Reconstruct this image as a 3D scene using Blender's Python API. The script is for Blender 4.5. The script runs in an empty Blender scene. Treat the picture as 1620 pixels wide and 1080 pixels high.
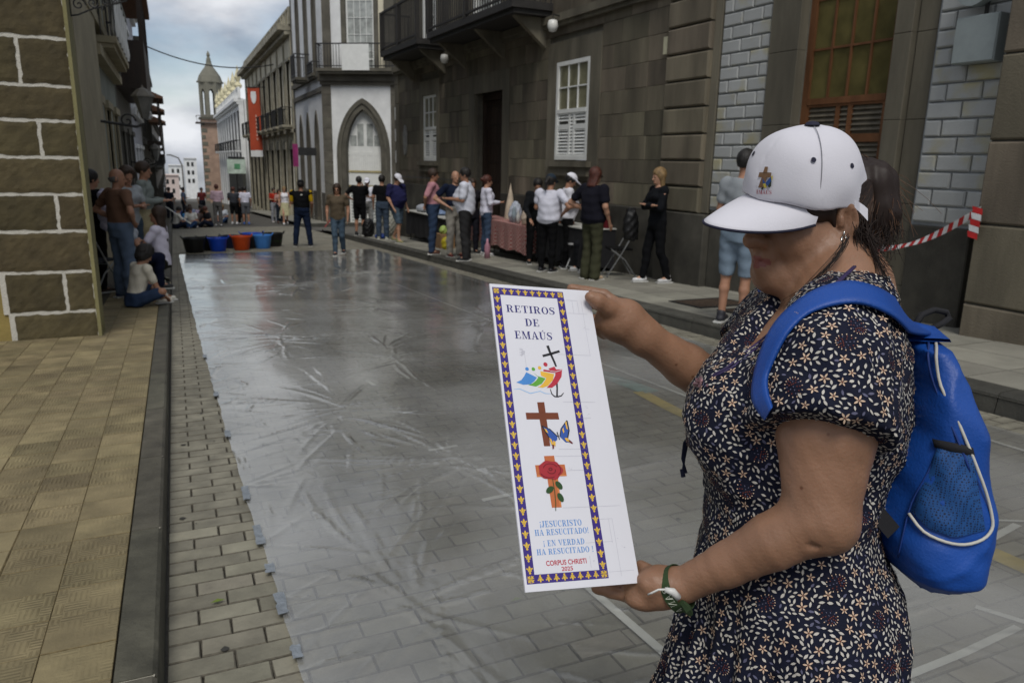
import bpy, bmesh, math, random
import numpy as np
from mathutils import Vector, Matrix
from math import sin, cos, pi, radians, sqrt, atan2
random.seed(7); rng = np.random.default_rng(7)
scn = bpy.context.scene
COL = scn.collection
# ------------------------------------------------------------------ camera
CAMH = 1.45
PITCH, ROLL, YAW, FPX = 0.233842, 0.0195839, 0.4199187, 1192.2
F_ = np.array([sin(YAW)*cos(PITCH), cos(YAW)*cos(PITCH), -sin(PITCH)])
_r = np.array([cos(YAW), -sin(YAW), 0.0]); _u = np.cross(_r, F_)
R_ = _r*cos(ROLL)+_u*sin(ROLL); U_ = -_r*sin(ROLL)+_u*cos(ROLL)
CAM = np.array([0, 0, CAMH])
cam = bpy.data.cameras.new('camera'); camo = bpy.data.objects.new('camera', cam); COL.objects.link(camo)
camo.matrix_world = Matrix(((R_[0], U_[0], -F_[0], 0), (R_[1], U_[1], -F_[1], 0), (R_[2], U_[2], -F_[2], CAMH), (0, 0, 0, 1)))
cam.sensor_width = 36; cam.lens = FPX/1620*36; cam.clip_start = 0.05; cam.clip_end = 3000
cam.dof.use_dof = True; cam.dof.focus_distance = 1.03; cam.dof.aperture_fstop = 12.0
scn.camera = camo
# ------------------------------------------------------------------ world, sun
SUN_EL, SUN_AZ = radians(56), radians(200)      # azimuth from +Y towards +X
W = bpy.data.worlds.new('World'); scn.world = W; W.use_nodes = True
nt = W.node_tree; nt.nodes.clear()
def nd(t, **k):
    n = nt.nodes.new(t)
    for a, b in k.items(): setattr(n, a, b)
    return n
sky = nd('ShaderNodeTexSky', sky_type='NISHITA', sun_disc=False)
sky.sun_elevation = SUN_EL; sky.sun_rotation = SUN_AZ
bg1 = nd('ShaderNodeBackground'); bg1.inputs[1].default_value = 0.11; nt.links.new(sky.outputs[0], bg1.inputs[0])
tc = nd('ShaderNodeTexCoord'); mp = nd('ShaderNodeMapping'); mp.inputs['Scale'].default_value = (1.6, 1.6, 3.6)
nt.links.new(tc.outputs['Generated'], mp.inputs[0])
nz = nd('ShaderNodeTexNoise'); nz.inputs['Scale'].default_value = 1.7; nz.inputs['Detail'].default_value = 7; nz.inputs['Roughness'].default_value = .55
nt.links.new(mp.outputs[0], nz.inputs[0])
cr = nd('ShaderNodeValToRGB'); cr.color_ramp.elements[0].position = .28; cr.color_ramp.elements[1].position = .5
nt.links.new(nz.outputs[0], cr.inputs[0])
nz2 = nd('ShaderNodeTexNoise'); nz2.inputs['Scale'].default_value = 3.1; nz2.inputs['Detail'].default_value = 8
nt.links.new(mp.outputs[0], nz2.inputs[0])
cr2 = nd('ShaderNodeValToRGB'); cr2.color_ramp.elements[0].position = .42; cr2.color_ramp.elements[1].position = .64
cr2.color_ramp.elements[0].color = (.29, .325, .40, 1); cr2.color_ramp.elements[1].color = (.84, .86, .90, 1)
nt.links.new(nz2.outputs[0], cr2.inputs[0])
bg2 = nd('ShaderNodeBackground'); bg2.inputs[1].default_value = 1.0; nt.links.new(cr2.outputs[0], bg2.inputs[0])
mx = nd('ShaderNodeMixShader'); nt.links.new(cr.outputs[0], mx.inputs[0]); nt.links.new(bg1.outputs[0], mx.inputs[1]); nt.links.new(bg2.outputs[0], mx.inputs[2])
wo = nd('ShaderNodeOutputWorld'); nt.links.new(mx.outputs[0], wo.inputs[0])
sl = bpy.data.lights.new('sun', 'SUN'); sl.energy = 2.0; sl.angle = radians(22); sl.color = (1, .96, .9)
so = bpy.data.objects.new('sun', sl); COL.objects.link(so); so.location = (0, 0, 30)
_sd = Vector((sin(SUN_AZ)*cos(SUN_EL), cos(SUN_AZ)*cos(SUN_EL), sin(SUN_EL)))
so.rotation_euler = _sd.to_track_quat('Z', 'Y').to_euler()
vs = scn.view_settings; vs.view_transform = 'Standard'; vs.look = 'None'; vs.exposure = 0; vs.gamma = 1; vs.use_curve_mapping = False
# ------------------------------------------------------------------ helpers
SL = 0.042819                                    # the street falls away by 4.3 %
def gz(y, off=0.0): return -SL*y+off
KH = 0.14
def at(px, py, d):                               # the point seen at a pixel of the 1620 px photograph, d metres deep
    return CAM+d*(F_+(px-810)/FPX*R_-(py-540)/FPX*U_)
MATS = {}
def lin(c):
    if isinstance(c, str):
        v = [int(c[i:i+2], 16)/255 for i in (0, 2, 4)]
        c = [x/12.92 if x <= .04045 else ((x+.055)/1.055)**2.4 for x in v]
    return tuple(c)
def mat(name, color, rough=.7, var=.25, scale=6.0, bump=.15, bscale=40.0, metal=0.0, c2=None, rnd=0.0, spec=.4, sss=0, stain=0, zstreak=False, coat=0, bd=.004):
    if name in MATS: return MATS[name]
    c = lin(color); m = bpy.data.materials.new(name); m.use_nodes = True; MATS[name] = m
    t = m.node_tree; N = t.nodes; L = t.links; b = N['Principled BSDF']
    b.inputs['Roughness'].default_value = rough; b.inputs['Metallic'].default_value = metal
    b.inputs['Specular IOR Level'].default_value = spec
    if coat: b.inputs['Coat Weight'].default_value = coat
    if sss:
        b.inputs['Subsurface Weight'].default_value = sss; b.inputs['Subsurface Radius'].default_value = (1, .35, .2); b.inputs['Subsurface Scale'].default_value = .012
    tc = N.new('ShaderNodeTexCoord'); src = tc.outputs['Object']
    if rnd:                                      # shift the pattern per object
        oi = N.new('ShaderNodeObjectInfo'); ad = N.new('ShaderNodeVectorMath'); ad.operation = 'MULTIPLY_ADD'
        cb = N.new('ShaderNodeCombineXYZ'); 
        for i in range(3): L.new(oi.outputs['Random'], cb.inputs[i])
        L.new(cb.outputs[0], ad.inputs[0]); ad.inputs[1].default_value = (37, 53, 71); L.new(src, ad.inputs[2]); src = ad.outputs[0]
    if zstreak:
        mp = N.new('ShaderNodeMapping'); mp.inputs['Scale'].default_value = (1, 1, .18); L.new(src, mp.inputs[0]); s2 = mp.outputs[0]
    else: s2 = src
    n1 = N.new('ShaderNodeTexNoise'); n1.inputs['Scale'].default_value = scale; n1.inputs['Detail'].default_value = 6; L.new(s2, n1.inputs[0])
    r = N.new('ShaderNodeValToRGB'); r.color_ramp.elements[0].position = .3; r.color_ramp.elements[1].position = .72
    a = lin(c2) if c2 else tuple(x*(1-var) for x in c); bb = tuple(min(1, x*(1+var)) for x in c) if not c2 else c
    r.color_ramp.elements[0].color = (*a, 1); r.color_ramp.elements[1].color = (*bb, 1); L.new(n1.outputs[0], r.inputs[0]); out = r.outputs[0]
    if rnd:
        hs = N.new('ShaderNodeHueSaturation'); mr = N.new('ShaderNodeMapRange'); mr.inputs[3].default_value = 1-rnd; mr.inputs[4].default_value = 1+rnd
        L.new(oi.outputs['Random'], mr.inputs[0]); L.new(mr.outputs[0], hs.inputs['Value']); L.new(out, hs.inputs['Color'])
        mu = N.new('ShaderNodeMath'); mu.operation = 'MULTIPLY'; mu.inputs[1].default_value = 7.31; fr = N.new('ShaderNodeMath'); fr.operation = 'FRACT'
        L.new(oi.outputs['Random'], mu.inputs[0]); L.new(mu.outputs[0], fr.inputs[0])
        m3 = N.new('ShaderNodeMapRange'); m3.inputs[3].default_value = .5-rnd*.06; m3.inputs[4].default_value = .5+rnd*.06; L.new(fr.outputs[0], m3.inputs[0]); L.new(m3.outputs[0], hs.inputs['Hue'])
        out = hs.outputs[0]
    if stain:
        n3 = N.new('ShaderNodeTexNoise'); n3.inputs['Scale'].default_value = .9; n3.inputs['Detail'].default_value = 8; n3.inputs['Roughness'].default_value = .7; L.new(s2, n3.inputs[0])
        r3 = N.new('ShaderNodeValToRGB'); r3.color_ramp.elements[0].position = .42; r3.color_ramp.elements[1].position = .62
        r3.color_ramp.elements[0].color = (1-stain,)*3+(1,); r3.color_ramp.elements[1].color = (1, 1, 1, 1); L.new(n3.outputs[0], r3.inputs[0])
        mm = N.new('ShaderNodeMix'); mm.data_type = 'RGBA'; mm.blend_type = 'MULTIPLY'; mm.inputs[0].default_value = 1
        L.new(out, mm.inputs[6]); L.new(r3.outputs[0], mm.inputs[7]); out = mm.outputs[2]
    L.new(out, b.inputs['Base Color'])
    if bump:
        n2 = N.new('ShaderNodeTexNoise'); n2.inputs['Scale'].default_value = bscale; n2.inputs['Detail'].default_value = 6; L.new(src, n2.inputs[0])
        bp = N.new('ShaderNodeBump'); bp.inputs['Strength'].default_value = bump; bp.inputs['Distance'].default_value = bd*3; L.new(n2.outputs[0], bp.inputs['Height']); L.new(bp.outputs[0], b.inputs['Normal'])
        rr = N.new('ShaderNodeMapRange'); rr.inputs[3].default_value = max(0, rough-.1); rr.inputs[4].default_value = min(1, rough+.1); L.new(n1.outputs[0], rr.inputs[0]); L.new(rr.outputs[0], b.inputs['Roughness'])
    return m
def tagit(o, label=None, cat=None, group=None, kind=None):
    if label: o['label'] = label
    if cat: o['category'] = cat
    if group: o['group'] = group
    if kind: o['kind'] = kind
    return o
def empty(name, label=None, cat=None, loc=(0, 0, 0), rz=0.0, group=None, kind=None):
    o = bpy.data.objects.new(name, None); COL.objects.link(o); o.location = loc; o.rotation_euler = (0, 0, rz); o.empty_display_size = .1
    return tagit(o, label, cat, group, kind)
def link(name, me, parent=None, loc=(0, 0, 0), rot=(0, 0, 0), sc=(1, 1, 1)):
    o = bpy.data.objects.new(name, me); COL.objects.link(o); o.parent = parent; o.location = loc; o.rotation_euler = rot; o.scale = sc
    return o
class MB:
    def __init__(s): s.v = []; s.f = []; s.m = []; s.cur = 0
    def add(s, vs, fs):
        n = len(s.v); s.v += [tuple(v) for v in vs]; s.f += [tuple(i+n for i in f) for f in fs]; s.m += [s.cur]*len(fs); return s
    def box(s, x0, x1, y0, y1, z0, z1):
        if x1 < x0: x0, x1 = x1, x0
        if y1 < y0: y0, y1 = y1, y0
        if z1 < z0: z0, z1 = z1, z0
        return s.add([(x0, y0, z0), (x1, y0, z0), (x1, y1, z0), (x0, y1, z0), (x0, y0, z1), (x1, y0, z1), (x1, y1, z1), (x0, y1, z1)],
                     [(0, 3, 2, 1), (4, 5, 6, 7), (0, 1, 5, 4), (1, 2, 6, 5), (2, 3, 7, 6), (3, 0, 4, 7)])
    def stone(s, x0, x1, y0, y1, z0, z1, b=.01, j=0):   # block whose front (-y side) edges are chamfered
        r = lambda: (random.random()-.5)*j
        return s.add([(x0, y1, z0), (x1, y1, z0), (x1, y1, z1), (x0, y1, z1), (x0+r(), y0+b, z0+r()), (x1+r(), y0+b, z0+r()), (x1+r(), y0+b, z1+r()), (x0+r(), y0+b, z1+r()),
                      (x0+b+r(), y0, z0+b+r()), (x1-b+r(), y0, z0+b+r()), (x1-b+r(), y0, z1-b+r()), (x0+b+r(), y0, z1-b+r())],
                     [(0, 1, 2, 3), (0, 4, 5, 1), (1, 5, 6, 2), (2, 6, 7, 3), (3, 7, 4, 0), (4, 8, 9, 5), (5, 9, 10, 6), (6, 10, 11, 7), (7, 11, 8, 4), (8, 11, 10, 9)])
    def prism(s, poly, y0, y1):                  # poly of (x,z), extruded along y
        n = len(poly); vs = [(x, y0, z) for x, z in poly]+[(x, y1, z) for x, z in poly]
        return s.add(vs, [tuple(range(n)), tuple(range(2*n-1, n-1, -1))]+[(i, i+n, (i+1) % n+n, (i+1) % n) for i in range(n)])
    def tube(s, pts, r, n=6, cap=True):
        pts = [Vector(p) for p in pts]; rs = r if hasattr(r, '__len__') else [r]*len(pts); b = len(s.v); vs = []
        up = None
        for i, p in enumerate(pts):
            d = (pts[min(i+1, len(pts)-1)]-pts[max(i-1, 0)]).normalized()
            if up is None:
                a = Vector((0, 0, 1)) if abs(d.z) < .9 else Vector((1, 0, 0)); up = (a-d*a.dot(d)).normalized()
            else: up = (up-d*up.dot(d)).normalized()
            q = d.cross(up)
            for k in range(n):
                t = 2*pi*k/n; vs.append(p+rs[i]*(cos(t)*up+sin(t)*q))
        fs = [(i*n+k, i*n+(k+1) % n, (i+1)*n+(k+1) % n, (i+1)*n+k) for i in range(len(pts)-1) for k in range(n)]
        if cap: fs += [tuple(range(n-1, -1, -1)), tuple(range((len(pts)-1)*n, len(pts)*n))]
        return s.add(vs, fs)
    def lathe(s, prof, n=20, c=(0, 0, 0)):
        vs = [(c[0]+r*cos(2*pi*k/n), c[1]+r*sin(2*pi*k/n), c[2]+z) for r, z in prof for k in range(n)]
        return s.add(vs, [(i*n+k, i*n+(k+1) % n, (i+1)*n+(k+1) % n, (i+1)*n+k) for i in range(len(prof)-1) for k in range(n)])
    def ribbon(s, pts, wvec, n=None):
        m = len(pts); vs = []
        for i, p in enumerate(pts):
            w = wvec[i] if isinstance(wvec, list) else wvec
            vs += [Vector(p)-Vector(w)/2, Vector(p)+Vector(w)/2]
        return s.add(vs, [(2*i, 2*i+2, 2*i+3, 2*i+1) for i in range(m-1)])
    def mesh(s, name, mats):
        me = bpy.data.meshes.new(name); me.from_pydata(s.v, [], s.f)
        for m in (mats if isinstance(mats, (list, tuple)) else [mats]): me.materials.append(m)
        if any(s.m): me.polygons.foreach_set('material_index', s.m)
        me.validate(); me.update(); return me
    def build(s, name, mats, parent=None, loc=(0, 0, 0), rz=0.0, smooth=False, **k):
        me = s.mesh(name, mats)
        if smooth: me.polygons.foreach_set('use_smooth', [True]*len(me.polygons))
        o = link(name, me, parent, loc, (0, 0, rz)); return tagit(o, **k)
def box(name, m, parent, x0, x1, y0, y1, z0, z1, **k): return MB().box(x0, x1, y0, y1, z0, z1).build(name, m, parent, **k)
def panels(u0, u1, v0, v1, holes):               # rectangle minus holes -> rectangles
    us = sorted({u0, u1, *[h[0] for h in holes], *[h[1] for h in holes]}); us = [u for u in us if u0 <= u <= u1]; out = []
    for a, b in zip(us, us[1:]):
        cuts = sorted([(max(h[2], v0), min(h[3], v1)) for h in holes if h[0] < (a+b)/2 < h[1]]); z = v0
        for c, d in cuts:
            if c > z+1e-4: out.append((a, b, z, c))
            z = max(z, d)
        if z < v1-1e-4: out.append((a, b, z, v1))
    return out
# palette
BASALT = mat('basalt', (.162, .140, .098), .85, .38, 2.4, .35, 60, rnd=.26, stain=.35, zstreak=True)
BASALT_SM = mat('basalt_dressed', (.175, .157, .115), .85, .28, 3, .3, 70, stain=.4, zstreak=True)
BASALT_DK = mat('basalt_plinth', (.075, .070, .056), .85, .4, 2, .35, 60, stain=.45)
MORTAR_DK = mat('dark_mortar', (.155, .145, .115), .95, .2, 8, .3)
WHITEP = mat('white_plaster', (.80, .81, .80), .85, .06, 2, .1, 60, stain=.12)
CREAM = mat('cream_plaster', (.68, .63, .48), .85, .08, 2, .1, 60, stain=.2)
PAINT = mat('white_painted_wood', (.76, .77, .74), .5, .06, 5, .08, 50)
IRON = mat('black_iron', (.02, .02, .02), .5, .3, 9, .2, 50)
DKWOOD = mat('dark_brown_wood', (.028, .017, .011), .55, .3, 9, .3, 30, zstreak=True)
BRWOOD = mat('varnished_brown_wood', (.13, .055, .022), .5, .35, 9, .25, 40, zstreak=True)
SHUT = mat('dull_shutter_wood', (.10, .085, .06), .6, .3, 9, .25, 40)
def glass(name, c, rough=.06):
    return mat(name, c, rough, .35, 4, 0, spec=.7)
GL_DK = glass('dark_window_glass', (.03, .032, .032)); GL_CU = glass('curtained_glass', (.20, .19, .12), .12); GL_LT = glass('pale_window_glass', (.38, .4, .38), .12)
# ================================================================== ground
def strip(name, x0, x1, y0, y1, off, m, thick=None, n=1):
    b = MB()
    ys = [y0+(y1-y0)*i/n for i in range(n+1)]
    for a, c in zip(ys, ys[1:]):
        b.add([(x0, a, gz(a, off)), (x1, a, gz(a, off)), (x1, c, gz(c, off)), (x0, c, gz(c, off))], [(0, 1, 2, 3)])
    return b.build(name, m, kind='structure')
ASPH = mat('street_bed', (.085, .08, .068), .9, .25, 2, .3, 80, stain=.2)
PAVM = mat('concrete_paver', (.24, .225, .172), .72, .2, 9, .35, 60, rnd=.17, stain=.2)
TILEM = mat('yellow_cement_tile', (.255, .208, .112), .8, .22, 7, .3, 70, rnd=.07, stain=.35)
CURBM = mat('dark_kerb_stone', (.085, .080, .060), .78, .35, 8, .45, 60, rnd=.2, stain=.35)
SLABM = mat('grey_pavement_slab', (.27, .26, .215), .85, .14, 3, .25, 60, rnd=.1, stain=.25)
CURB2 = mat('basalt_kerb', (.06, .058, .048), .85, .3, 5, .35, 60, rnd=.15)
GRIM = mat('gutter_grime', (.035, .033, .027), .9, .4, 20, .4, 80)
ground = strip('ground', -400, 400, -60, 900, -.35, mat('far_ground', (.12, .115, .1), .9, .2, .1, 0))
road = strip('road', -.5, 30, -8, 130, -.02, ASPH)
# basket-weave relief on the yellow tiles
t = TILEM.node_tree; N = t.nodes; L = t.links
tc = N.new('ShaderNodeTexCoord'); sx = N.new('ShaderNodeSeparateXYZ'); L.new(tc.outputs['Object'], sx.inputs[0])
def mth(op, a, b=None, c=None):
    n = N.new('ShaderNodeMath'); n.operation = op
    for i, q in enumerate((a, b, c)):
        if q is None: continue
        if isinstance(q, (int, float)): n.inputs[i].default_value = q
        else: L.new(q, n.inputs[i])
    return n.outputs[0]
cxn = mth('FLOOR', mth('MULTIPLY', sx.outputs[0], 15.15)); cyn = mth('FLOOR', mth('MULTIPLY', sx.outputs[1], 15.15))
par = mth('MODULO', mth('ABSOLUTE', mth('ADD', cxn, cyn)), 2.0)
wx = mth('SINE', mth('MULTIPLY', sx.outputs[0], 2*pi*15.15*4)); wy = mth('SINE', mth('MULTIPLY', sx.outputs[1], 2*pi*15.15*4))
hh = mth('ADD', mth('MULTIPLY', wx, par), mth('MULTIPLY', wy, mth('SUBTRACT', 1.0, par)))
nn = N.new('ShaderNodeTexNoise'); nn.inputs['Scale'].default_value = 2.3; nn.inputs['Detail'].default_value = 5; L.new([n for n in N if n.type == 'VECT_MATH'][0].outputs[0], nn.inputs[0])
wear = mth('SUBTRACT', nn.outputs[0], .38); wear = mth('MAXIMUM', mth('MULTIPLY', wear, 4.0), 0.0)
bp = N.new('ShaderNodeBump'); bp.inputs['Strength'].default_value = .9; bp.inputs['Distance'].default_value = .0028
L.new(mth('MULTIPLY', hh, wear), bp.inputs['Height'])
gm_ = mth('MULTIPLY', mth('LESS_THAN', mth('MULTIPLY', hh, mth('MINIMUM', wear, 1.0)), -.55), .45); gmx = N.new('ShaderNodeMix'); gmx.data_type = 'RGBA'; gmx.inputs[7].default_value = (.07, .05, .022, 1); _pb = N['Principled BSDF'].inputs['Base Color']; L.new(_pb.links[0].from_socket, gmx.inputs[6]); L.new(gm_, gmx.inputs[0]); L.new(gmx.outputs[2], _pb); old = [n for n in N if n.type == 'BUMP'][0]; L.new(old.outputs[0], bp.inputs['Normal']); L.new(bp.outputs[0], N['Principled BSDF'].inputs['Normal'])
TILT = -math.atan(SL)
EDGE_P = mat('paver_joint_grime', (.10, .09, .068), .9, .4, 40, .3, 80); EDGE_T = mat('tile_joint_grime', (.15, .115, .055), .9, .4, 40, .3, 80); EDGE_S = mat('slab_joint_grime', (.12, .115, .095), .9, .3, 40, .3, 80)
def paver_mesh(name, lx, ly, h, b, m, j=0.0):
    q = MB(); r = lambda: (random.random()-.5)*j
    X, Y = lx/2, ly/2
    v = [(-X, -Y, -h), (X, -Y, -h), (X, Y, -h), (-X, Y, -h), (-X+r(), -Y+r(), -b), (X+r(), -Y+r(), -b), (X+r(), Y+r(), -b), (-X+r(), Y+r(), -b), (-X+b+r(), -Y+b+r(), 0), (X-b+r(), -Y+b+r(), 0), (X-b+r(), Y-b+r(), 0), (-X+b+r(), Y-b+r(), 0)]
    q.add(v, [(0, 1, 5, 4), (1, 2, 6, 5), (2, 3, 7, 6), (3, 0, 4, 7), (4, 5, 9, 8), (5, 6, 10, 9), (6, 7, 11, 10), (7, 4, 8, 11), (8, 9, 10, 11)])
    q.m[0:8] = [1]*8; return q.mesh(name, [m, EDGE_T if m is TILEM else EDGE_P if m is PAVM else EDGE_S]), v
def visible(x, y, z, mg=60):
    d = np.array([x, y, z])-CAM; zz = d@F_
    if zz < .3: return False
    px = 810+FPX*(d@R_)/zz; py = 540-FPX*(d@U_)/zz
    return -mg < px < 1620+mg and -mg < py < 1080+mg*2
def joined(name, items, m, parent, h=.03, b=.004, j=.004):
    """items: (x,y,z,lx,ly) -> one mesh of chamfered pieces lying on the slope"""
    V = []; Fc = []
    base = [(0, 1, 5, 4), (1, 2, 6, 5), (2, 3, 7, 6), (3, 0, 4, 7), (4, 5, 9, 8), (5, 6, 10, 9), (6, 7, 11, 10), (7, 4, 8, 11), (8, 9, 10, 11)]
    for x, y, z, lx, ly in items:
        X, Y = lx/2, ly/2; n = len(V); dz = z+(random.random()-.5)*.004
        for vx, vy, vz in ((-X, -Y, -h), (X, -Y, -h), (X, Y, -h), (-X, Y, -h), (-X, -Y, -b), (X, -Y, -b), (X, Y, -b), (-X, Y, -b), (-X+b, -Y+b, 0), (X-b, -Y+b, 0), (X-b, Y-b, 0), (-X+b, Y-b, 0)):
            V.append((x+vx, y+vy, dz+vz-SL*vy))
        Fc += [tuple(i+n for i in f) for f in base]
    me = bpy.data.meshes.new(name); me.from_pydata(V, [], Fc); me.materials.append(m); me.materials.append(EDGE_T if 'tile' in name else EDGE_P); me.polygons.foreach_set('material_index', [1]*8*0+([1]*8+[0])*len(items)); me.update()
    o = link(name, me, parent); return tagit(o, kind='stuff')
# ---- pavers: long side across the street, running bond
pv = []
row = 0; y = .6
while y < 34:
    off = (.1 if row % 2 else 0)+.012*sin(row*1.7)
    x = -.13
    first = True
    while x < 4.9:
        lx = .2
        if first: lx = .10 if row % 2 else .2; first = False
        lx = min(lx, 4.92-x)
        if lx > .04 and visible(x+lx/2, y+.05, gz(y), 500): pv.append((x+lx/2, y+.05, lx))
        x += lx
    y += .1005; row += 1
pv.sort(key=lambda p: (not visible(p[0], p[1], gz(p[1]), 20), (p[0]-.3)**2*.4+(p[1])**2))
pm = [paver_mesh('paver', .1965, .0970, .03, .0038, PAVM, .003)[0] for _ in range(6)]
far = []
n300 = 0
for x, y, lx in pv:
    if n300 < 300 and lx > .19:
        o = link('paver', pm[n300 % 6], road, (x, y, gz(y)+(random.random()-.5)*.004), (TILT+(random.random()-.5)*.012, (random.random()-.5)*.012, (random.random()-.5)*.012)); n300 += 1
    else: far.append((x, y, gz(y), lx-.0035, .0970))
PAVJ = mat('concrete_paver_far', (.22, .207, .16), .75, .3, 9, .3, 60, stain=.22)
joined('paver_field', far, PAVJ, road)
# ---- left pavement
lp = strip('pavement', -6, -.255, -4, 120, KH-.03, mat('tile_joint', (.06, .052, .035), .9, .2, 8, .2))
tl = []
y = .7; row = 0
while y < 24:
    x = -.258-.1
    while x > -3.4:
        if visible(x, y+.1, gz(y, KH), 600) and not (x < -.85 and 7.9 < y) and not (x < -1.3 and y > 7.8): tl.append((x, y+.1))
        x -= .2
    y += .2
tl.sort(key=lambda p: (not visible(p[0], p[1], gz(p[1], KH), 20), p[1]))
tm = [paver_mesh('tile', .1982, .1982, .03, .0016, TILEM, .001)[0] for _ in range(4)]
ft = []
for i, (x, y) in enumerate(tl):
    if i < 300: link('tile', tm[i % 4], lp, (x, y, gz(y, KH-.012)+(random.random()-.5)*.003), (TILT+(random.random()-.5)*.008, (random.random()-.5)*.008, random.choice((0, pi/2, pi)) if False else 0))
    else: ft.append((x, y, gz(y, KH-.012), .1975, .1975))
if ft: joined('tile_field', ft, mat('yellow_cement_tile_far', (.255, .21, .115), .8, .18, 6, .2, 60, stain=.25), lp)
# left kerb stones
lk = strip('kerb', -.256, -.15, -4, 1.0, KH-.05, GRIM)
y = 1.0
while y < 60:
    ln = random.uniform(.85, 1.1) if y < 20 else 4
    q = MB(); a, c = y+.004, y+ln-.004; X0, X1 = -.252, -.143; z0, z1 = gz(a, KH-.008), gz(c, KH-.008)
    q.add([(X0, a, z0), (X1-.012, a, z0), (X1, a, z0-.012), (X1+.01, a, z0-.2), (X0, a, z0-.2), (X0, c, z1), (X1-.012, c, z1), (X1, c, z1-.012), (X1+.01, c, z1-.2), (X0, c, z1-.2)],
          [(0, 1, 6, 5), (1, 2, 7, 6), (2, 3, 8, 7), (0, 4, 3, 2, 1), (5, 6, 7, 8, 9), (0, 5, 9, 4)])
    q.build('kerb_stone', CURBM, lk); 
    q = MB(); q.add([(X0, c, z1-.003), (X1-.006, c, z1-.003), (X1-.006, c+.012, z1-.004), (X0, c+.012, z1-.004)], [(0, 1, 2, 3)]); q.build('mortar_joint', mat('pale_mortar', (.35, .33, .27), .9), lk)
    y += ln
strip('gutter', -.16, -.122, .5, 60, -.004, GRIM)
# ---- right pavement
rp = strip('pavement_right', 4.95, 9, -4, 30, KH-.03, mat('slab_joint', (.09, .085, .07), .9, .2, 8, .2))
sm = [paver_mesh('pavement_slab', .494, .794, .03, .003, SLABM, .002)[0] for _ in range(4)]
y = 1.9; row = 0
while y < 23.4:
    for k in range(4):
        x = 5.17+.25+k*.5
        link('pavement_slab', sm[(row+k) % 4], rp, (x, y+.4, gz(y+.4, KH)+(random.random()-.5)*.002), (TILT, 0, 0))
    y += .8; row += 1
rk = strip('kerb_right', 4.97, 5.165, -4, 1.0, KH-.05, GRIM)
y = 1.0
while y < 24.0:
    ln = random.uniform(.9, 1.2); a, c = y+.004, y+ln-.004; X0, X1 = 4.96, 5.168; z0, z1 = gz(a, KH+.004), gz(c, KH+.004)
    MB().add([(X1, a, z0), (X0+.02, a, z0), (X0, a, z0-.02), (X0-.03, a, z0-.2), (X1, a, z0-.2), (X1, c, z1), (X0+.02, c, z1), (X0, c, z1-.02), (X0-.03, c, z1-.2), (X1, c, z1-.2)],
             [(0, 5, 6, 1), (1, 6, 7, 2), (2, 7, 8, 3), (0, 1, 2, 3, 4), (5, 9, 8, 7, 6)]).build('kerb_stone', CURB2, rk)
    y += ln
strip('gutter_right', 4.86, 4.935, -4, 24, -.006, GRIM)
# cross-street pavement with its kerb in front of the arched white house
cp = strip('pavement_far', 4.95, 30, 33.6, 60, KH-.02, SLABM)
strip('kerb_far', 4.9, 5.05, 33.5, 60, KH-.012, CURB2)
box('kerb_far_face', CURB2, None, 4.88, 12, 33.46, 33.62, gz(33.5, -.1), gz(33.5, KH-.01), kind='structure')
# manhole covers
RUST = mat('rusty_cast_iron', (.06, .04, .026), .8, .35, 20, .5, 60)
for i, (x, y, lab) in enumerate(((5.86, 7.25, 'rusty rectangular manhole cover, the farther of the two in the pavement'), (5.95, 6.45, 'rusty rectangular manhole cover, the nearer of the two in the pavement'))):
    e = empty('manhole_cover', lab, 'manhole cover', (x, y, gz(y, KH+.002)), group='manhole covers in the right pavement'); e.rotation_euler = (TILT, 0, 0)
    box('plate', RUST, e, -.35, .35, -.27, .27, 0, .006)
    q = MB()
    for a in range(10): q.box(-.32+a*.066, -.29+a*.066, -.24, .24, .006, .010)
    q.build('rib', RUST, e, kind='stuff')
    q = MB(); q.box(-.39, -.352, -.31, .31, 0, .01).box(.352, .39, -.31, .31, 0, .01).box(-.352, .352, -.31, -.272, 0, .01).box(-.352, .352, .272, .31, 0, .01); q.build('frame', IRON, e)
# ---- tape and paint marks on the road
TAPE = mat('white_marking_tape', (.55, .55, .5), .6, .12, 10, .1)
def mark(name, lab, pts, w, m=TAPE, off=.009, cat='tape line', **k):
    q = MB(); P = [Vector((x, y, gz(y, off))) for x, y in pts]; vs = []
    for i, p in enumerate(P):
        d = (P[min(i+1, len(P)-1)]-P[max(i-1, 0)]).normalized(); s = Vector((d.y, -d.x, 0)).normalized()*w/2; vs += [p-s, p+s]
    q.add(vs, [(2*i, 2*i+1, 2*i+3, 2*i+2) for i in range(len(P)-1)]); return q.build(name, m, label=lab, cat=cat, **k)
mark('tape_line', 'long white taped line running down the street under the plastic, right of the poster', [(3.28+.01*sin(k), 4.0+k*1.0-(4.0+k)*.0+0) if False else (3.29-.0163*(k*1.0), 4.0+k) for k in range(16)], .03)
mark('tape_line', 'white taped line along the street near the right kerb', [(4.34, 1.4), (4.35, 6), (4.5, 12), (4.62, 19.2)], .03)
mark('tape_line', 'white taped line leading from the poster corner to the dress hem', [(1.30, 2.6), (1.305, 2.16), (1.325, 1.7), (1.33, 1.2)], .035)
for y, x0, x1, lab in ((4.65, 1.29, 1.40, 'farther'), (3.87, 1.22, 1.40, 'middle'), (3.09, 1.24, 1.42, 'nearest')):
    mark('tape_strip', 'short white tape strip across the plastic left of the poster, %s of three' % lab, [(x0, y), (x1, y+.015)], .03, group='short tape strips left of the poster')
mark('tape_strip', 'small white tape dash far down the middle of the plastic', [(1.27, 5.62), (1.295, 5.45)], .03)
mark('tape_strip', 'white tape strip crossing below the backpack to the right edge', [(1.90, 1.33), (2.2, 1.34), (2.51, 1.365)], .028)
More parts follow.
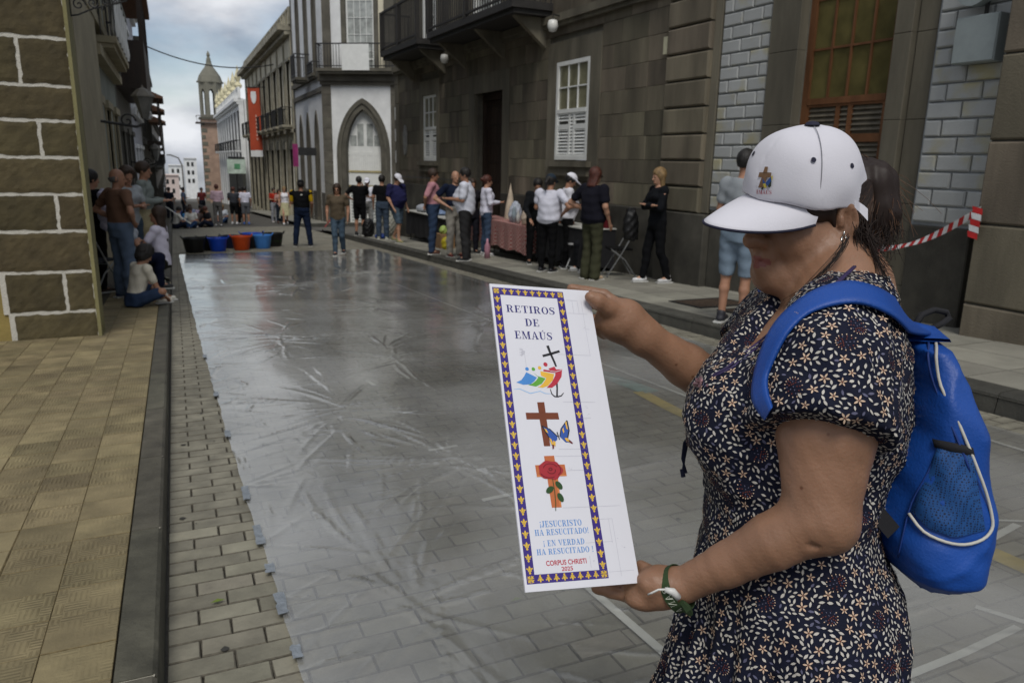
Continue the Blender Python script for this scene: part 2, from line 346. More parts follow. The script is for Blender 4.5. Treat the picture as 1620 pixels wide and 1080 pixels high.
mark('tape_strip', 'white tape strip at the far right edge under the backpack', [(2.50, 1.51), (2.6, 1.29), (2.7, 1.1)], .028)
mark('tape_strip', 'thin white tape strip just right of the backpack bottom', [(3.28, 1.955), (3.42, 1.88)], .015)
mark('tape_strip', 'short slanted white tape strip right of the backpack bottom', [(3.06, 1.84), (3.32, 1.89)], .035)
mark('tape_strip', 'white tape piece at the dress hem in the bottom right', [(1.90, 1.40), (1.92, 1.2)], .028)
mark('paint_stripe', 'faded yellow painted stripe behind the woman', [(3.05, 4.5), (3.0, 4.0), (2.97, 2.5), (2.95, 1.0)], .11, mat('faded_yellow_paint', (.38, .30, .07), .7, .3, 12, .2), .006, cat='painted stripe')
mark('paint_stripe', 'pale turquoise painted stripe between poster and woman', [(3.2, 7.2), (3.14, 6.0), (3.08, 5.2), (3.12, 4.45)], .16, mat('faded_teal_paint', (.15, .26, .23), .7, .3, 12, .2), .006, cat='painted stripe')
# ---- plastic sheet
PL = bpy.data.materials.new('clear_plastic_film'); PL.use_nodes = True; MATS['pl'] = PL
t = PL.node_tree; N = t.nodes; L = t.links; N.clear()
o_ = N.new('ShaderNodeOutputMaterial'); tr = N.new('ShaderNodeBsdfTransparent'); tr.inputs[0].default_value = (.93, .94, .95, 1)
df = N.new('ShaderNodeBsdfDiffuse'); df.inputs[0].default_value = (.50, .505, .49, 1)
gl = N.new('ShaderNodeBsdfGlossy'); gl.inputs["Roughness"].default_value = .16; gl.inputs[0].default_value = (1, 1, .97, 1)
m1 = N.new('ShaderNodeMixShader'); m2 = N.new('ShaderNodeMixShader')
nz_ = N.new('ShaderNodeTexNoise'); nz_.inputs['Scale'].default_value = .9; nz_.inputs['Detail'].default_value = 3; tcx = N.new('ShaderNodeTexCoord'); L.new(tcx.outputs['Object'], nz_.inputs[0])
mrx = N.new('ShaderNodeMapRange'); mrx.inputs[1].default_value = .35; mrx.inputs[2].default_value = .65; mrx.inputs[3].default_value = .14; mrx.inputs[4].default_value = .46; L.new(nz_.outputs[0], mrx.inputs[0]); L.new(mrx.outputs[0], m1.inputs[0])
fr = N.new('ShaderNodeFresnel'); fr.inputs['IOR'].default_value = 1.55
ml = N.new('ShaderNodeMath'); ml.operation = 'MULTIPLY_ADD'; ml.inputs[1].default_value = 1.3; ml.inputs[2].default_value = 0.0; ml.use_clamp = True; L.new(fr.outputs[0], ml.inputs[0])
w1 = N.new('ShaderNodeTexNoise'); w1.inputs['Scale'].default_value = 5; w1.inputs['Detail'].default_value = 4; w1.inputs['Distortion'].default_value = 1.2; mpx = N.new('ShaderNodeMapping'); mpx.inputs['Scale'].default_value = (1, .55, 1); mpx.inputs['Rotation'].default_value = (0, 0, .6)
L.new(tcx.outputs['Object'], mpx.inputs[0]); L.new(mpx.outputs[0], w1.inputs[0])
bpx = N.new('ShaderNodeBump'); bpx.inputs['Strength'].default_value = .3; bpx.inputs['Distance'].default_value = .008; L.new(w1.outputs[0], bpx.inputs['Height'])
L.new(bpx.outputs[0], gl.inputs['Normal'])
L.new(ml.outputs[0], m2.inputs[0]); L.new(tr.outputs[0], m1.inputs[1]); L.new(df.outputs[0], m1.inputs[2]); L.new(m1.outputs[0], m2.inputs[1]); L.new(gl.outputs[0], m2.inputs[2]); L.new(m2.outputs[0], o_.inputs[0])
nx, ny = 300, 900
ys = 1.05+(19.3-1.05)*(np.linspace(0, 1, ny)**1.35); xs = np.linspace(0, 1, nx)
YY, XX = np.meshgrid(ys, xs, indexing='ij')
left = np.interp(YY, [1.0, 2.04, 4, 8, 17.3, 19.3], [.285, .25, .20, .13, .03, .02])+.004*np.sin(YY*5)+.0025*np.sin(YY*17+1)
X = left+XX*(4.62-left)
Z = np.zeros_like(X)
r2 = np.random.default_rng(3)
folds = []
for k in range(620):                                       # pinched creases radiating from taped spots
    if k < 340:
        cxk, cyk = ((1.7, 6.3), (1.3, 3.6), (2.3, 9.5), (.9, 4.9), (3.3, 8), (1.6, 12), (.7, 2.3), (.9, 7.6), (2.8, 13.5), (1.6, 1.6))[k % 10]; ang = r2.uniform(0, 2*pi); L0 = r2.uniform(.10, .7); ln = r2.uniform(.12, .6)
        folds.append((cxk+cos(ang)*L0, cyk+sin(ang)*L0*1.6, ang+r2.normal(0, .12), ln, r2.uniform(.004, .011), r2.uniform(.004, .010)))
    elif k < 460:                                          # edge puckers by the tapes on the left edge
        yk = r2.uniform(1.4, 17); folds.append((np.interp(yk, [1, 19], [.22, .03])+r2.uniform(.0, .25), yk, r2.normal(.5, .9), r2.uniform(.12, .35), r2.uniform(.003, .008), r2.uniform(.006, .01)))
    else: folds.append((r2.uniform(.3, 4.4), r2.uniform(1.3, 18), r2.normal(2.2, .7), r2.uniform(.15, .7), r2.uniform(.003, .008), r2.uniform(.005, .013)))
for fx, fy, an, ln, h, wd in folds:
    m_ = (np.abs(X-fx) < ln+.1) & (np.abs(YY-fy) < ln+.1)
    dx, dy = X[m_]-fx, YY[m_]-fy; u = dx*cos(an)+dy*sin(an); v = -dx*sin(an)+dy*cos(an)+.06*np.sin(u*4+fx*9)*ln
    t_ = np.clip(1-np.abs(u)/ln, 0, 1); Z[m_] += h*t_*np.exp(-(v/(wd*(.6+.6*fy/10)))**2)
Z += .0025*np.sin(X*7+YY*3.1)*np.sin(YY*2.3-X*4)+.004
V = np.stack([X, YY, -SL*YY+.010+np.maximum(Z, 0)], -1).reshape(-1, 3)
def grid_mesh(name, V, nr, nc, m, parent=None, flip=False):
    me = bpy.data.meshes.new(name); me.vertices.add(len(V)); me.vertices.foreach_set('co', np.asarray(V, np.float32).ravel())
    i = np.arange((nr-1)*(nc-1)); a = (i//(nc-1))*nc+i % (nc-1); q = np.stack([a, a+1, a+nc+1, a+nc], 1)
    if flip: q = q[:, ::-1]
    fill(me, q); me.materials.append(m); return link(name, me, parent)
def fill(me, q):
    n, k = q.shape; me.loops.add(n*k); me.loops.foreach_set('vertex_index', q.astype(np.int32).ravel()); me.polygons.add(n)
    me.polygons.foreach_set('loop_start', np.arange(0, n*k, k, dtype=np.int32)); me.polygons.foreach_set('loop_total', np.full(n, k, np.int32))
    me.polygons.foreach_set('use_smooth', np.ones(n, bool)); me.update(calc_edges=True); me.validate()
sh = grid_mesh('plastic_sheet', V, ny, nx, PL); tagit(sh, 'large creased clear plastic sheet taped over the paved street', 'plastic sheet')
BT = mat('pale_blue_tape', (.20, .225, .25), .45, .25, 30, .5, 90)
for i, (yy, ln) in enumerate(((1.72, .05), (2.18, .05), (2.5, .10), (2.78, .05), (3.1, .13), (3.6, .12), (4.6, .09), (5.6, .08), (7.0, .08), (1.3, .09))):
    x = float(np.interp(yy, [1.0, 2.04, 4, 8, 17.3], [.285, .25, .20, .13, .03])); q = MB(); n = 7; vs = []
    for a in range(n):
        for b in range(4):
            vs.append((x-.016+.034*b/3+random.uniform(-.004, .004), yy+ln*(a/(n-1)-.5)*1.5+random.uniform(-.004, .004), gz(yy+ln*(a/(n-1)-.5)*1.5, .022+random.uniform(0, .006))))
    q.add(vs, [(a*4+b, a*4+b+1, a*4+b+5, a*4+b+4) for a in range(n-1) for b in range(3)])
    sides = ('bottommost', 'second from the bottom', 'third from the bottom', 'fourth from the bottom', 'fifth from the bottom', 'sixth from the bottom', 'seventh from the bottom', 'eighth from the bottom', 'ninth from the bottom')
    order = sorted([1.72, 2.18, 2.5, 2.78, 3.1, 3.6, 4.6, 5.6, 7.0, 1.3]).index(yy)
    q.build('tape_piece', BT, smooth=True, label='crumpled pale blue tape on the left edge of the plastic, %s' % (sides[order] if order < 9 else 'farthest one'), cat='tape', group='tape pieces on the plastic edge')
# dark gum spots and leaves
q = MB()
for i in range(240):
    x, y = random.uniform(-.1, 4.8), random.uniform(1.3, 12); r = random.uniform(.006, .018)*(.6 if i % 3 else 1)
    q.add([(x+r*cos(a)*random.uniform(.7, 1.2), y+r*sin(a)*random.uniform(.7, 1.2), gz(y+r*sin(a), .0045)) for a in [k*pi/4 for k in range(8)]], [tuple(range(8))])
q.build('gum_spots', mat('trodden_gum', (.035, .034, .03), .8), kind='stuff', label='dark trodden gum spots scattered over the road pavers', cat='stains')
for (x, y, lab) in ((.035, 2.62, 'small green leaf on the bare pavers near the left kerb'), (1.02, 2.2, 'small green leaf under the plastic near the bottom')):
    MB().add([(x-.025, y, gz(y, .012)), (x, y-.01, gz(y, .016)), (x+.025, y+.004, gz(y, .012)), (x, y+.012, gz(y, .016))], [(0, 1, 2, 3)]).build('leaf', mat('fallen_leaf', (.12, .17, .02), .5), label=lab, cat='leaf')
# ================================================================== buildings
def arch_pts(cx, hw, spring, apex, n=10, pointed=True):
    """left foot .. apex .. right foot"""
    out = []
    h = apex-spring
    for i in range(n+1):
        t = i/n
        if pointed: 
            a = t*pi/2*.82; x = hw*(1-(1-cos(a))/(1-cos(pi/2*.82))); z = h*sin(a)/sin(pi/2*.82)
        else: a = t*pi/2; x = hw*cos(a); z = h*sin(a)
        out.append((cx-x, spring+z))
    return out+[(2*cx-x, z) for x, z in reversed(out[:-1])]
def arch_wall(q, u0, u1, v0, v1, cx, hw, spring, apex, y0, y1, pointed=True):
    q.box(u0, cx-hw, y0, y1, v0, v1); q.box(cx+hw, u1, y0, y1, v0, v1)
    P = arch_pts(cx, hw, spring, apex, 10, pointed)
    for a, b in zip(P, P[1:]): q.prism([a, b, (b[0], v1), (a[0], v1)], y0, y1)
def arch_ring(q, cx, hw, spring, apex, w, y0, y1, foot, pointed=True):
    P = arch_pts(cx, hw, spring, apex, 10, pointed); O = arch_pts(cx, hw+w, spring, apex+w*1.1, 10, pointed)
    P = [(P[0][0], foot)]+P+[(P[-1][0], foot)]; O = [(O[0][0], foot)]+O+[(O[-1][0], foot)]
    for i in range(len(P)-1): q.prism([P[i], P[i+1], O[i+1], O[i]], y0, y1)
def sash(parent, u0, u1, v0, v1, y, cols=3, rows=2, split=.48, m=PAINT, gm=GL_CU, fw=.07, louv=True, shm=None, lc=2):
    """window: frame, panes, muntins above, louvred shutters below; y = front plane"""
    f = MB(); f.box(u0, u0+fw, y, y+.06, v0, v1).box(u1-fw, u1, y, y+.06, v0, v1).box(u0+fw, u1-fw, y, y+.06, v1-fw, v1).box(u0+fw, u1-fw, y, y+.06, v0, v0+fw)
    vm = v0+(v1-v0)*split
    f.box(u0+fw, u1-fw, y-.006, y+.06, vm-.035, vm+.035); W_ = f.build('window', m, parent)
    a0, a1, b0, b1 = u0+fw, u1-fw, (vm+.035 if louv else v0+fw), v1-fw
    cw, ch = (a1-a0)/cols, (b1-b0)/rows
    for i in range(cols):
        for j in range(rows): box('pane', gm, W_, a0+i*cw, a0+(i+1)*cw, y+.035, y+.042, b0+j*ch, b0+(j+1)*ch)
    q = MB()
    for i in range(1, cols): q.box(a0+i*cw-.012, a0+i*cw+.012, y+.012, y+.034, b0, b1)
    for j in range(1, rows):
        for i in range(cols): q.box(a0+i*cw+.013, a0+(i+1)*cw-.013, y+.014, y+.034, b0+j*ch-.012, b0+j*ch+.012)
    q.build('muntin', m, W_)
    if louv:
        shm = shm or m; z0, z1 = v0+fw, vm-.035; parts = [(a0, a0+(a1-a0)*.42), (a0+(a1-a0)*.42, a0+(a1-a0)*.58), (a0+(a1-a0)*.58, a1)] if lc == 3 else [(a0, (a0+a1)/2), ((a0+a1)/2, a1)]
        box('shutter_backing', SHUT if shm is not m else mat('shutter_gap', (.08, .08, .07), .8), W_, a0, a1, y+.045, y+.05, z0, z1)
        for (c0, c1) in parts:
            q = MB(); e = .03; q.box(c0, c0+e, y+.008, y+.044, z0, z1).box(c1-e, c1, y+.008, y+.044, z0, z1).box(c0+e, c1-e, y+.008, y+.044, z1-e, z1).box(c0+e, c1-e, y+.008, y+.044, z0, z0+e)
            if c1-c0 > .3: q.box(c0+e, c1-e, y+.008, y+.044, z0+(z1-z0)*.62, z0+(z1-z0)*.62+.09)
            q.build('shutter_frame', m if shm is m else m, W_)
            n = int((z1-z0-2*e)/.055); 
            for k in range(n):
                z = z0+e+.01+k*(z1-z0-2*e)/n
                if c1-c0 > .3 and abs(z-(z0+(z1-z0)*.62)-.04) < .06: continue
                MB().add([(c0+e, y+.012, z), (c1-e, y+.012, z), (c1-e, y+.04, z+.04), (c0+e, y+.04, z+.04), (c0+e, y+.018, z-.006), (c1-e, y+.018, z-.006), (c1-e, y+.044, z+.034), (c0+e, y+.044, z+.034)],
                         [(0, 1, 2, 3), (7, 6, 5, 4), (0, 4, 5, 1), (3, 2, 6, 7)]).build('slat', shm, W_)
    return W_
def blocks(parent, name, m, u0, u1, rows, y0, y1, holes, lo, hi, b=.008, gap=.006, rowoff=0, jit=.003, raise_=.006):
    for r, (z0, z1) in enumerate(rows):
        spans = [(u0, u1)]
        for h in holes:
            if h[2] < z1-.02 and h[3] > z0+.02:
                ns = []
                for a, c in spans:
                    if h[1] <= a or h[0] >= c: ns.append((a, c)); continue
                    if h[0] > a: ns.append((a, h[0]))
                    if h[1] < c: ns.append((h[1], c))
                spans = ns
        for a, c in spans:
            x = a; first = True
            while x < c-.02:
                l = random.uniform(lo, hi)*(random.uniform(.45, .7) if first and (r+rowoff) % 2 else 1); first = False
                if c-(x+l) < lo*.45: l = c-x
                o = MB().stone(x+gap/2, x+l-gap/2, y0-random.random()*raise_, y1, z0+gap/2, z1-gap/2, b, jit).build(name, m, parent)
                x += l
# ---------------------------------------------- dark stone building on the right
YF = 22.95; WA = .0412650
X0R = 7.24-sin(.041265)*0
DB = empty('stone_building', 'long dark basalt stone building with balconies and white sash windows along the right pavement', 'building', (7.24-math.tan(WA)*YF, YF, 0), -pi/2+WA)
def uu(y): return (YF-y)/cos(WA)
H = dict(w1=(uu(20.58), uu(19.5), 1.43, 3.13), door=(uu(17.0), uu(15.5), -1.2, 2.94), w2=(uu(13.16), uu(12.0), 1.5, 3.24), ww=(uu(7.27), uu(6.03), .95, 5.6), up1=(uu(20.6), uu(19.6), 4.35, 7.2), up2=(uu(17.2), uu(15.7), 4.35, 7.2), up3=(uu(13.1), uu(11.9), 4.35, 7.2))
q = MB()
for a, b, c, d in panels(0, uu(4.3), -1.35, 8.6, list(H.values())): q.box(a, b, .06, .5, c, d)
q.build('wall', MORTAR_DK, DB)
q = MB()
for k, m_ in (('door', DKWOOD),): pass
rows = [(1.15+.3655*i, 1.15+.3655*(i+1)) for i in range(-6, 9)]
g = .34
holes = [(H['w1'][0]-g*.6, H['w1'][1]+g*.6, 1.15, 3.5), (H['door'][0]-g, H['door'][1]+g, -2, 3.35), (H['w2'][0]-g, H['w2'][1]+g, 1.15, 3.6)]
blocks(DB, 'stone_block', BASALT, 0.32, uu(9.79), rows, .0, .06, [h for h in holes], .55, 1.0, b=.005, gap=.004, raise_=.004)
# quoin at the far corner, smooth surrounds and jambs
for z0, z1 in [(-1.35+.55*i, -1.35+.55*(i+1)) for i in range(18)]: MB().stone(-.02, .31, -.025, .3, z0+.004, z1-.004, .008).build('quoin', BASALT_SM, DB)
WP = mat('white_patch', (.6, .6, .58), .8, .1, 8, .2)
for z in (.72, 1.35, 1.98, 2.6): box('white_patch', WP, DB, -.03, .06, -.032, -.026, z, z+.36)
def surround(h, w, z1, z0=None, proud=.018):
    z0 = h[2] if z0 is None else z0
    q = MB(); q.box(h[0]-w, h[0], -proud, .3, z0, z1); q.build('jamb', BASALT_SM, DB); MB().box(h[1], h[1]+w, -proud, .3, z0, z1).build('jamb', BASALT_SM, DB)
    MB().box(h[0], h[1], -proud, .3, h[3], z1).build('lintel', BASALT_SM, DB)
surround(H['w1'], g*.6, 3.5, 1.15); surround(H['w2'], g, 3.6, 1.15); surround(H['door'], g, 3.35, -1.2)
for k in ('w1', 'w2'):
    h = H[k]; q = MB(); q.box(h[0], h[1], 0, .3, 1.15, h[2]); q.build('apron', BASALT_SM, DB)
    MB().box(h[0]-.16, h[1]+.16, -.13, .02, h[2]-.12, h[2]-.02).box(h[0]-.1, h[1]+.1, -.08, .02, h[2]-.28, h[2]-.12).build('sill', BASALT_SM, DB)
    sash(DB, h[0]+.003, h[1]-.003, h[2]+.003, h[3]-.003, -.02 if k == 'w2' else .02, 3, 2, .5, lc=3)
# string course at 3.95 and upper wall
q = MB(); q.box(.0, uu(9.8), -.07, .06, 3.86, 3.93).box(.0, uu(9.8), -.12, .06, 3.93, 4.06); q.build('string_course', BASALT_SM, DB)
for a, b, c, d in panels(.32, uu(4.3), 4.07, 8.6, [H['up1'], H['up2'], H['up3'], H['ww']]): MB().box(a+.003, b-.003, .02, .06, c, d).build('wall_panel', BASALT_SM, DB)
q = MB(); q.box(-.3, uu(4.2), -.45, .6, 8.6, 8.85); q.build('cornice', BASALT_SM, DB)
for k in ('up1', 'up2', 'up3'):
    h = H[k]; sash(DB, h[0]+.1, h[1]-.1, h[2], h[3], .1, 2, 4, .1, louv=False, gm=GL_LT)
    MB().box(h[0], h[0]+.097, .03, .3, h[2], h[3]).box(h[1]-.097, h[1], .03, .3, h[2], h[3]).build('jamb', PAINT, DB)
# door: dark planks, studs
h = H['door']; n = 8; w = (h[1]-h[0]-.16)/n
D_ = box('door', DKWOOD, DB, h[0], h[1], .34, .38, h[2], h[3])
q = MB(); q.box(h[0], h[0]+.08, .2, .339, h[2], h[3]).box(h[1]-.08, h[1], .2, .339, h[2], h[3]).box(h[0]+.08, h[1]-.08, .2, .339, h[3]-.14, h[3]); q.build('door_frame', DKWOOD, D_)
for i in range(n): MB().stone(h[0]+.08+i*w+.004, h[0]+.08+(i+1)*w-.004, .30, .339, h[2], h[3]-.145, .006).build('plank', DKWOOD, D_)
q = MB()
for i in range(n):
    for z in [x*.42-.7 for x in range(9)]: q.box(h[0]+.08+(i+.5)*w-.016, h[0]+.08+(i+.5)*w+.016, .285, .30, z, z+.032)
q.build('stud', IRON, D_, kind='stuff')
# balconies
def balcony(parent, u0, u1, z, dep, hgt=1.0, m=IRON, slab=None, bars=.11, posts=False, name='balcony', y0=0.0, round_=False, plank=False):
    B = MB().box(u0, u1, -dep+y0, y0-.003, z-.13, z).box(u0+.05, u1-.05, -dep+.06+y0, y0-.003, z-.22, z-.13).build(name, slab or m, parent)
    r = MB(); t_ = .05 if posts else .03
    r.box(u0, u1, -dep+y0, -dep+t_+y0, z+hgt-.05, z+hgt).box(u0, u0+t_, -dep+t_+y0, y0, z+hgt-.05, z+hgt).box(u1-t_, u1, -dep+t_+y0, y0, z+hgt-.05, z+hgt).box(u0, u1, -dep+y0+.005, -dep+t_+y0-.005, z+.06, z+.1)
    if posts:
        for x in (u0, (u0+u1)/2-.05, u1-.1): r.box(x, x+.1, -dep-.01+y0, -dep+.09+y0, z, z+(2.6 if posts == 2 else hgt))
    r.build('rail', m, B)
    k = 0; L_ = u1-u0; n = max(2, int(L_/bars)); me = None
    q = MB().box(-.009, .009, -.009, .009, 0, hgt-.055); me = q.mesh('baluster', m)
    for i in range(n+1):
        o = link('baluster', me, B, (u0+.015+(L_-.03)*i/n, -dep+.015+y0, z+.001))
    ns = int(dep/bars)
    for i in range(1, ns+1):
        for x in (u0+.015, u1-.015): link('baluster', me, B, (x, -dep+.015+dep*i/(ns+.5)+y0, z+.001))
    return B
DKBAL = mat('dark_balcony_wood', (.03, .028, .026), .7, .3, 9, .3)
balcony(DB, uu(21.6), uu(18.6), 4.30, .85, 1.0, DKBAL, posts=1, bars=.12)
balcony(DB, uu(17.9), uu(13.4), 4.30, .85, 1.0, DKBAL, posts=1, bars=.12)
for u in (uu(21.3), uu(18.9), uu(17.6), uu(15.5), uu(13.7)): MB().prism([(0, 0), (.01, 0), (.01, .1), (0, .1)], 0, .01) and MB().add([(u-.06, .0, 3.55), (u+.06, .0, 3.55), (u-.06, -.7, 4.1), (u+.06, -.7, 4.1), (u-.06, 0, 4.1), (u+.06, 0, 4.1)], [(0, 2, 3, 1), (0, 4, 2), (1, 3, 5), (2, 4, 5, 3)]).build('bracket', BASALT_SM, DB)
LANT = mat('frosted_lamp_glass', (.7, .7, .66), .3, .05, 5, 0)
for u in (uu(18.3), uu(12.95)):
    o = MB().lathe([(.0, .0), (.07, .02), (.1, .1), (.08, .2), (.0, .22)], 10, (u, -.25, 3.72)).build('wall_lamp', LANT, DB, smooth=True); MB().tube([(u, -.0, 4.0), (u, -.25, 4.02), (u, -.25, 3.93)], .012, 5).build('lamp_arm', IRON, o)
# rusticated pilaster 9.75 .. 8.65, plinth, brick panels, stone strips, wooden window
a, b = uu(9.75), uu(8.68)
for i in range(-1, 14):
    z0 = 1.15+.3655*i; MB().stone(a, b-.14, -.12, .02, z0+.012, z0+.3655-.012, .02, .002).build('rusticated_block', BASALT, DB)
box('pilaster_core', BASALT_DK, DB, a+.01, b-.15, -.07, .059, .6, 6.3)
box('pilaster_strip', BASALT_SM, DB, b-.137, b, -.05, .06, .8, 6.3)
for (x0, x1, zt, pr_) in ((0, a-.003, .78, .035), (a, b+.05, .78, .14), (b+.053, uu(7.76), .84, .04), (uu(5.56), uu(4.9), .9, .04)):
    x = x0
    while x < x1-.05:
        l = min(random.uniform(.9, 1.5), x1-x); l = x1-x if x1-x-l < .3 else l
        if not (x < H['door'][1]+.05 and x+l > H['door'][0]-.05): MB().stone(x+.002, x+l-.002, -pr_, .06, -1.4, zt, .012).build('plinth_block', BASALT_DK, DB)
        else:
            if H['door'][0]-x > .1: MB().stone(x+.002, H['door'][0]-.002, -pr_, .06, -1.4, zt, .012).build('plinth_block', BASALT_DK, DB)
            if x+l-H['door'][1] > .1: MB().stone(H['door'][1]+.002, x+l-.002, -pr_, .06, -1.4, zt, .012).build('plinth_block', BASALT_DK, DB)
        x += l
BRK = mat('white_painted_brick', (.40, .41, .40), .7, .12, 3, .25, 50, c2=(.40, .37, .24), rnd=.06, stain=.12)
BRK.node_tree.nodes['Color Ramp'].color_ramp.elements[0].position = .28; BRK.node_tree.nodes['Color Ramp'].color_ramp.elements[1].position = .45
JOINT = mat('white_brick_joint', (.33, .35, .36), .85, .15, 6, .2, stain=.25)
bm_cache = {}
for (x0, x1, zt) in ((b+.003, uu(7.77), .85), (uu(5.56), uu(4.78), .9)):
    box('brick_backing', JOINT, DB, x0, x1, -.01, .059, zt, 6.3); r = 0; z = zt+.03
    while z < 4.6:
        x = x0+.02; L_ = .36; first = True
        while x < x1-.04:
            l = L_*(.5 if first and r % 2 else 1); first = False
            if x1-.02-(x+l) < .12: l = x1-.02-x
            MB().stone(x+.008, x+l-.008, -.045-random.random()*.004, -.009, z+.008, z+.158, .014, .003).build('brick', BRK, DB); x += l
        z += .1675; r += 1
for (x0, x1, pr_) in ((uu(7.76), uu(7.29), .07), (uu(6.01), uu(5.80), .07), (uu(5.79), uu(5.57), .0)):
    for i in range(8):
        z0 = -.6+.85*i; MB().stone(x0, x1-.002, -pr_, .3, z0+.001, z0+.848, .006).build('window_surround', BASALT_SM, DB)
h = H['ww']; box('window_plinth', BASALT_DK, DB, h[0], h[1], .02, .3, -1.2, h[2])
sash(DB, h[0], h[1]-.0, h[2], h[3], .06, 4, 6, .27, m=BRWOOD, gm=glass('ochre_curtain_glass', (.10, .085, .03), .15), shm=SHUT, lc=3, fw=.085)
# protruding dark stone corner nearest the camera
a = uu(4.66)
for i in range(9):
    z0 = -.5+.02+.3655*2*i; MB().stone(a, a+4.6, -.36, .3, z0+.008, z0+.731-.008, .016).build('corner_block', BASALT, DB)
box('corner_core', BASALT_DK, DB, a+.01, a+4.5, -.33, .29, -.6, 6.2)
GBOX = mat('grey_painted_metal', (.30, .34, .34), .45, .15, 3, .1, stain=.2)
o = MB().stone(uu(5.24), uu(4.84), -.20, -.05, 2.42, 2.83, .01).build('meter_box', GBOX, DB)
MB().box(uu(5.235), uu(4.845), -.208, -.2005, 2.43, 2.82).build('lid', GBOX, o)
MB().tube([(uu(5.1), -.13, 3.08), (uu(5.1), -.24, 3.08)], .17, 20).build('round_fitting', GBOX, DB)
MB().tube([(uu(5.02), -.12, 2.84), (uu(5.02), -.12, 3.2), (uu(4.9), -.12, 4.5)], .02, 6).build('pipe', IRON, DB)
box('junction_box', mat('cream_plastic', (.45, .43, .3), .5), DB, uu(9.86), uu(9.77), -.1, -.005, 3.02, 3.26)
q = MB(); q.tube([(.32, -.05, .95), (4, -.045, .98), (5.9, -.05, .95)], .012, 5); q.build('cable', IRON, DB)
# oval plaque near the far corner
MB().prism([(uu(22.0)+.13*cos(t*pi/8), 2.0+.42*sin(t*pi/8)) for t in range(16)], -.06, -.01).build('plaque', mat('worn_stone_plaque', (.2, .2, .19), .8), DB)
# ---------------------------------------------- white gothic corner house
GA = radians(-32); p0 = (6.4, 35.0)
GB = empty('arched_white_house', 'white corner house with a large pointed stone arch and a long curved balcony', 'building', (p0[0], p0[1], 0), GA)
DSTONE = mat('brown_grey_stone', (.13, .12, .095), .85, .18, 3, .3, 50, rnd=.1, stain=.3)
q = MB(); arch_wall(q, .3, 3.0, -1.6, 4.55, 1.72, 1.0, 1.6, 3.72, 0, .4); q.build('wall', WHITEP, GB)
q = MB(); arch_ring(q, 1.72, .80, 1.6, 3.55, .42, -.06, .3, -1.6); q.build('arch', DSTONE, GB)
q = MB(); arch_ring(q, 1.72, 1.0, 1.6, 3.8, .1, -.11, -.061, -1.6); q.build('arch_moulding', DSTONE, GB)
for x0, x1 in ((-.12, .3), (3.0, 3.42)):
    for i in range(14): z = -1.6+.48*i; MB().stone(x0+.002, x1, -.05, .4, z+.003, z+.477, .008).build('quoin', DSTONE, GB)
for z in (-1.6, -1.1, -.6): 
    for x0, x1 in ((.302, .56), (2.9, 2.998)): MB().stone(x0, x1, -.03, .02, z, z+.49, .01).build('plinth_block', DSTONE, GB)
# arch door
dr = box('door', PAINT, GB, .92, 2.52, .26, .3, -1.6, 2.2)
P = arch_pts(1.72, .8, 1.6, 3.55, 10); MB().prism(P, .25, .3).build('fanlight', PAINT, dr)
for i, x in enumerate((1.02, 1.35, 1.78, 2.11)): box('pane', GL_LT, dr, x+.02, x+.30, .243, .249, 2.0, 2.45 if i in (0, 3) else 2.95)
for k in range(15): box('slat', PAINT, dr, 1.0+k*.1, 1.06+k*.1, .235, .26, .95, 1.75)
box('ledge', mat('ochre_strip', (.4, .33, .15), .7), dr, .93, 2.51, .2, .259, .86, .92); box('ledge', PAINT, dr, .93, 2.51, .2, .259, .3, .8); box('ledge', mat('ochre_strip', (1, 1, 1)), dr, .93, 2.51, .21, .259, .24, .29)
for k in range(11):
    for x in (1.0, 1.78): box('slat', GL_LT, dr, x, x+.66, .24, .259, -1.3+k*.135, -1.23+k*.135)
# band and balcony, upper floor
q = MB(); q.box(-.15, 3.45, -.12, .4, 4.55, 4.7).box(-.2, 3.5, -.2, .4, 4.7, 5.02); q.build('string_course', DSTONE, GB)
balcony(GB, -.12, 3.4, 5.2, .55, 1.0, IRON, DSTONE, bars=.13, y0=-.0)
box('balcony_hanging_panel', PAINT, GB, 1.05, 2.25, -.57, -.552, 5.1, 6.15)
for x0, x1, m_ in ((.0, .38, DSTONE), (.38, .85, WHITEP), (.85, 1.05, DSTONE), (2.3, 2.5, DSTONE), (2.5, 2.75, CREAM), (2.75, 3.42, DSTONE)):
    box('wall_panel' if m_ is WHITEP or m_ is CREAM else 'pilaster', m_, GB, x0+.002, x1-.002, -.02 if m_ is DSTONE else .02, .4, 5.02, 11)
sash(GB, 1.06, 2.29, 5.2, 9.4, .08, 4, 6, .1, louv=False, gm=GL_LT); box('lintel', WHITEP, GB, 1.05, 2.3, .0, .4, 9.4, 11)
box('cornice', DSTONE, GB, -.5, 3.7, -.5, .4, 11, 11.4)
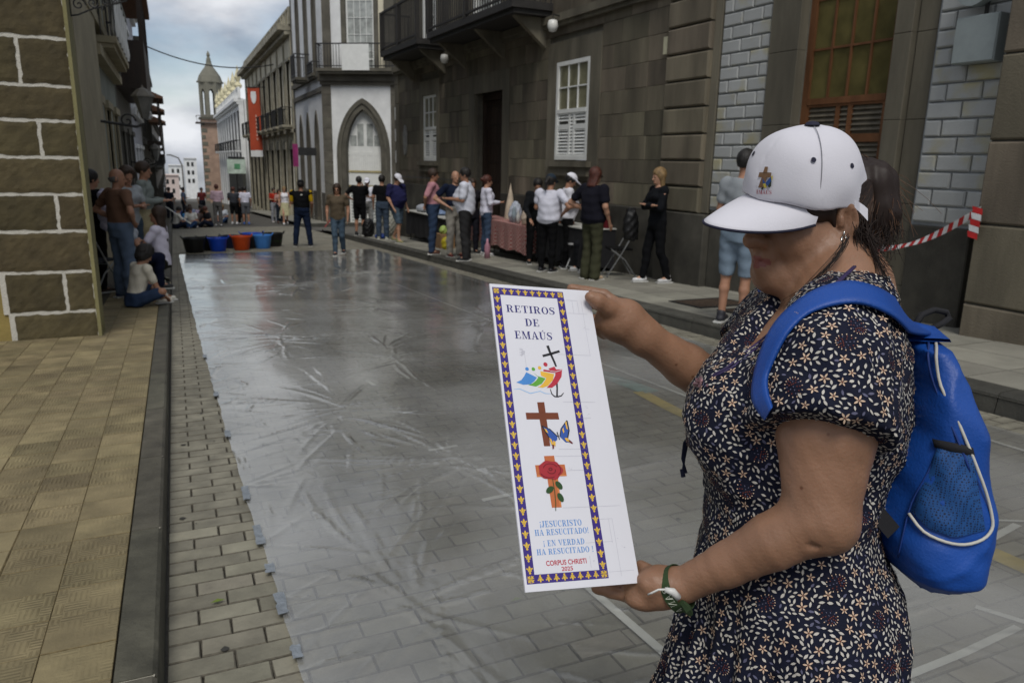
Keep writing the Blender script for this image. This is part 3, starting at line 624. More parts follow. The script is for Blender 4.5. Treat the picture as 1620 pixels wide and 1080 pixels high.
# side along the street: continuing away
GS = empty('side_wing', None, None, (0, 0, 0)); bpy.data.objects.remove(GS)
e2 = radians(-90)-GA
def side_wing(parent):
    # frame: local x runs back towards the camera end; origin at corner p0; facade faces -X world
    o = bpy.data.objects.new('facade', None); COL.objects.link(o); o.parent = parent; o.rotation_euler = (0, 0, radians(-90)-GA); o.location = (0, 0, 0); return o
SD = side_wing(GB)       # local x = towards camera (negative = farther), so use negative u
q = MB()
Lw = 8.6; seg = [(-2.2, .42), (-4.6, .42), (-6.8, .42)]
cuts = [-.0, -3.4, -5.7, -Lw]
for (c, hw), (u1_, u0_) in zip(seg, zip(cuts, cuts[1:])): arch_wall(q, u0_, u1_, -2.0, 4.3, c, hw+.12, 1.9, 3.6, 0, .4)
q.build('wall', WHITEP, SD)
for c, hw in seg:
    q = MB(); arch_ring(q, c, hw, 1.9, 3.45, .14, -.05, .3, -2.0); q.build('arch', DSTONE, SD)
    q = MB(); q.prism([(c-hw, -2)]+arch_pts(c, hw, 1.9, 3.45, 8)+[(c+hw, -2)], .2, .25); w_ = q.build('window', PAINT, SD)
    for k in range(8): box('pane', GL_DK if k % 3 == 0 else GL_CU, w_, c-hw+.06, c+hw-.06, .185, .199, -1.4+k*.55, -1.0+k*.55)
for z in (-1.9, -1.3, -.7):
    for x in np.arange(-Lw, -.3, 1.2):
        if all(abs(x+.55-c) > .9 for c, _ in seg): MB().stone(x, x+1.19, -.03, .02, z, z+.59, .01).build('plinth_block', DSTONE, SD)
q = MB(); q.box(-Lw, -.1, -.1, .4, 4.3, 4.5).box(-Lw, -.1, -.16, .4, 4.95, 5.15); q.build('string_course', DSTONE, SD); box('wall_panel', WHITEP, SD, -Lw, -.1, 0, .4, 4.5, 4.95)
q = MB()
for (c, hw), (u1_, u0_) in zip([(-1.9, .36), (-4.2, .36), (-6.7, .36)], [(-.1, -3.0), (-3.0, -5.4), (-5.4, -Lw)]): arch_wall(q, u0_, u1_, 5.15, 11, c, hw+.1, 8.4, 9.7, 0, .4)
q.build('wall', WHITEP, SD)
for c in (-1.9, -4.2, -6.7):
    q = MB(); arch_ring(q, c, .32, 8.4, 9.5, .18, -.05, .3, 5.16); q.build('arch', DSTONE, SD)
    q = MB(); q.prism([(c-.32, 5.16)]+arch_pts(c, .32, 8.4, 9.5, 8)+[(c+.32, 5.16)], .15, .2); w_ = q.build('window', mat('grey_white_window', (.42, .42, .4), .5), SD)
    for k in range(6): box('pane', GL_LT, w_, c-.26, c+.26, .135, .149, 5.3+k*.62, 5.75+k*.62)
balcony(SD, -4.9, -3.5, 5.16, .7, 1.05, IRON, DSTONE, bars=.12); balcony(SD, -2.6, -1.2, 5.16, .3, .5, IRON, DSTONE, bars=.12)
box('corner_strip', DSTONE, SD, -Lw-.25, -Lw-.002, -.04, .4, -2.2, 11); box('cornice', DSTONE, SD, -Lw, -.4, -.5, .4, 11, 11.4)
box('rear_mass', WHITEP, GB, .0, 6, .45, 9, -2, 10.9)
# ---------------------------------------------- generic facade
def facade(name, lab, loc, rz, L_, z0, z1, m, trim, bays, glassm=GL_DK, depth=6.0, cat='building', arches=False, floors=((0, 3), (3.6, 7)), balc=(), cornice=.35, pil=True, parapet=0, wtop=None, frame=PAINT):
    B = empty(name, lab, cat, loc, rz); bw = L_/bays; holes = []
    for fi, (fz0, fz1) in enumerate(floors):
        for i in range(bays):
            c = (i+.5)*bw; holes.append((c-bw*.24, c+bw*.24, fz0, fz1, fi))
    q = MB()
    for a, b, c, d in panels(0, L_, z0, z1, [h[:4] for h in holes]): q.box(a, b, 0, .35, c, d)
    q.build('wall', m, B); box('rear_mass', m, B, .0, L_, .4, depth, z0, z1-.05)
    for h in holes:
        w_ = box('window', glassm, B, h[0], h[1], .2, .24, h[2], h[3]); q = MB(); t_ = .07
        q.box(h[0], h[0]+t_, .13, .2, h[2], h[3]).box(h[1]-t_, h[1], .13, .2, h[2], h[3]).box(h[0]+t_, h[1]-t_, .13, .2, h[3]-t_, h[3]).box((h[0]+h[1])/2-.03, (h[0]+h[1])/2+.03, .14, .2, h[2], h[3]-t_)
        for k in range(1, 4): z = h[2]+(h[3]-h[2])*k/4; q.box(h[0]+t_, (h[0]+h[1])/2-.031, .15, .199, z-.025, z+.025).box((h[0]+h[1])/2+.031, h[1]-t_, .15, .199, z-.025, z+.025)
        q.build('frame', frame, w_)
        q = MB(); q.box(h[0]-.13, h[0], -.04, .1, h[2], h[3]).box(h[1], h[1]+.13, -.04, .1, h[2], h[3])
        if arches and h[4] == 0: q.prism([(h[0]-.13, h[3])]+arch_pts((h[0]+h[1])/2, (h[1]-h[0])/2+.13, h[3], h[3]+.5, 6, False)+[(h[1]+.13, h[3])], -.04, .02)
        else: q.box(h[0]-.2, h[1]+.2, -.10, .1, h[3], h[3]+.16)
        q.build('surround', trim, B)
        if (h[4]) in balc: balcony(B, h[0]-.25, h[1]+.25, h[2]-.0, .6, .95, IRON, trim, bars=.16)
    if pil:
        for i in range(bays+1): x = min(max(i*bw-.12, 0), L_-.24); box('pilaster', trim, B, x, x+.24, -.09, .0-.002, z0, z1-.4)
    for fi in range(1, len(floors)): box('string_course', trim, B, 0, L_, -.16, .02, floors[fi][0]-.42, floors[fi][0]-.22)
    q = MB(); q.box(-.05, L_+.05, -cornice, .3, z1-.3, z1).box(-.02, L_+.02, -cornice*.5, .3, z1-.5, z1-.3); q.build('cornice', trim, B)
    if parapet:
        q = MB(); q.box(0, L_, -.1, .1, z1+parapet-.12, z1+parapet)
        for i in range(bays*3+1): x = L_*i/(bays*3); q.box(x-.12, x+.12, -.12, .12, z1, z1+parapet-.12)
        q.build('parapet', trim, B); box('parapet_panel', m, B, 0, L_, -.04, .04, z1, z1+parapet-.13)
    return B
CTRIM = mat('aged_cream_trim', (.40, .37, .28), .85, .25, 3, .2, stain=.35)
facade('palace_building', 'cream building with tall narrow windows, dark balconies and a balustrade beyond the arched white house', (6.4, 71.0, 0), -pi/2, 27.0, -3.6, 8.3, CREAM, CTRIM, 9, GL_CU, floors=((-2.6, 1.9), (3.2, 6.6)), balc=(1,), arches=True, parapet=.9, cornice=.7)
box('side_ramp_wall', mat('grey_render', (.25, .25, .25), .9), None, 5.9, 6.3, 40, 44, -2, -.6).select_set(False)
_o = bpy.data.objects['side_ramp_wall']; bpy.data.objects.remove(_o)
# red banner on its bracket
BAN = mat('orange_red_banner', (.42, .065, .025), .75, .12, 2, .15)
bn = empty('banner', 'long orange red banner with white emblem hanging from the cream building', 'banner', (5.72, 58.2, 0), YAW*-1.0)
q = MB(); n = 12
vs = []
for i in range(n+1):
    z = 6.15-(6.15-1.9)*i/n
    for j in range(5): vs.append((-.43+.86*j/4, .03*sin(i*.9+j*.8), z))
q.add(vs, [(i*5+j, i*5+j+1, i*5+j+6, i*5+j+5) for i in range(n) for j in range(4)]); q.build('cloth', BAN, bn, smooth=True)
q = MB(); q.add([(-.43, -.01, 1.9), (.43, -.01, 1.9), (.43, -.01, 1.45), (-.43, -.01, 1.45)], [(0, 1, 2, 3)]); q.build('white_hem', WHITEP, bn)
q = MB(); q.prism([(-.17, 5.9), (.17, 5.9), (.2, 5.55), (.13, 5.2), (0, 5.05), (-.13, 5.2), (-.2, 5.55)], -.06, -.05); q.build('emblem', WHITEP, bn)
q = MB()
for k in range(7): q.box(.06, .16, -.06, -.052, 2.6+k*.26, 2.76+k*.26)
q.build('lettering', mat('banner_print', (.6, .35, .28), .8), bn); MB().tube([(-.5, 0, 6.18), (1.3, 0, 6.2)], .03, 6).build('rod', IRON, bn)
# white ornate building, its dark base, tower, far row
facade('ornate_white_building', 'bright white ornate building with columns and roof finials below the tower', (6.2, 112.0, 0), -pi/2, 36.0, -6, 6.6, WHITEP, WHITEP, 9, mat('grey_glass', (.36, .37, .37), .3), floors=((2.0, 5.6),), balc=(0,), parapet=1.0, cornice=.5)
q = MB()
for k in range(7): q.lathe([(.3, 0), (.36, .2), (.15, .5), (.3, .9), (.12, 1.5), (0, 2.0)], 8, (6.25, 77+k*5.7, 7.6))
q.build('finials', mat('pale_yellow_finial', (.6, .55, .36), .8), label='row of pale yellow finials along the roof of the ornate white building', cat='roof ornament')
box('shaded_base_wall', mat('dark_green_grey_wall', (.05, .052, .045), .9, .3, 1, .2), None, 5.9, 6.19, 74, 92, -5, 1.4, label='dark low shop front below the white ornate building', cat='wall')  # low wall with its own dark green-grey colour
TW = empty('bell_tower', 'stone bell tower with a domed octagonal top above the white buildings', 'tower', (5.8, 116, 0))
TST = mat('tower_grey_stone', (.17, .165, .13), .85, .2, .8, .2); PINK = mat('pinkish_brick', (.40, .28, .21), .85, .2, 1.2, .2)
box('shaft', PINK, TW, -1.55, 1.55, -1.55, 1.55, -8, 6.3)
for i in range(14):
    for sx in (-1, 1): 
        w_ = .5 if i % 2 else .75; z = -6+i*.88; MB().box(sx*1.6, sx*(1.6-w_), -1.6, -1.2, z, z+.5).build('quoin', TST, TW)
MB().box(-1.75, 1.75, -1.75, 1.75, 6.3, 6.55).build('cornice', TST, TW)
q = MB(); R1 = 1.62
for k in range(8):                                       # octagonal open belfry
    a0, a1 = pi/8+k*pi/4, pi/8+(k+1)*pi/4; A = Vector((R1*cos(a0), R1*sin(a0), 0)); Bv = Vector((R1*cos(a1), R1*sin(a1), 0)); 
    def P_(t, z, inn=1.0): v = A.lerp(Bv, t)*inn; return (v.x, v.y, z)
    def slab(t0, t1, za, zb): q.add([P_(t0, za), P_(t1, za), P_(t1, zb), P_(t0, zb), P_(t0, za, .82), P_(t1, za, .82), P_(t1, zb, .82), P_(t0, zb, .82)], [(0, 1, 2, 3), (4, 7, 6, 5), (0, 4, 5, 1), (1, 5, 6, 2), (2, 6, 7, 3), (3, 7, 4, 0)])
    slab(0, .24, 6.55, 11.1); slab(.76, 1, 6.55, 11.1)
    for s_ in range(6):
        t0, t1 = .24+s_*.52/6, .24+(s_+1)*.52/6; tm_ = (t0+t1)/2; zt = 9.5+.75*sqrt(max(0, 1-((tm_-.5)/.26)**2)); slab(t0, t1, zt, 11.1)
    slab(.24, .76, 6.55, 6.9)
q.build('belfry', TST, TW)
MB().lathe([(1.75, 11.1), (1.75, 11.3), (1.6, 11.35), (1.4, 12.0), (1.0, 12.6), (.55, 13.2), (.35, 13.7), (.28, 14.2), (.16, 14.5), (.24, 14.7), (.2, 14.9), (.05, 15.2), (0, 15.3)], 8).build('dome', TST, TW)
q = MB(); q.tube([(-2.1, -1.9, 6.7), (2.1, -1.9, 6.7)], .04, 5).tube([(-2.1, -1.9, 6.7), (-2.1, 1.9, 6.7)], .04, 5)
for k in range(9): q.box(-2.1+k*.5, -2.06+k*.5, -1.92, -1.88, 5.9, 6.7)
q.box(-2.2, 2.2, -2.0, 2.0, 5.75, 5.9); q.build('gallery', mat('rusty_rail', (.12, .10, .09), .8), TW)
# ---------------------------------------------- far end of the street
facade('far_white_house', 'white house at the right side far down the street with small balconies', (6.0, 150, 0), -pi/2, 32, -9, 2.6, WHITEP, WHITEP, 7, GL_DK, floors=((-6.3, -4), (-2.3, .8)), balc=(1,), pil=False)
for i, (x0, x1, y, z0, z1, m_, lab) in enumerate(((-.6, 3.2, 236, -12, -1.4, WHITEP, 'pale house closing the far end of the street, left one'), (3.4, 6.5, 226, -12, .6, WHITEP, 'white stepped house at the far end beside the tower'), (-2, 1.6, 205, -12, -3.4, mat('pinkish_plaster', (.6, .5, .46), .9), 'low pinkish white house at the far street end'))):
    B = empty('distant_house', lab, 'house', (x0, y, 0)); box('wall', m_, B, 0, x1-x0, 0, 6, z0, z1); MB().box(-.15, x1-x0+.15, -.3, 6, z1, z1+.25).build('roof', m_, B)
    for k in range(2):
        for j in range(3):
            a = (x1-x0)*(.2+.35*k); w_ = box('window', GL_DK, B, a, a+.6, -.05, -.01, z1-2-j*2.2, z1-.9-j*2.2)
# ---------------------------------------------- left side
LB = empty('yellow_corner_building', 'yellow plastered corner building with big brown stone quoins and white mortar on the left', 'building', (0, 0, 0))
YP = mat('mustard_plaster', (.33, .25, .08), .85, .14, 3, .3, 40, stain=.25)
OCH = mat('pale_olive_edge', (.22, .20, .09), .85, .12, 4, .2, stain=.2)
QST = mat('brown_tuff_stone', (.088, .070, .034), .95, .22, 9, .3, 60, rnd=.10, stain=.25)
QN = QST.node_tree; vz = QN.nodes.new('ShaderNodeTexVoronoi'); vz.inputs['Scale'].default_value = 22
MW = mat('white_mortar', (.50, .48, .42), .9, .08, 20, .5, 70)
Xc, Yc = -.725, 7.92
box('core', YP, LB, -6, Xc-.012, Yc+.02, Yc+.28, -.8, 7)
zs = [-.24, .03, .40, .765, 1.09, 1.41, 1.72, 2.01, 2.40, 2.78, 3.15, 3.5]
lens = [(-1.385, None), (-1.42, -.965), (-1.465, None), (-1.7, -.955), (-1.7, None), (-1.7, -1.02), (-1.7, None), (-1.7, -1.11), (-1.8, None), (-1.8, -1.0), (-1.8, None)]
q = MB()
for i, (z0, z1) in enumerate(zip(zs, zs[1:])): q.box(lens[i][0]-.045, Xc-.012, Yc-.045, Yc+.3, z0, z1)
q.build('mortar_bed', MW, LB)
def rough_block(x0, x1, z0, z1, y):
    b_ = bmesh.new(); nx_, nz_ = max(4, int((x1-x0)/.035)), max(3, int((z1-z0)/.035)); V_ = {}
    ph = random.random()*50
    for i in range(nx_+1):
        for k in range(nz_+1):
            ex = min(i, nx_-i); ez = min(k, nz_-k); edge = (ex == 0 or ez == 0)
            x = x0+(x1-x0)*i/nx_; z = z0+(z1-z0)*k/nz_; w = .003
            if edge: x += w*sin(z*61+ph)*(1 if ex == 0 else 0)+random.uniform(-.005, .005); z += w*sin(x*23+ph)*(1 if ez == 0 else 0)+random.uniform(-.005, .005)
            V_[i, k] = b_.verts.new((x, y+(.006 if edge else .002*sin(x*40+ph)*sin(z*33)+random.uniform(-.0025, .0025)), z))
    for i in range(nx_):
        for k in range(nz_): b_.faces.new((V_[i, k], V_[i+1, k], V_[i+1, k+1], V_[i, k+1]))
    me = bpy.data.meshes.new('quoin'); b_.to_mesh(me); b_.free(); me.materials.append(QST); return link('quoin', me, LB)
g2 = .0150
for i, (z0, z1) in enumerate(zip(zs, zs[1:])):
    l, j = lens[i]
    for a, b in ([(l, Xc)] if j is None else [(l, j), (j, Xc)]):
        if b-a > .1: rough_block(a+(g2 if a != l else .0), b-(g2 if b != Xc else .016), z0+g2, z1-g2, Yc-.054)
box('corner_edge', OCH, LB, Xc-.011, Xc+.018, Yc-.085, Yc+.28, -.24, 7)
box('plinth_skirt', mat('dirty_base', (.05, .045, .035), .9), LB, -1.2, Xc+.02, Yc-.085, Yc-.05, -.3, -.22)
box('yellow_wall', YP, LB, -6, Xc-.02, Yc-.03, Yc+.019, -.6, 7)
# iron lamp bracket
br = empty('iron_bracket', 'black wrought iron scroll bracket high on the yellow corner', 'bracket', (Xc+.015, 8.12, 2.71)); br.scale = (.62, .62, .62)
q = MB(); q.tube([(0, 0, -.14), (0, 0, .25)], .018, 6).tube([(0, 0, .13), (.75, 0, .16)], .016, 6)
def spiral(cx, cz, r, tr, s_=1): return [(cx+r*(1-k/26)*cos(s_*k/26*tr*2*pi), 0, cz+r*(1-k/26)*sin(s_*k/26*tr*2*pi)) for k in range(25)]
for c in ((.12, .03, .09, 1.6, 1), (.30, .07, .07, 1.5, -1), (.46, .09, .05, 1.5, 1), (.6, .11, .035, 1.4, -1)): q.tube(spiral(*c), .010, 5)
q.tube([(0, 0, -.13), (.1, 0, -.11), (.3, 0, -.01), (.5, 0, .05), (.75, 0, .14)], .012, 5); q.tube([(.42, 0, .04), (.42, 0, -.02)], .02, 6); q.build('scrollwork', IRON, br)
# tan and green-grey house
def left_house(name, lab, y0, y1, z0, z1, m, trim, **k): return facade(name, lab, (-1.25, y0, 0), pi/2, y1-y0, z0, z1, m, trim, **k)
TAN = mat('tan_stone', (.34, .30, .20), .85, .12, 2, .2, stain=.2); GGR = mat('grey_green_render', (.22, .24, .21), .85, .15, 2, .2, stain=.2)
DT = mat('dark_left_trim', (.10, .095, .08), .85, .2, 2, .2)
left_house('tan_house', 'tan and grey green house with a stone balcony behind the yellow corner', 8.4, 24.5, -1.4, 8.5, GGR, TAN, bays=6, floors=((-.9, 2.45), (4.35, 7.2)), glassm=GL_DK, pil=False)
box('tan_pilaster', TAN, None, 0, 1, 0, 1, 0, 1); bpy.data.objects.remove(bpy.data.objects['tan_pilaster'])
th = bpy.data.objects['tan_house']; box('pilaster', TAN, th, 4.6, 8.75, -.14, .02, -1.4, 8.5); box('string_course', TAN, th, 8.76, 16, -.2, .02, 3.3, 3.5)
bb = balcony(th, 9.6, 14.8, 3.75, .45, 1.0, IRON, TAN, bars=.13); q = MB()
q.box(9.6, 14.8, -.50, -.40, 4.7, 4.8).build('rail_cap', GGR, bb)
for k in range(6): MB().lathe([(.05, 0), (.075, .15), (.04, .5), (.06, .9), (.05, .95)], 8, (9.8+k*.9, -.44, 3.76)).build('white_baluster', PAINT, bb, smooth=True)
left_house('dark_wood_house', 'dark brown house with an enclosed wooden balcony on the left side', 24.6, 34, -1.9, 9.3, DT, DT, bays=3, floors=((-1.5, 2.1), (4.0, 6.8)), frame=DKWOOD, pil=False)
dh = bpy.data.objects['dark_wood_house']; WB = box('wooden_balcony', DKWOOD, dh, .6, 8.2, -.8, -.01, 3.3, 3.6); q = MB()
q.box(.6, 8.2, -.8, -.74, 3.6, 4.6).box(.6, .66, -.74, -.01, 3.6, 4.6).box(8.14, 8.2, -.74, -.01, 3.6, 4.6); q.build('parapet', DKWOOD, WB); MB().box(.5, 8.3, -.95, -.01, 6.3, 6.5).build('roof', mat('roof_tile', (.2, .11, .07), .85), WB)
for k in range(7): box('post', DKWOOD, WB, .6+k*1.25, .7+k*1.25, -.8, -.7, 4.6, 6.3)
left_house('white_left_house', 'narrow white and grey house beyond the dark wooden balcony', 34.2, 45, -2.4, 8.2, mat('bluish_white_plaster', (.42, .43, .47), .85), WHITEP, bays=3, floors=((-2.0, 1.7), (3.4, 6.2)), balc=(1,), pil=False)
left_house('brown_balcony_house', 'house with stacked wooden balconies under small tiled roofs far on the left', 45.2, 74, -3.8, 7.3, DT, DT, bays=6, floors=((-3, .6), (2.4, 5.2)), frame=DKWOOD, pil=False)
fh = bpy.data.objects['brown_balcony_house']
for u, z, ln in ((3, 2.2, 5), (11, 1.9, 5), (19.5, 1.5, 6)):
    b_ = box('wooden_balcony', DKWOOD, fh, u, u+ln, -.9, -.01, z-.2, z); MB().box(u, u+ln, -.9, -.82, z, z+1).build('parapet', DKWOOD, b_); MB().add([(u-.2, -1.15, z+2.4), (u+ln+.2, -1.15, z+2.4), (u+ln+.2, 0, z+2.9), (u-.2, 0, z+2.9), (u-.2, -1.15, z+2.3), (u+ln+.2, -1.15, z+2.3), (u+ln+.2, 0, z+2.3), (u-.2, 0, z+2.3)], [(0, 1, 2, 3), (4, 7, 6, 5), (0, 4, 5, 1), (1, 5, 6, 2), (3, 7, 4, 0)]).build('roof', mat('roof_tile', (1, 1, 1)), b_)
    for k in range(5): box('post', DKWOOD, b_, u+k*(ln-.1)/4, u+.1+k*(ln-.1)/4, -.9, -.8, z+1, z+2.3)
left_house('far_left_row', 'row of pale and brown houses receding far down the left side', 74.5, 130, -6.5, 4.6, mat('greyish_plaster', (.3, .28, .25), .9), DT, bays=10, floors=((-5, -1.6), (.4, 3.0)), balc=(1,), frame=DKWOOD, pil=False)
left_house('last_left_house', 'pale house with an overhanging roof at the far left end of the street', 131, 185, -9, .4, WHITEP, DT, bays=7, floors=((-7, -4.5), (-3, -.9)), pil=False)
def lantern(lab, x, y, z, wallx):
    e = empty('street_lantern', lab, 'street lamp', (x, y, z)); q = MB()
    q.lathe([(.06, -.25), (.17, .12), (.18, .14), (.0, .15)], 6); q.build('glass_body', mat('dull_lantern_glass', (.16, .16, .15), .3), e); MB().lathe([(.21, .14), (.2, .17), (.1, .27), (.03, .3), (0, .36)], 6).build('cap', mat('lantern_metal', (.14, .13, .11), .6), e)
    q = MB(); q.tube([(0, 0, -.25), (0, 0, -.34), (-.15, 0, -.4), (wallx-x, 0, -.3)], .025, 6); q.tube([(a[0]*1.0-.3, 0, a[2]-.3) for a in spiral(0, 0, .14, 1.5)], .016, 5); q.build('arm', IRON, e)
    return e
lantern('old street lantern on a scrolled arm projecting from the left house fronts', -.37, 16.2, 2.35, -1.25)
lantern('small street lantern farther down the left side', -.45, 30, 1.5, -1.25)
# cable across the street
q = MB(); P = [(-1.2+(7.6)*t, 50+2*t, 7.6-.5*t-1.3*(1-(2*t-1)**2)*.5) for t in [k/14 for k in range(15)]]; q.tube(P, .035, 5); q.build('overhead_cable', IRON, label='thin dark cable sagging across the street against the sky', cat='cable')
# ================================================================== implicit-surface modelling (smooth union of limbs, meshed once)
BIG = 9.0
def rotm(ax, ang):
    a = np.asarray(ax, float); a = a/np.linalg.norm(a); c, s = cos(ang), sin(ang); K = np.array([[0, -a[2], a[1]], [a[2], 0, -a[0]], [-a[1], a[0], 0]])
    return np.eye(3)+s*K+(1-c)*K@K
class SDF:
    def __init__(s): s.p = []
    def cap(s, a, b, ra, rb=None, k=.02, op='+', flat=None):
        """tapered capsule; flat=(dir, factor) squashes it along dir"""
        a, b = np.asarray(a, float), np.asarray(b, float); rb = ra if rb is None else rb; r = max(ra, rb)*(1 if not flat else max(1, 1/flat[1] if flat[1] < 1 else 1))
        s.p.append(('cap', np.minimum(a, b)-r, np.maximum(a, b)+r, (a, b, ra, rb, flat), k, op)); return s
    def ell(s, c, r, M=None, k=.02, op='+'):
        c = np.asarray(c, float); r = np.asarray(r, float); R = r.max() if M is not None else r
        s.p.append(('ell', c-R, c+R, (c, r, M), k, op)); return s
    def loft(s, rows, k=.02, op='+', M=None, fold=None, sq=2.0, mrg=0.0):
        """rows: (z, cx, cy, ax, ay) ellipse sections; M=(e1,e2) horizontal unit axes"""
        rows = np.array(sorted(rows), float); m = np.abs(rows[:, 3:5]).max(1)
        lo = np.array([(rows[:, 1]-m).min(), (rows[:, 2]-m).min(), rows[0, 0]]); hi = np.array([(rows[:, 1]+m).max(), (rows[:, 2]+m).max(), rows[-1, 0]])
        s.p.append(('loft', lo, hi, (rows, M, fold, sq), k, op)); return s
    def box(s, c, h, r=.01, M=None, k=.01, op='+'):
        c = np.asarray(c, float); h = np.asarray(h, float); R = np.linalg.norm(h) if M is not None else h
        s.p.append(('box', c-R, c+R, (c, h, r, M), k, op)); return s
    def half(s, p, n, k=.004):                     # keep the side n points to
        s.p.append(('half', None, None, (np.asarray(p, float), np.asarray(n, float)/np.linalg.norm(n)), k, 'cut')); return s
    @staticmethod
    def dist(t, a, P):
        X, Y, Z = P
        if t == 'cap':
            A, B, ra, rb, fl = a; ba = B-A; L2 = ba@ba+1e-12; dx, dy, dz = X-A[0], Y-A[1], Z-A[2]
            h = np.clip((dx*ba[0]+dy*ba[1]+dz*ba[2])/L2, 0, 1); dx = dx-h*ba[0]; dy = dy-h*ba[1]; dz = dz-h*ba[2]
            if fl: n, f = fl; q = (dx*n[0]+dy*n[1]+dz*n[2])*(1/f-1); dx = dx+q*n[0]; dy = dy+q*n[1]; dz = dz+q*n[2]
            return np.sqrt(dx*dx+dy*dy+dz*dz)-(ra+(rb-ra)*h)
        if t == 'ell':
            c, r, M = a; dx, dy, dz = X-c[0], Y-c[1], Z-c[2]
            if M is not None: dx, dy, dz = (dx*M[0][i]+dy*M[1][i]+dz*M[2][i] for i in range(3))
            k0 = np.sqrt((dx/r[0])**2+(dy/r[1])**2+(dz/r[2])**2); k1 = np.sqrt((dx/r[0]**2)**2+(dy/r[1]**2)**2+(dz/r[2]**2)**2)+1e-9
            return k0*(k0-1)/k1
        if t == 'box':
            c, h, r, M = a; dx, dy, dz = X-c[0], Y-c[1], Z-c[2]
            if M is not None: dx, dy, dz = (dx*M[0][i]+dy*M[1][i]+dz*M[2][i] for i in range(3))
            qx, qy, qz = np.abs(dx)-h[0]+r, np.abs(dy)-h[1]+r, np.abs(dz)-h[2]+r
            return np.sqrt(np.maximum(qx, 0)**2+np.maximum(qy, 0)**2+np.maximum(qz, 0)**2)+np.minimum(np.maximum(qx, np.maximum(qy, qz)), 0)-r
        if t == 'loft':
            rows, M, fold, sq = a; z = Z; c = [np.interp(z, rows[:, 0], rows[:, i]) for i in range(1, 5)]
            dx, dy = X-c[0], Y-c[1]
            if M is not None: e1, e2 = M; dx, dy = dx*e1[0]+dy*e1[1], dx*e2[0]+dy*e2[1]
            ax, ay = c[2], c[3]
            if sq == 2.0: k0 = np.sqrt((dx/ax)**2+(dy/ay)**2)+1e-9
            else: k0 = (np.abs(dx/ax)**sq+np.abs(dy/ay)**sq)**(1/sq)+1e-9
            rr = np.sqrt(dx*dx+dy*dy)+1e-9; d = rr*(1-1/k0); g = np.minimum(1, np.minimum(ax, ay)*1.3/np.maximum(rr, 1e-3)+.35); d = d*np.minimum(1, g)
            if fold is not None: d = d-fold(np.arctan2(dy, dx), z)
            ze = np.maximum(rows[0, 0]-z, z-rows[-1, 0]); return np.where(ze > 0, np.sqrt(np.maximum(d, 0)**2+ze*ze), np.maximum(d, ze) if False else np.maximum(d, ze))
        if t == 'half':
            p, n = a; return -((X-p[0])*n[0]+(Y-p[1])*n[1]+(Z-p[2])*n[2])
    def ev(s, P):                                  # pointwise
        D = np.full(P[0].shape, BIG)
        for t, lo, hi, a, k, op in s.p: D = s.comb(D, s.dist(t, a, P), k, op)
        return D
    @staticmethod
    def comb(D, d, k, op):
        if op == '+':
            h = np.maximum(k-np.abs(D-d), 0)/k; return np.minimum(D, d)-h*h*k*.25
        if op == '-': d = -d
        h = np.maximum(k-np.abs(D-d), 0)/k; return np.maximum(D, d)+h*h*k*.25
    def mesh(s, res, lo=None, hi=None, disp=None):
        adds = [p for p in s.p if p[5] == '+']
        L = np.min([p[1] for p in adds], 0)-3*res if lo is None else np.asarray(lo, float); Hh = np.max([p[2] for p in adds], 0)+3*res if hi is None else np.asarray(hi, float)
        n = np.ceil((Hh-L)/res).astype(int)+1; ax = [(L[i]+res*np.arange(n[i])).astype(np.float32) for i in range(3)]
        D = np.full(n, BIG, np.float32)
        for t, a, b, ar, k, op in s.p:
            if a is None: sl = (slice(None),)*3
            else:
                m = k+3*res; i0 = [max(0, int((a[i]-m-L[i])/res)) for i in range(3)]; i1 = [min(n[i], int((b[i]+m-L[i])/res)+2) for i in range(3)]
                if any(i1[i] <= i0[i] for i in range(3)): continue
                sl = tuple(slice(i0[i], i1[i]) for i in range(3))
            P = np.meshgrid(ax[0][sl[0]], ax[1][sl[1]], ax[2][sl[2]], indexing='ij', sparse=True)
            D[sl] = s.comb(D[sl], s.dist(t, ar, P).astype(np.float32), k, op)
        if disp is not None:
            m = np.abs(D) < .03; I = np.nonzero(m); D[m] -= disp(L[0]+res*I[0], L[1]+res*I[1], L[2]+res*I[2])
        return nets(D, L, res)
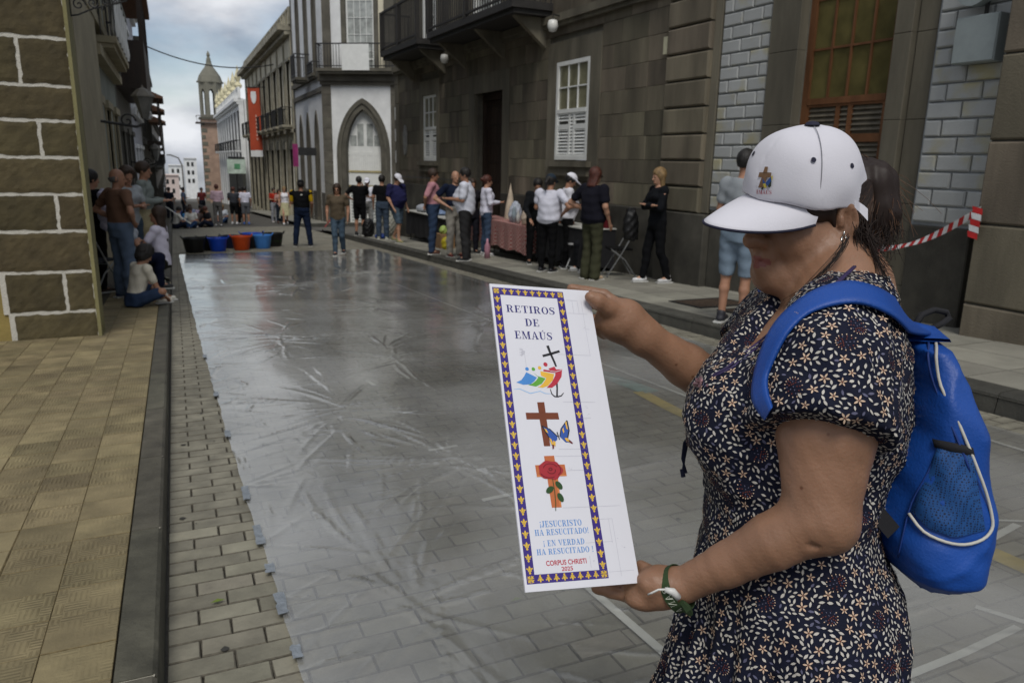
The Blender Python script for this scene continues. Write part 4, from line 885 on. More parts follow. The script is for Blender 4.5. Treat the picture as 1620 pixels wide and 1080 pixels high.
def nets(D, L, res):
    S = D < 0; nx, ny, nz = D.shape
    c = S[:-1, :-1, :-1].astype(np.int8)
    tot = np.zeros((nx-1, ny-1, nz-1), np.int8)
    for i in (0, 1):
        for j in (0, 1):
            for k in (0, 1): tot += S[i:nx-1+i, j:ny-1+j, k:nz-1+k]
    act = (tot > 0) & (tot < 8); I = np.nonzero(act); n = len(I[0]); idx = np.full(act.shape, -1, np.int32); idx[I] = np.arange(n)
    C = {(i, j, k): D[I[0]+i, I[1]+j, I[2]+k] for i in (0, 1) for j in (0, 1) for k in (0, 1)}
    acc = np.zeros((n, 3)); cnt = np.zeros(n)
    for i in (0, 1):
        for j in (0, 1):
            for e in ((( 0, i, j), (1, i, j), 0), ((i, 0, j), (i, 1, j), 1), ((i, j, 0), (i, j, 1), 2)):
                a, b = C[e[0]], C[e[1]]; m = (a < 0) != (b < 0); t = np.where(m, a/(a-b+1e-12), 0); p = np.tile(np.array(e[0], float), (n, 1)); p[:, e[2]] += t
                acc += p*m[:, None]; cnt += m
    V = (np.stack(I, 1)+acc/np.maximum(cnt, 1)[:, None])*res+L
    Q = []
    def quads(axis):
        if axis == 0: a, b = S[:-1, 1:-1, 1:-1], S[1:, 1:-1, 1:-1]; o = ((0, 0), (1, 0), (1, 1), (0, 1))
        elif axis == 1: a, b = S[1:-1, :-1, 1:-1], S[1:-1, 1:, 1:-1]
        else: a, b = S[1:-1, 1:-1, :-1], S[1:-1, 1:-1, 1:]
        m = a != b; J = np.nonzero(m); f = a[J]
        if axis == 0: x, y, z = J[0], J[1]+1, J[2]+1; q = [idx[x, y-1, z-1], idx[x, y, z-1], idx[x, y, z], idx[x, y-1, z]]
        elif axis == 1: x, y, z = J[0]+1, J[1], J[2]+1; q = [idx[x-1, y, z-1], idx[x-1, y, z], idx[x, y, z], idx[x, y, z-1]]
        else: x, y, z = J[0]+1, J[1]+1, J[2]; q = [idx[x-1, y-1, z], idx[x, y-1, z], idx[x, y, z], idx[x-1, y, z]]
        q = np.stack(q, 1); q[~f] = q[~f][:, ::-1]; return q
    Q = np.concatenate([quads(0), quads(1), quads(2)]); Q = Q[(Q >= 0).all(1)]
    return V, Q
def relax(V, Q, it=1, f=.5):
    for _ in range(it):
        acc = np.zeros_like(V); cnt = np.zeros(len(V))
        for a in range(4):
            for b in (1, 3):
                np.add.at(acc, Q[:, a], V[Q[:, (a+b) % 4]]); np.add.at(cnt, Q[:, a], 1)
        V = V*(1-f)+f*acc/np.maximum(cnt, 1)[:, None]
    return V
def vnorm(V, Q):
    fn = np.cross(V[Q[:, 2]]-V[Q[:, 0]], V[Q[:, 3]]-V[Q[:, 1]]); N = np.zeros_like(V)
    for a in range(4): np.add.at(N, Q[:, a], fn)
    return N/(np.linalg.norm(N, axis=1)[:, None]+1e-12)
def to_obj(name, V, Q, mats, parent=None, midx=None):
    me = bpy.data.meshes.new(name); me.vertices.add(len(V)); me.vertices.foreach_set('co', np.asarray(V, np.float32).ravel()); fill(me, Q)
    for m in (mats if isinstance(mats, (list, tuple)) else [mats]): me.materials.append(m)
    if midx is not None and len(me.polygons) == len(midx): me.polygons.foreach_set('material_index', midx.astype(np.int32))
    return link(name, me, parent)
# ================================================================== people of the street
SK = {}
def skin(c):
    return mat('skin_'+c, {'l': (.42, .23, .15), 'm': (.33, .17, .105), 'd': (.23, .115, .07)}[c], .5, .1, 8, .08, 200, sss=.06)
def cloth(hexc, rough=.9): return mat('cloth_'+hexc, hexc, rough, .12, 10, .3, 120, spec=.15)
HAIRC = {'black': (.012, .010, .009), 'brown': (.035, .02, .012), 'red': (.07, .02, .012), 'grey': (.10, .095, .09), 'blond': (.22, .14, .06)}
def hairm(c): return mat('hair_'+c, HAIRC[c], .55, .35, 25, .6, 90)
EYE = mat('eye_dark', (.015, .01, .008), .3); LIP = mat('lip_skin', (.22, .08, .06), .5)
ARM = {'down': ((.235, -.02, 1.13), (.24, .06, .88)), 'hip': ((.37, -.08, 1.16), (.20, .05, 1.02)), 'fold': ((.23, .10, 1.13), (-.10, .155, 1.16)), 'front': ((.22, .02, 1.13), (.07, .27, 1.14)),
       'back': ((.25, -.13, 1.15), (.02, -.17, .97)), 'reach': ((.22, .16, 1.16), (.14, .42, 1.06)), 'face': ((.20, .14, 1.16), (.04, .17, 1.47)), 'knee': ((.22, .18, 1.12), (.13, .38, 1.02)), 'swing': ((.25, -.12, 1.13), (.26, -.10, .88)), 'fwd': ((.24, .08, 1.12), (.24, .24, .95)), 'lap': ((.21, .04, 1.13), (.06, .2, .98))}
def person(label, x, y, off, h, face, top='808080', bot='202020', tops='tee', bots='trousers', hair='short', hc='black', sk='m', arms=('down', 'down'), legs='stand', fat=0.0, fem=False, shoes='202020', res=.011, headyaw=0, headpitch=8, cap=None, extra=None, group=None, lean=0, torso=1.0, sleeve=.62, z=None, name='person'):
    s = h/1.70; rz = radians(-face); o_all = {}
    zb = gz(y, off) if z is None else z
    W_ = (.165 if fem else .18)*(1+fat*.25); drop = 0
    if legs == 'ground': drop = -.80
    elif legs == 'chair': drop = -.44
    elif legs == 'kneel': drop = -.55
    def T(p):                                     # upper-body point: lean forward about the hips
        p = np.array(p, float); c, s_ = cos(radians(lean)), sin(radians(lean)); q = p-np.array([0, 0, .92]); q = np.array([q[0], q[1]*c+q[2]*s_, -q[1]*s_+q[2]*c])+np.array([0, 0, .92]); q[2] += drop; return q
    sh = [T((sx*W_, 0, 1.395)) for sx in (1, -1)]; el = []; ha = []
    for i, sx in enumerate((1, -1)):
        e_, h_ = ARM[arms[i]]; el.append(T((sx*e_[0]*(1+fat*.15), e_[1], e_[2]))); ha.append(T((sx*h_[0], h_[1]+fat*.06, h_[2])))
    hipz = .90+drop; hp = [np.array([sx*.088, 0, hipz]) for sx in (1, -1)]
    if legs == 'stand': kn = [np.array([.10, .012, .49]), np.array([-.10, .012, .49])]; an = [np.array([.105, -.02, .085]), np.array([-.105, -.02, .085])]
    elif legs == 'step': kn = [np.array([.09, .10, .49]), np.array([-.10, -.02, .49])]; an = [np.array([.10, .14, .085]), np.array([-.11, -.16, .09])]
    elif legs == 'walk': kn = [np.array([.07, .14, .50]), np.array([-.08, .02, .48])]; an = [np.array([.07, .12, .10]), np.array([-.09, -.22, .12])]
    elif legs == 'wide': kn = [np.array([.15, .02, .48]), np.array([-.15, .02, .48])]; an = [np.array([.19, -.01, .085]), np.array([-.19, -.01, .085])]
    elif legs == 'chair': kn = [np.array([.12, .40, .47]), np.array([-.12, .40, .47])]; an = [np.array([.12, .38, .09]), np.array([-.12, .38, .09])]
    elif legs == 'kneel': kn = [np.array([.12, .38, .09]), np.array([-.12, .36, .10])]; an = [np.array([.11, .0, .07]), np.array([-.11, -.02, .07])]
    elif legs == 'ground': kn = [np.array([.30, .26, .22]), np.array([-.24, .34, .26])]; an = [np.array([.02, .38, .08]), np.array([-.06, .50, .09])]
    B = SDF()
    fr = fat*.07; wz = lambda z_, cy, a, b: T((0, cy, z_))
    prof = [(.84, 0, .155-(0 if fem else .012), .105), (.93, 0, .168-(0 if fem else .02)+fat*.03, .115+fr*.5), (1.06, .012*fat*3, .132+(0 if fem else .012)+fat*.05, .098+fr*1.4), (1.2, .01+.02*fat, .145+(0 if fem else .008)+fat*.04, .108+fr*1.2), (1.31, .008, W_-.018, .112+fr*.5), (1.385, 0, W_-.015, .085), (1.43, -.01, .085, .062)]
    def trunk(S, add, z0=.84, z1=1.43):
        pr_ = [p for p in prof]; zz = [p[0] for p in pr_]
        pts = [z0]+[z_ for z_ in zz if z0+.01 < z_ < z1-.01]+[z1]; rows = []
        for z_ in pts:
            cy, a, b = (np.interp(z_, zz, [p[i] for p in pr_]) for i in (1, 2, 3)); c = T((0, cy, z_)); rows.append((c[2], c[0], c[1], a+add, b+add))
        if lean > 50:
            for z_ in pts: 
                cy, a, b = (np.interp(z_, zz, [p[i] for p in pr_]) for i in (1, 2, 3)); c = T((0, cy, z_)); S.ell(c, (a+add, b+add, b+add), k=.05)
        else: S.loft(rows, k=.03)
        return S
    trunk(B, 0)
    if fem: 
        for sx in (1, -1): B.ell(T((sx*.075, .085+fr*.5, 1.275)), (.062, .055, .06), k=.03)
    nb = T((0, -.005, 1.42)); hd = T((0, .015, 1.53)); B.cap(nb, hd, .056, .05, k=.03)
    # head (own tilt)
    Mh = rotm((0, 0, 1), radians(headyaw))@rotm((1, 0, 0), -radians(headpitch+lean*.8)); hc_ = T((0, .005, 1.50))
    def Hp(p): return hc_+Mh@np.array(p, float)
    B.ell(Hp((0, -.005, .105)), (.073, .092, .092), Mh, k=.02).ell(Hp((0, .035, .045)), (.055, .058, .075), Mh, k=.03).ell(Hp((0, .07, -.005)), (.026, .025, .022), Mh, k=.03)
    B.cap(Hp((0, .093, .075)), Hp((0, .112, .047)), .008, .013, k=.012)
    for sx in (1, -1):
        B.ell(Hp((sx*.074, -.005, .065)), (.010, .020, .032), Mh, k=.01)
        B.ell(Hp((sx*.03, .087, .085)), (.018, .011, .009), Mh, k=.01)
        B.cap(sh[0 if sx > 0 else 1], el[0 if sx > 0 else 1], .047+fat*.012, .037+fat*.006, k=.03)
        i = 0 if sx > 0 else 1; e, hnd = el[i], ha[i]; d = (hnd-e)/np.linalg.norm(hnd-e); wr = hnd-d*.0
        B.cap(e, e+(wr-e)*.35, .037+fat*.005, .036+fat*.004, k=.02).cap(e+(wr-e)*.35, wr, .034, .022, k=.02)
        # hand
        sd = np.cross(d, (0, 0, 1)); sd = sd/(np.linalg.norm(sd)+1e-6) if np.linalg.norm(sd) > .3 else np.array([0, 1., 0]); nn_ = np.cross(sd, d)
        if arms[i] in ('down', 'swing', 'fwd'): sd, nn_ = np.array([0, 1., 0]), np.array([1., 0, 0])
        pm_ = wr+d*.05; B.cap(wr, pm_, .024, .034, k=.015, flat=(nn_, .55))
        for f in range(4):
            b0 = pm_+sd*(f-1.5)*.017+d*.02; L1 = (.038, .044, .041, .032)[f]; m1_ = b0+d*L1; t1_ = m1_+(d*.8-nn_*sx*.6*(1 if arms[i] != 'fold' else .3))*L1*.8
            B.cap(b0, m1_, .009, .008, k=.005).cap(m1_, t1_, .008, .0068, k=.004)
        B.cap(wr+d*.02-sd*.018*-1, wr+d*.065+sd*.045, .011, .0085, k=.008)
        # legs
        B.cap(hp[i], kn[i], .080+fat*.012, .055, k=.03).cap(kn[i], kn[i]+(an[i]-kn[i])*.35+np.array([0, -.012, 0]), .050, .05, k=.02).cap(kn[i]+(an[i]-kn[i])*.35+np.array([0, -.012, 0]), an[i], .048, .034, k=.02)
        B.cap(an[i], an[i]+np.array([sx*.01, .11, -.05]), .034, .026, k=.02)
    V, Q = B.mesh(res); V = relax(V, Q, 1, .3); fc = V[Q].mean(1); mi = np.zeros(len(Q), int)
    if res < .016:
        for sx in (1, -1):
            mi[np.linalg.norm((fc-Hp((sx*.03, .094, .078)))*[1, 1, 1.5], axis=1) < .013] = 1
            mi[np.abs((fc-Hp((sx*.031, .095, .098)))@Mh[:, 2]) + .35*np.abs((fc-Hp((sx*.031, .095, .098)))@Mh[:, 0]) + .5*np.abs((fc-Hp((sx*.031, .095, .098)))@Mh[:, 1]) < .009] = 1
        mi[np.linalg.norm((fc-Hp((0, .096, .018)))*[.8, 1, 2.2], axis=1) < .019] = 2
    body = to_obj(name, V, Q, [skin(sk), EYE, LIP], None, mi); tagit(body, label, 'person', group)
    cr_ = max(res, .012)
    def piece(nm, S, m, rs=None, rel=1, disp=None, par=None):
        V, Q = S.mesh(rs or cr_, disp=disp)
        if len(Q) == 0: return
        V = relax(V, Q, rel, .4); return to_obj(nm, V, Q, m, par or body)
    wr_ = lambda X, Y, Z: .006*np.sin(X*23+Z*31)*np.sin(Y*27-Z*17+X*9)
    # bottoms
    if bots:
        S = SDF(); ad = .012 if fem else .018
        if bots in ('trousers', 'shorts', 'leggings', 'jeans', 'wide'):
            if bots in ('leggings', 'jeans'): ad = .008
            trunk(S, ad, .82, 1.02)
            for i in (0, 1):
                S.cap(hp[i], kn[i], .085+ad+fat*.012, .058+ad, k=.03)
                if bots == 'wide': S.cap(kn[i], an[i]+np.array([0, .0, -.02]), .075, .085, k=.03)
                elif bots != 'shorts': S.cap(kn[i], kn[i]+(an[i]-kn[i])*.4+np.array([0, -.014, 0]), .058+ad, .056+ad, k=.02).cap(kn[i]+(an[i]-kn[i])*.4+np.array([0, -.014, 0]), an[i]+np.array([0, .0, -.005]), .056+ad, .043+ad*1.2, k=.02)
            if bots == 'shorts':
                for i in (0, 1):
                    d = kn[i]-hp[i]; d = d/np.linalg.norm(d); S.cap(kn[i]+d*.09, kn[i]+d*.13, .105, .11, k=.004, op='-')
                    S.ell(kn[i]+d*.07, (.12, .12, .075), k=.004, op='-')
        elif bots == 'skirt':
            S.loft([(.40+drop*0, 0, .01, .21, .17), (.6, 0, 0, .205, .16), (.92, 0, 0, .178, .13), (1.04, 0, 0, .145, .112)], k=.02, fold=lambda a, z_: .012*np.sin(a*11)*np.clip((.95-z_)/.4, 0, 1))
        S_ = piece('skirt' if bots == 'skirt' else 'trousers' if bots not in ('shorts',) else 'shorts', S, cloth(bot), disp=wr_)
    # top
    S = SDF(); ad = .014 if tops != 'loose' else .024; hem = .86 if tops in ('tee', 'loose', 'long', 'polo', 'vest') else .98
    trunk(S, ad, hem, 1.437)
    if fem:
        for sx in (1, -1): S.ell(T((sx*.075, .085+fr*.5, 1.275)), (.062+ad, .055+ad, .06+ad), k=.04)
    for i in (0, 1):
        if tops in ('strap',): continue
        f_ = sleeve if tops not in ('long', 'vest') else (1.0 if tops == 'long' else .1)
        s0_ = sh[i]-np.array([(1 if i == 0 else -1)*.014, 0, .010]); S.cap(s0_, sh[i]+(el[i]-sh[i])*f_, .0535+ad*.6+fat*.012, .046+ad*.8+fat*.008, k=.035)
        S.ell(sh[i]-np.array([(1 if i == 0 else -1)*.008, 0, .012]), (.064+fat*.012, .062+fat*.01, .058+fat*.01), k=.03)
        if tops == 'long': S.cap(el[i], el[i]+(ha[i]-el[i])*.88, .044+ad*.6, .03+ad*.5, k=.02)
    S.cap(T((0, .01, 1.43)), T((0, .035, 1.50)), .06, .075, k=.006, op='-')
    piece({'vest': 'vest', 'long': 'shirt'}.get(tops, 'shirt'), S, cloth(top), disp=wr_)
    if tops == 'vest':
        S = SDF()
        for i in (0, 1): S.cap(sh[i], sh[i]+(el[i]-sh[i])*.75, .058+fat*.01, .054, k=.02)
        piece('sleeve', S, cloth('a98a10'))
    # shoes
    for i, sx in ((0, 1), (1, -1)):
        if shoes is None: break
        S = SDF().cap(an[i]+np.array([0, -.03, -.04]), an[i]+np.array([sx*.012, .13, -.048]), .042, .038, k=.01, flat=((0, 0, 1), .8)).cap(an[i]+np.array([0, -.01, .01]), an[i]+np.array([0, 0, -.03]), .044, .044, k=.02).half((0, 0, an[i][2]-.083), (0, 0, 1))
        so_ = piece('shoe', S, mat('shoe_'+shoes, shoes, .6), .012, 0)
        if so_ and res < .016: a_ = an[i]; MB().box(a_[0]-.045+sx*.006, a_[0]+.045+sx*.006, a_[1]-.085, a_[1]+.175, a_[2]-.085, a_[2]-.068).build('sole', mat('sole_'+('w' if shoes != 'brown' else 'b'), (.55, .55, .52), .7), so_)
    # hair
    hm = hairm(hc); S = SDF()
    if hair != 'bald':
        g_ = .014 if hair != 'curly' else .04
        S.ell(Hp((0, -.012, .112)), (.076+g_, .094+g_, .092+g_), Mh, k=.01)
        S.half(Hp((0, .075, .105)), -(Mh@np.array([0, 1, -.55])), k=.01)
        if hair in ('short', 'ear'): S.half(Hp((0, -.03, .03)), Mh@np.array([0, -.3, 1]), k=.01)
        if hair in ('curly',): S.ell(Hp((0, -.05, .04)), (.10, .08, .09), Mh, k=.02).half(Hp((0, .04, .05)), -(Mh@np.array([0, 1, -.3])), k=.01)
        if hair in ('long', 'bob'):
            dn = .16 if hair == 'bob' else .36
            for t_ in (-1, -.5, 0, .5, 1): S.cap(Hp((t_*.062, -.05+.035*abs(t_), .09)), Hp((t_*.07, -.055+.03*abs(t_), .09))+np.array([0, -.03-fat*.03, -dn]), .038, .024, k=.03)
        if hair == 'bun': S.ell(Hp((0, -.115, .10)), (.045, .045, .045), Mh, k=.02)
        if hair == 'tail': S.cap(Hp((0, -.10, .13)), Hp((0, -.17, .04)), .03, .028, k=.02).cap(Hp((0, -.17, .04)), Hp((0, -.16, -.1)), .028, .012, k=.02)
    else:
        S.ell(Hp((0, -.012, .075)), (.080, .095, .075), Mh, k=.01).half(Hp((0, 0, .11)), Mh@np.array([0, .35, -1]), k=.005).half(Hp((0, .02, .1)), -(Mh@np.array([0, 1, 0])), k=.005).half(Hp((0, 0, .03)), Mh@np.array([0, -.2, 1]), k=.005)
    piece('hair', S, hm, max(.008, res*.8), 1, (lambda X, Y, Z: .006*np.sin(X*140+Z*50)*np.sin(Y*120-Z*70)) if hair in ('curly',) else (lambda X, Y, Z: .0025*np.sin(X*160)*np.sin(Y*150)))
    if cap:
        S = SDF().ell(Hp((0, -.008, .135)), (.089, .108, .088), Mh, k=.01).half(Hp((0, 0, .115)), Mh@np.array([0, .12, 1]), k=.004)
        S.ell(Hp((0, .125, .118)), (.075, .085, .014), Mh@rotm((1, 0, 0), -.25), k=.01)
        piece('cap', S, cloth(cap), .008, 1)
    if extra == 'glasses':
        q = MB()
        for sx in (1, -1): c = Hp((sx*.033, .102, .08)); q.add([c+Mh@np.array([.024*cos(a), .004, .017*sin(a)]) for a in [k*pi/4 for k in range(8)]]+[c+Mh@np.array([.024*cos(a), -.004, .017*sin(a)]) for a in [k*pi/4 for k in range(8)]], [tuple(range(8)), tuple(range(15, 7, -1))]+[(k, k+8, (k+1) % 8+8, (k+1) % 8) for k in range(8)])
        q.tube([Hp((-.06, .09, .083)), Hp((-.078, .0, .083))], .003, 4).tube([Hp((.06, .09, .083)), Hp((.078, .0, .083))], .003, 4); q.build('sunglasses', mat('sunglass', (.01, .01, .01), .15), body)
    if extra == 'logo':
        MB().box(.03, .10, .0, .003, 0, .035).build('chest_print', cloth('d8d8d0'), body, loc=tuple(T((0, .15+fr, 1.30))))
    if extra == 'backprint':
        MB().box(-.02, .02, 0, .003, 0, .03).build('back_print', cloth('d8d8d0'), body, loc=tuple(T((.03, -.135-fr*.8, 1.33))))
    if extra == 'frontprint':
        q = MB()
        for k in range(7): q.box(-.085+k*.025, -.068+k*.025, 0, .003, -.02+.01*(k % 2), .02)
        q.build('chest_print', cloth('5a5450'), body, loc=tuple(T((0, .155+fr*1.2, 1.22))))
    body.location = (x, y, zb); body.rotation_euler = (0, 0, rz); body.scale = (s, s, s)
    return body
# face: compass heading in degrees, 0 = up the street (+Y), 90 = towards the right-hand wall
SW = KH+.002
NR, MR, FRS = .0105, .0135, .02
P = person
# --- right pavement, from near to far
P('man in grey T-shirt and denim shorts seen from behind by the white bricks', 5.14, 6.0, SW, 1.72, 60, top='8b9094', bot='6d7c8a', bots='shorts', hair='short', hc='black', sk='m', arms=('front', 'front'), legs='stand', shoes='2a2a30', res=NR, tops='tee')
P('long-haired blonde woman in black with white sneakers by the stone wall', 6.44, 9.3, SW, 1.66, -85, top='101216', bot='0c0d10', tops='long', bots='jeans', hair='long', hc='blond', sk='l', arms=('fold', 'fold'), fem=True, shoes='d0d0d0', legs='step', res=NR)
P('red-haired woman in sunglasses, dark navy T-shirt and olive wide trousers', 5.79, 10.05, SW, 1.68, 75, top='16161f', bot='3b3c2c', bots='wide', tops='loose', hair='bob', hc='red', sk='l', arms=('down', 'hip'), fem=True, fat=1.0, shoes='b09a80', res=NR, extra='glasses')
P('heavy woman in white T-shirt, black trousers and dark cap at the table', 5.66, 11.3, SW, 1.60, 55, top='c9cad6', bot='0b0b0d', bots='leggings', hair='tail', hc='black', sk='m', arms=('hip', 'front'), fem=True, fat=1.2, shoes='202024', cap='28323c', res=NR, lean=4)
P('woman in white cap and white printed T-shirt looking down behind the table edge', 6.25, 11.75, SW, 1.64, 110, top='d0d0d8', bot='0c0c0e', bots='leggings', hair='short', hc='black', sk='m', arms=('front', 'down'), fem=True, fat=.7, shoes='202024', cap='dcdce4', headpitch=28, res=NR, extra='frontprint')
P('person in dark red top seated on a folding chair behind the red-haired woman', 6.6, 11.2, SW, 1.62, 260, top='4a1016', bot='17181c', tops='long', bots='trousers', hair='short', hc='brown', sk='l', arms=('lap', 'lap'), legs='chair', shoes='c8c8c8', res=MR)
P('woman in dark clothes bent over behind the woman with the dark cap', 6.1, 12.7, SW, 1.62, 200, top='15171a', bot='101012', tops='long', hair='bun', hc='black', arms=('reach', 'reach'), fem=True, res=MR, lean=22)
P('woman in white long-sleeved blouse and blue jeans at the checkered tablecloth', 5.98, 14.85, SW, 1.66, 95, top='cfcfdd', bot='3a4a60', tops='long', bots='jeans', hair='bun', hc='red', sk='l', arms=('front', 'front'), fem=True, fat=.2, shoes='c0c0c0', res=NR)
P('man in white T-shirt and dark grey trousers with his back half turned', 5.15, 13.85, SW, 1.77, -60, top='cdd0dc', bot='2b2b2c', bots='trousers', tops='loose', hair='short', hc='black', sk='m', arms=('front', 'front'), fat=.9, shoes='15171c', res=NR, sleeve=.75)
P('bearded old man in navy polo shirt and light grey trousers between two men', 5.25, 14.75, SW, 1.74, 175, top='151d30', bot='8a8780', tops='polo', hair='bald', hc='grey', sk='l', arms=('hip', 'down'), fat=.5, shoes='5a2420', res=NR)
P('man in pink polo shirt and jeans with his hands behind his back', 5.05, 15.6, SW, 1.80, 110, top='b08088', bot='2e3d55', tops='polo', bots='trousers', hair='short', hc='brown', sk='m', arms=('back', 'back'), fat=.3, shoes='4a2a1c', res=NR, sleeve=.8)
P('dark-haired woman behind the man in the white T-shirt', 5.85, 15.35, SW, 1.60, 180, top='1c1a20', bot='202028', hair='bob', hc='brown', arms=('down', 'down'), fem=True, res=MR)
P('heavy man in navy T-shirt, denim shorts and white cap looking down', 5.3, 19.4, SW, 1.78, 150, top='232448', bot='44525f', bots='shorts', tops='loose', hair='short', hc='brown', sk='l', arms=('down', 'down'), fat=1.1, shoes='8a8660', cap='d8d8e0', legs='walk', headpitch=30, res=MR, sleeve=.75)
P('man in black T-shirt and jeans seen from behind, left of the white cap man', 5.4, 21.3, SW, 1.78, 20, top='0e0f12', bot='3a4656', hair='short', hc='black', sk='m', arms=('front', 'down'), shoes='b0b0a0', res=MR)
P('person in black T-shirt and black shorts standing with a bag at the kerb end', 5.2, 23.3, SW, 1.78, 30, top='0c0c0e', bot='0e0e10', bots='shorts', tops='loose', hair='short', hc='black', sk='m', arms=('face', 'hip'), shoes='18181a', res=MR, fat=.4)
P('small person in bright white shirt beside the person in black at the far kerb', 5.68, 24.3, SW, 1.75, 200, top='d8dae2', bot='8a8a88', tops='tee', hair='short', hc='brown', arms=('front', 'front'), res=MR, cap='d8d8e0')
# --- on the road
P('woman in olive T-shirt, sunglasses and ripped jeans walking on the plastic', 3.42, 17.6, .012, 1.63, 197, top='564c3e', bot='40505f', bots='jeans', hair='bob', hc='brown', sk='m', arms=('down', 'down'), legs='walk', fem=True, fat=.35, shoes='18202c', extra='glasses', res=NR)
P('man in black vest over a yellow shirt, dark cap and navy trousers seen from behind', 3.14, 21.1, 0, 1.76, 15, top='0c0d10', bot='152036', tops='vest', hair='short', hc='black', sk='d', arms=('down', 'front'), fat=.9, cap='0e1014', extra='backprint', shoes='0c0c0c', res=MR, legs='wide')
P('blonde woman in white top and cream skirt walking near the far kerb', 4.64, 36.2, 0, 1.70, 185, top='d6d4d8', bot='b5b08c', bots='skirt', tops='strap', hair='bun', hc='blond', sk='l', arms=('down', 'down'), fem=True, legs='walk', shoes='d0d0d0', res=MR)
P('person in red T-shirt and light grey trousers far down the street', 4.45, 38.6, 0, 1.66, 160, top='9c2a1c', bot='8a8c92', tops='tee', hair='short', hc='brown', arms=('front', 'front'), res=FRS, shoes='d0d0d0')
P('woman in dark clothes beside the person in the red T-shirt', 4.55, 37.4, 0, 1.6, 170, top='a08078', bot='1c2430', tops='tee', hair='long', hc='brown', arms=('fold', 'fold'), fem=True, res=FRS)
P('man in pale pink shirt seen from behind in the far crowd', 1.74, 35.8, 0, 1.78, 10, top='b9a0ab', bot='5c5a58', tops='long', hair='short', hc='red', arms=('front', 'front'), res=FRS, shoes='d0d0d0')
P('person in dark grey T-shirt and black shorts in the far crowd', 2.5, 37.0, 0, 1.68, 20, top='3c3e44', bot='141416', bots='shorts', hair='short', hc='red', arms=('front', 'front'), res=FRS, shoes='d0d0d0', fat=.4)
P('thin person in pale top and black trousers in the far crowd', 2.82, 37.2, 0, 1.68, -10, top='c8c8d4', bot='101012', hair='short', hc='black', arms=('down', 'front'), res=FRS, shoes='c0c0c0')
P('person in white T-shirt and grey shorts at the right end of the far crowd', 2.97, 36.6, 0, 1.7, 0, top='cfcfdc', bot='5a5c60', bots='shorts', hair='short', hc='black', arms=('down', 'down'), res=FRS, shoes='4060a0')
fc_ = [(.0, 33.4, 'c9c7bf', 'black', 70, 'in pale clothes nearest the left kerb'), (.25, 34.4, '3f88c0', 'brown', 120, 'in sky blue T-shirt'), (.62, 33.7, 'd0cfc8', 'brown', 200, 'in cream white T-shirt'), (.5, 36.5, '1a1b20', 'black', 180, 'in black behind the cream shirt'), (.95, 35.0, '6b5c58', 'brown', 150, 'in mauve grey top'), (1.2, 36.4, '14141a', 'black', 210, 'in black top with dark hair'), (1.35, 34.6, '26272c', 'red', 250, 'in charcoal top leaning inwards'), (.1, 38.5, '23509a', 'black', 160, 'in strong blue top farther back'), (.7, 40.0, '8f9cb8', 'brown', 190, 'in pale blue top farther back'), (1.1, 39.2, 'a59ab0', 'black', 170, 'in lilac top farther back'), (-.1, 36.6, '1c222c', 'black', 100, 'in dark jacket by the left wall'), (2.1, 38.5, 'c5ccd4', 'blond', 200, 'in white top between the standing people')]
for i, (x, y, c, hc, f, t_) in enumerate(fc_):
    P('person sitting on the ground in the far crowd %s' % t_, x, y, .0, 1.68, f, top=c, bot=('1a2030', '60605c', '2a4060')[i % 3], hair=('short', 'bob', 'tail')[i % 3], hc=hc, arms=('knee', 'front'), legs='ground', res=FRS, lean=(12, 24, 5)[i % 3], fem=i % 2 == 1, shoes='b8b8b8' if i % 2 else '303030', headpitch=25, group='people sitting on the ground in the far crowd')
for i, (x, y, c, t_) in enumerate(((-.2, 44.0, '202430', 'dark jacket at the left far end'), (.5, 46.0, '5b6c86', 'blue grey shirt behind the crowd'), (1.5, 47.5, '6a3030', 'dark red shirt beyond the crowd'), (3.6, 46.5, '808088', 'grey shirt beside the far sign'))):
    P('tiny standing person in %s' % t_, x, y, 0, 1.7, 20+i*70, top=c, bot='20242c', hair='short', hc='black', arms=('down', 'front'), res=FRS)
# --- left pavement group
P('man in brown T-shirt and faded jeans standing with his back to the wall corner', -.63, 10.6, SW-.012, 1.60, 55, top='6b5040', bot='5b6a7e', tops='tee', bots='trousers', hair='bald', hc='grey', sk='m', arms=('hip', 'hip'), fat=.35, shoes='1c2b50', res=NR, legs='stand', headyaw=-35)
P('woman in black T-shirt with tied dark hair holding a white bag by the wall', -.98, 11.4, SW-.012, 1.60, 60, top='0e0f12', bot='0d0d10', tops='tee', bots='trousers', hair='bun', hc='black', sk='m', arms=('down', 'front'), fem=True, fat=.3, shoes='3a2c24', res=NR)
P('bearded man in grey long-sleeved shirt and beige trousers looking at the street', -.41, 13.3, SW-.012, 1.78, 100, top='7b8380', bot='9d9476', tops='long', hair='short', hc='brown', sk='m', arms=('front', 'front'), shoes='3a2c24', res=NR)
P('curly-haired person in light grey T-shirt and jeans behind the man in brown', -.60, 12.3, SW-.012, 1.66, 150, top='9aa0a4', bot='40505f', hair='curly', hc='brown', sk='m', arms=('fold', 'front'), fem=True, res=MR, shoes='202020', headpitch=20)
P('woman in white T-shirt with long brown hair crouching by the kerb', -.22, 11.7, SW-.012, 1.66, -75, top='d8d4e4', bot='23221c', hair='long', hc='brown', sk='m', arms=('front', 'reach'), legs='kneel', fem=True, res=NR, shoes='b0a890', headpitch=-8)
P('boy with dark curly hair in cream shirt and blue shorts sitting on the pavement', -.50, 9.75, SW-.012, 1.36, 60, top='c8c2b2', bot='2c3a52', bots='shorts', hair='curly', hc='black', sk='m', arms=('knee', 'lap'), legs='ground', res=NR, lean=16, shoes='d0ccc0', headpitch=20, torso=.9)
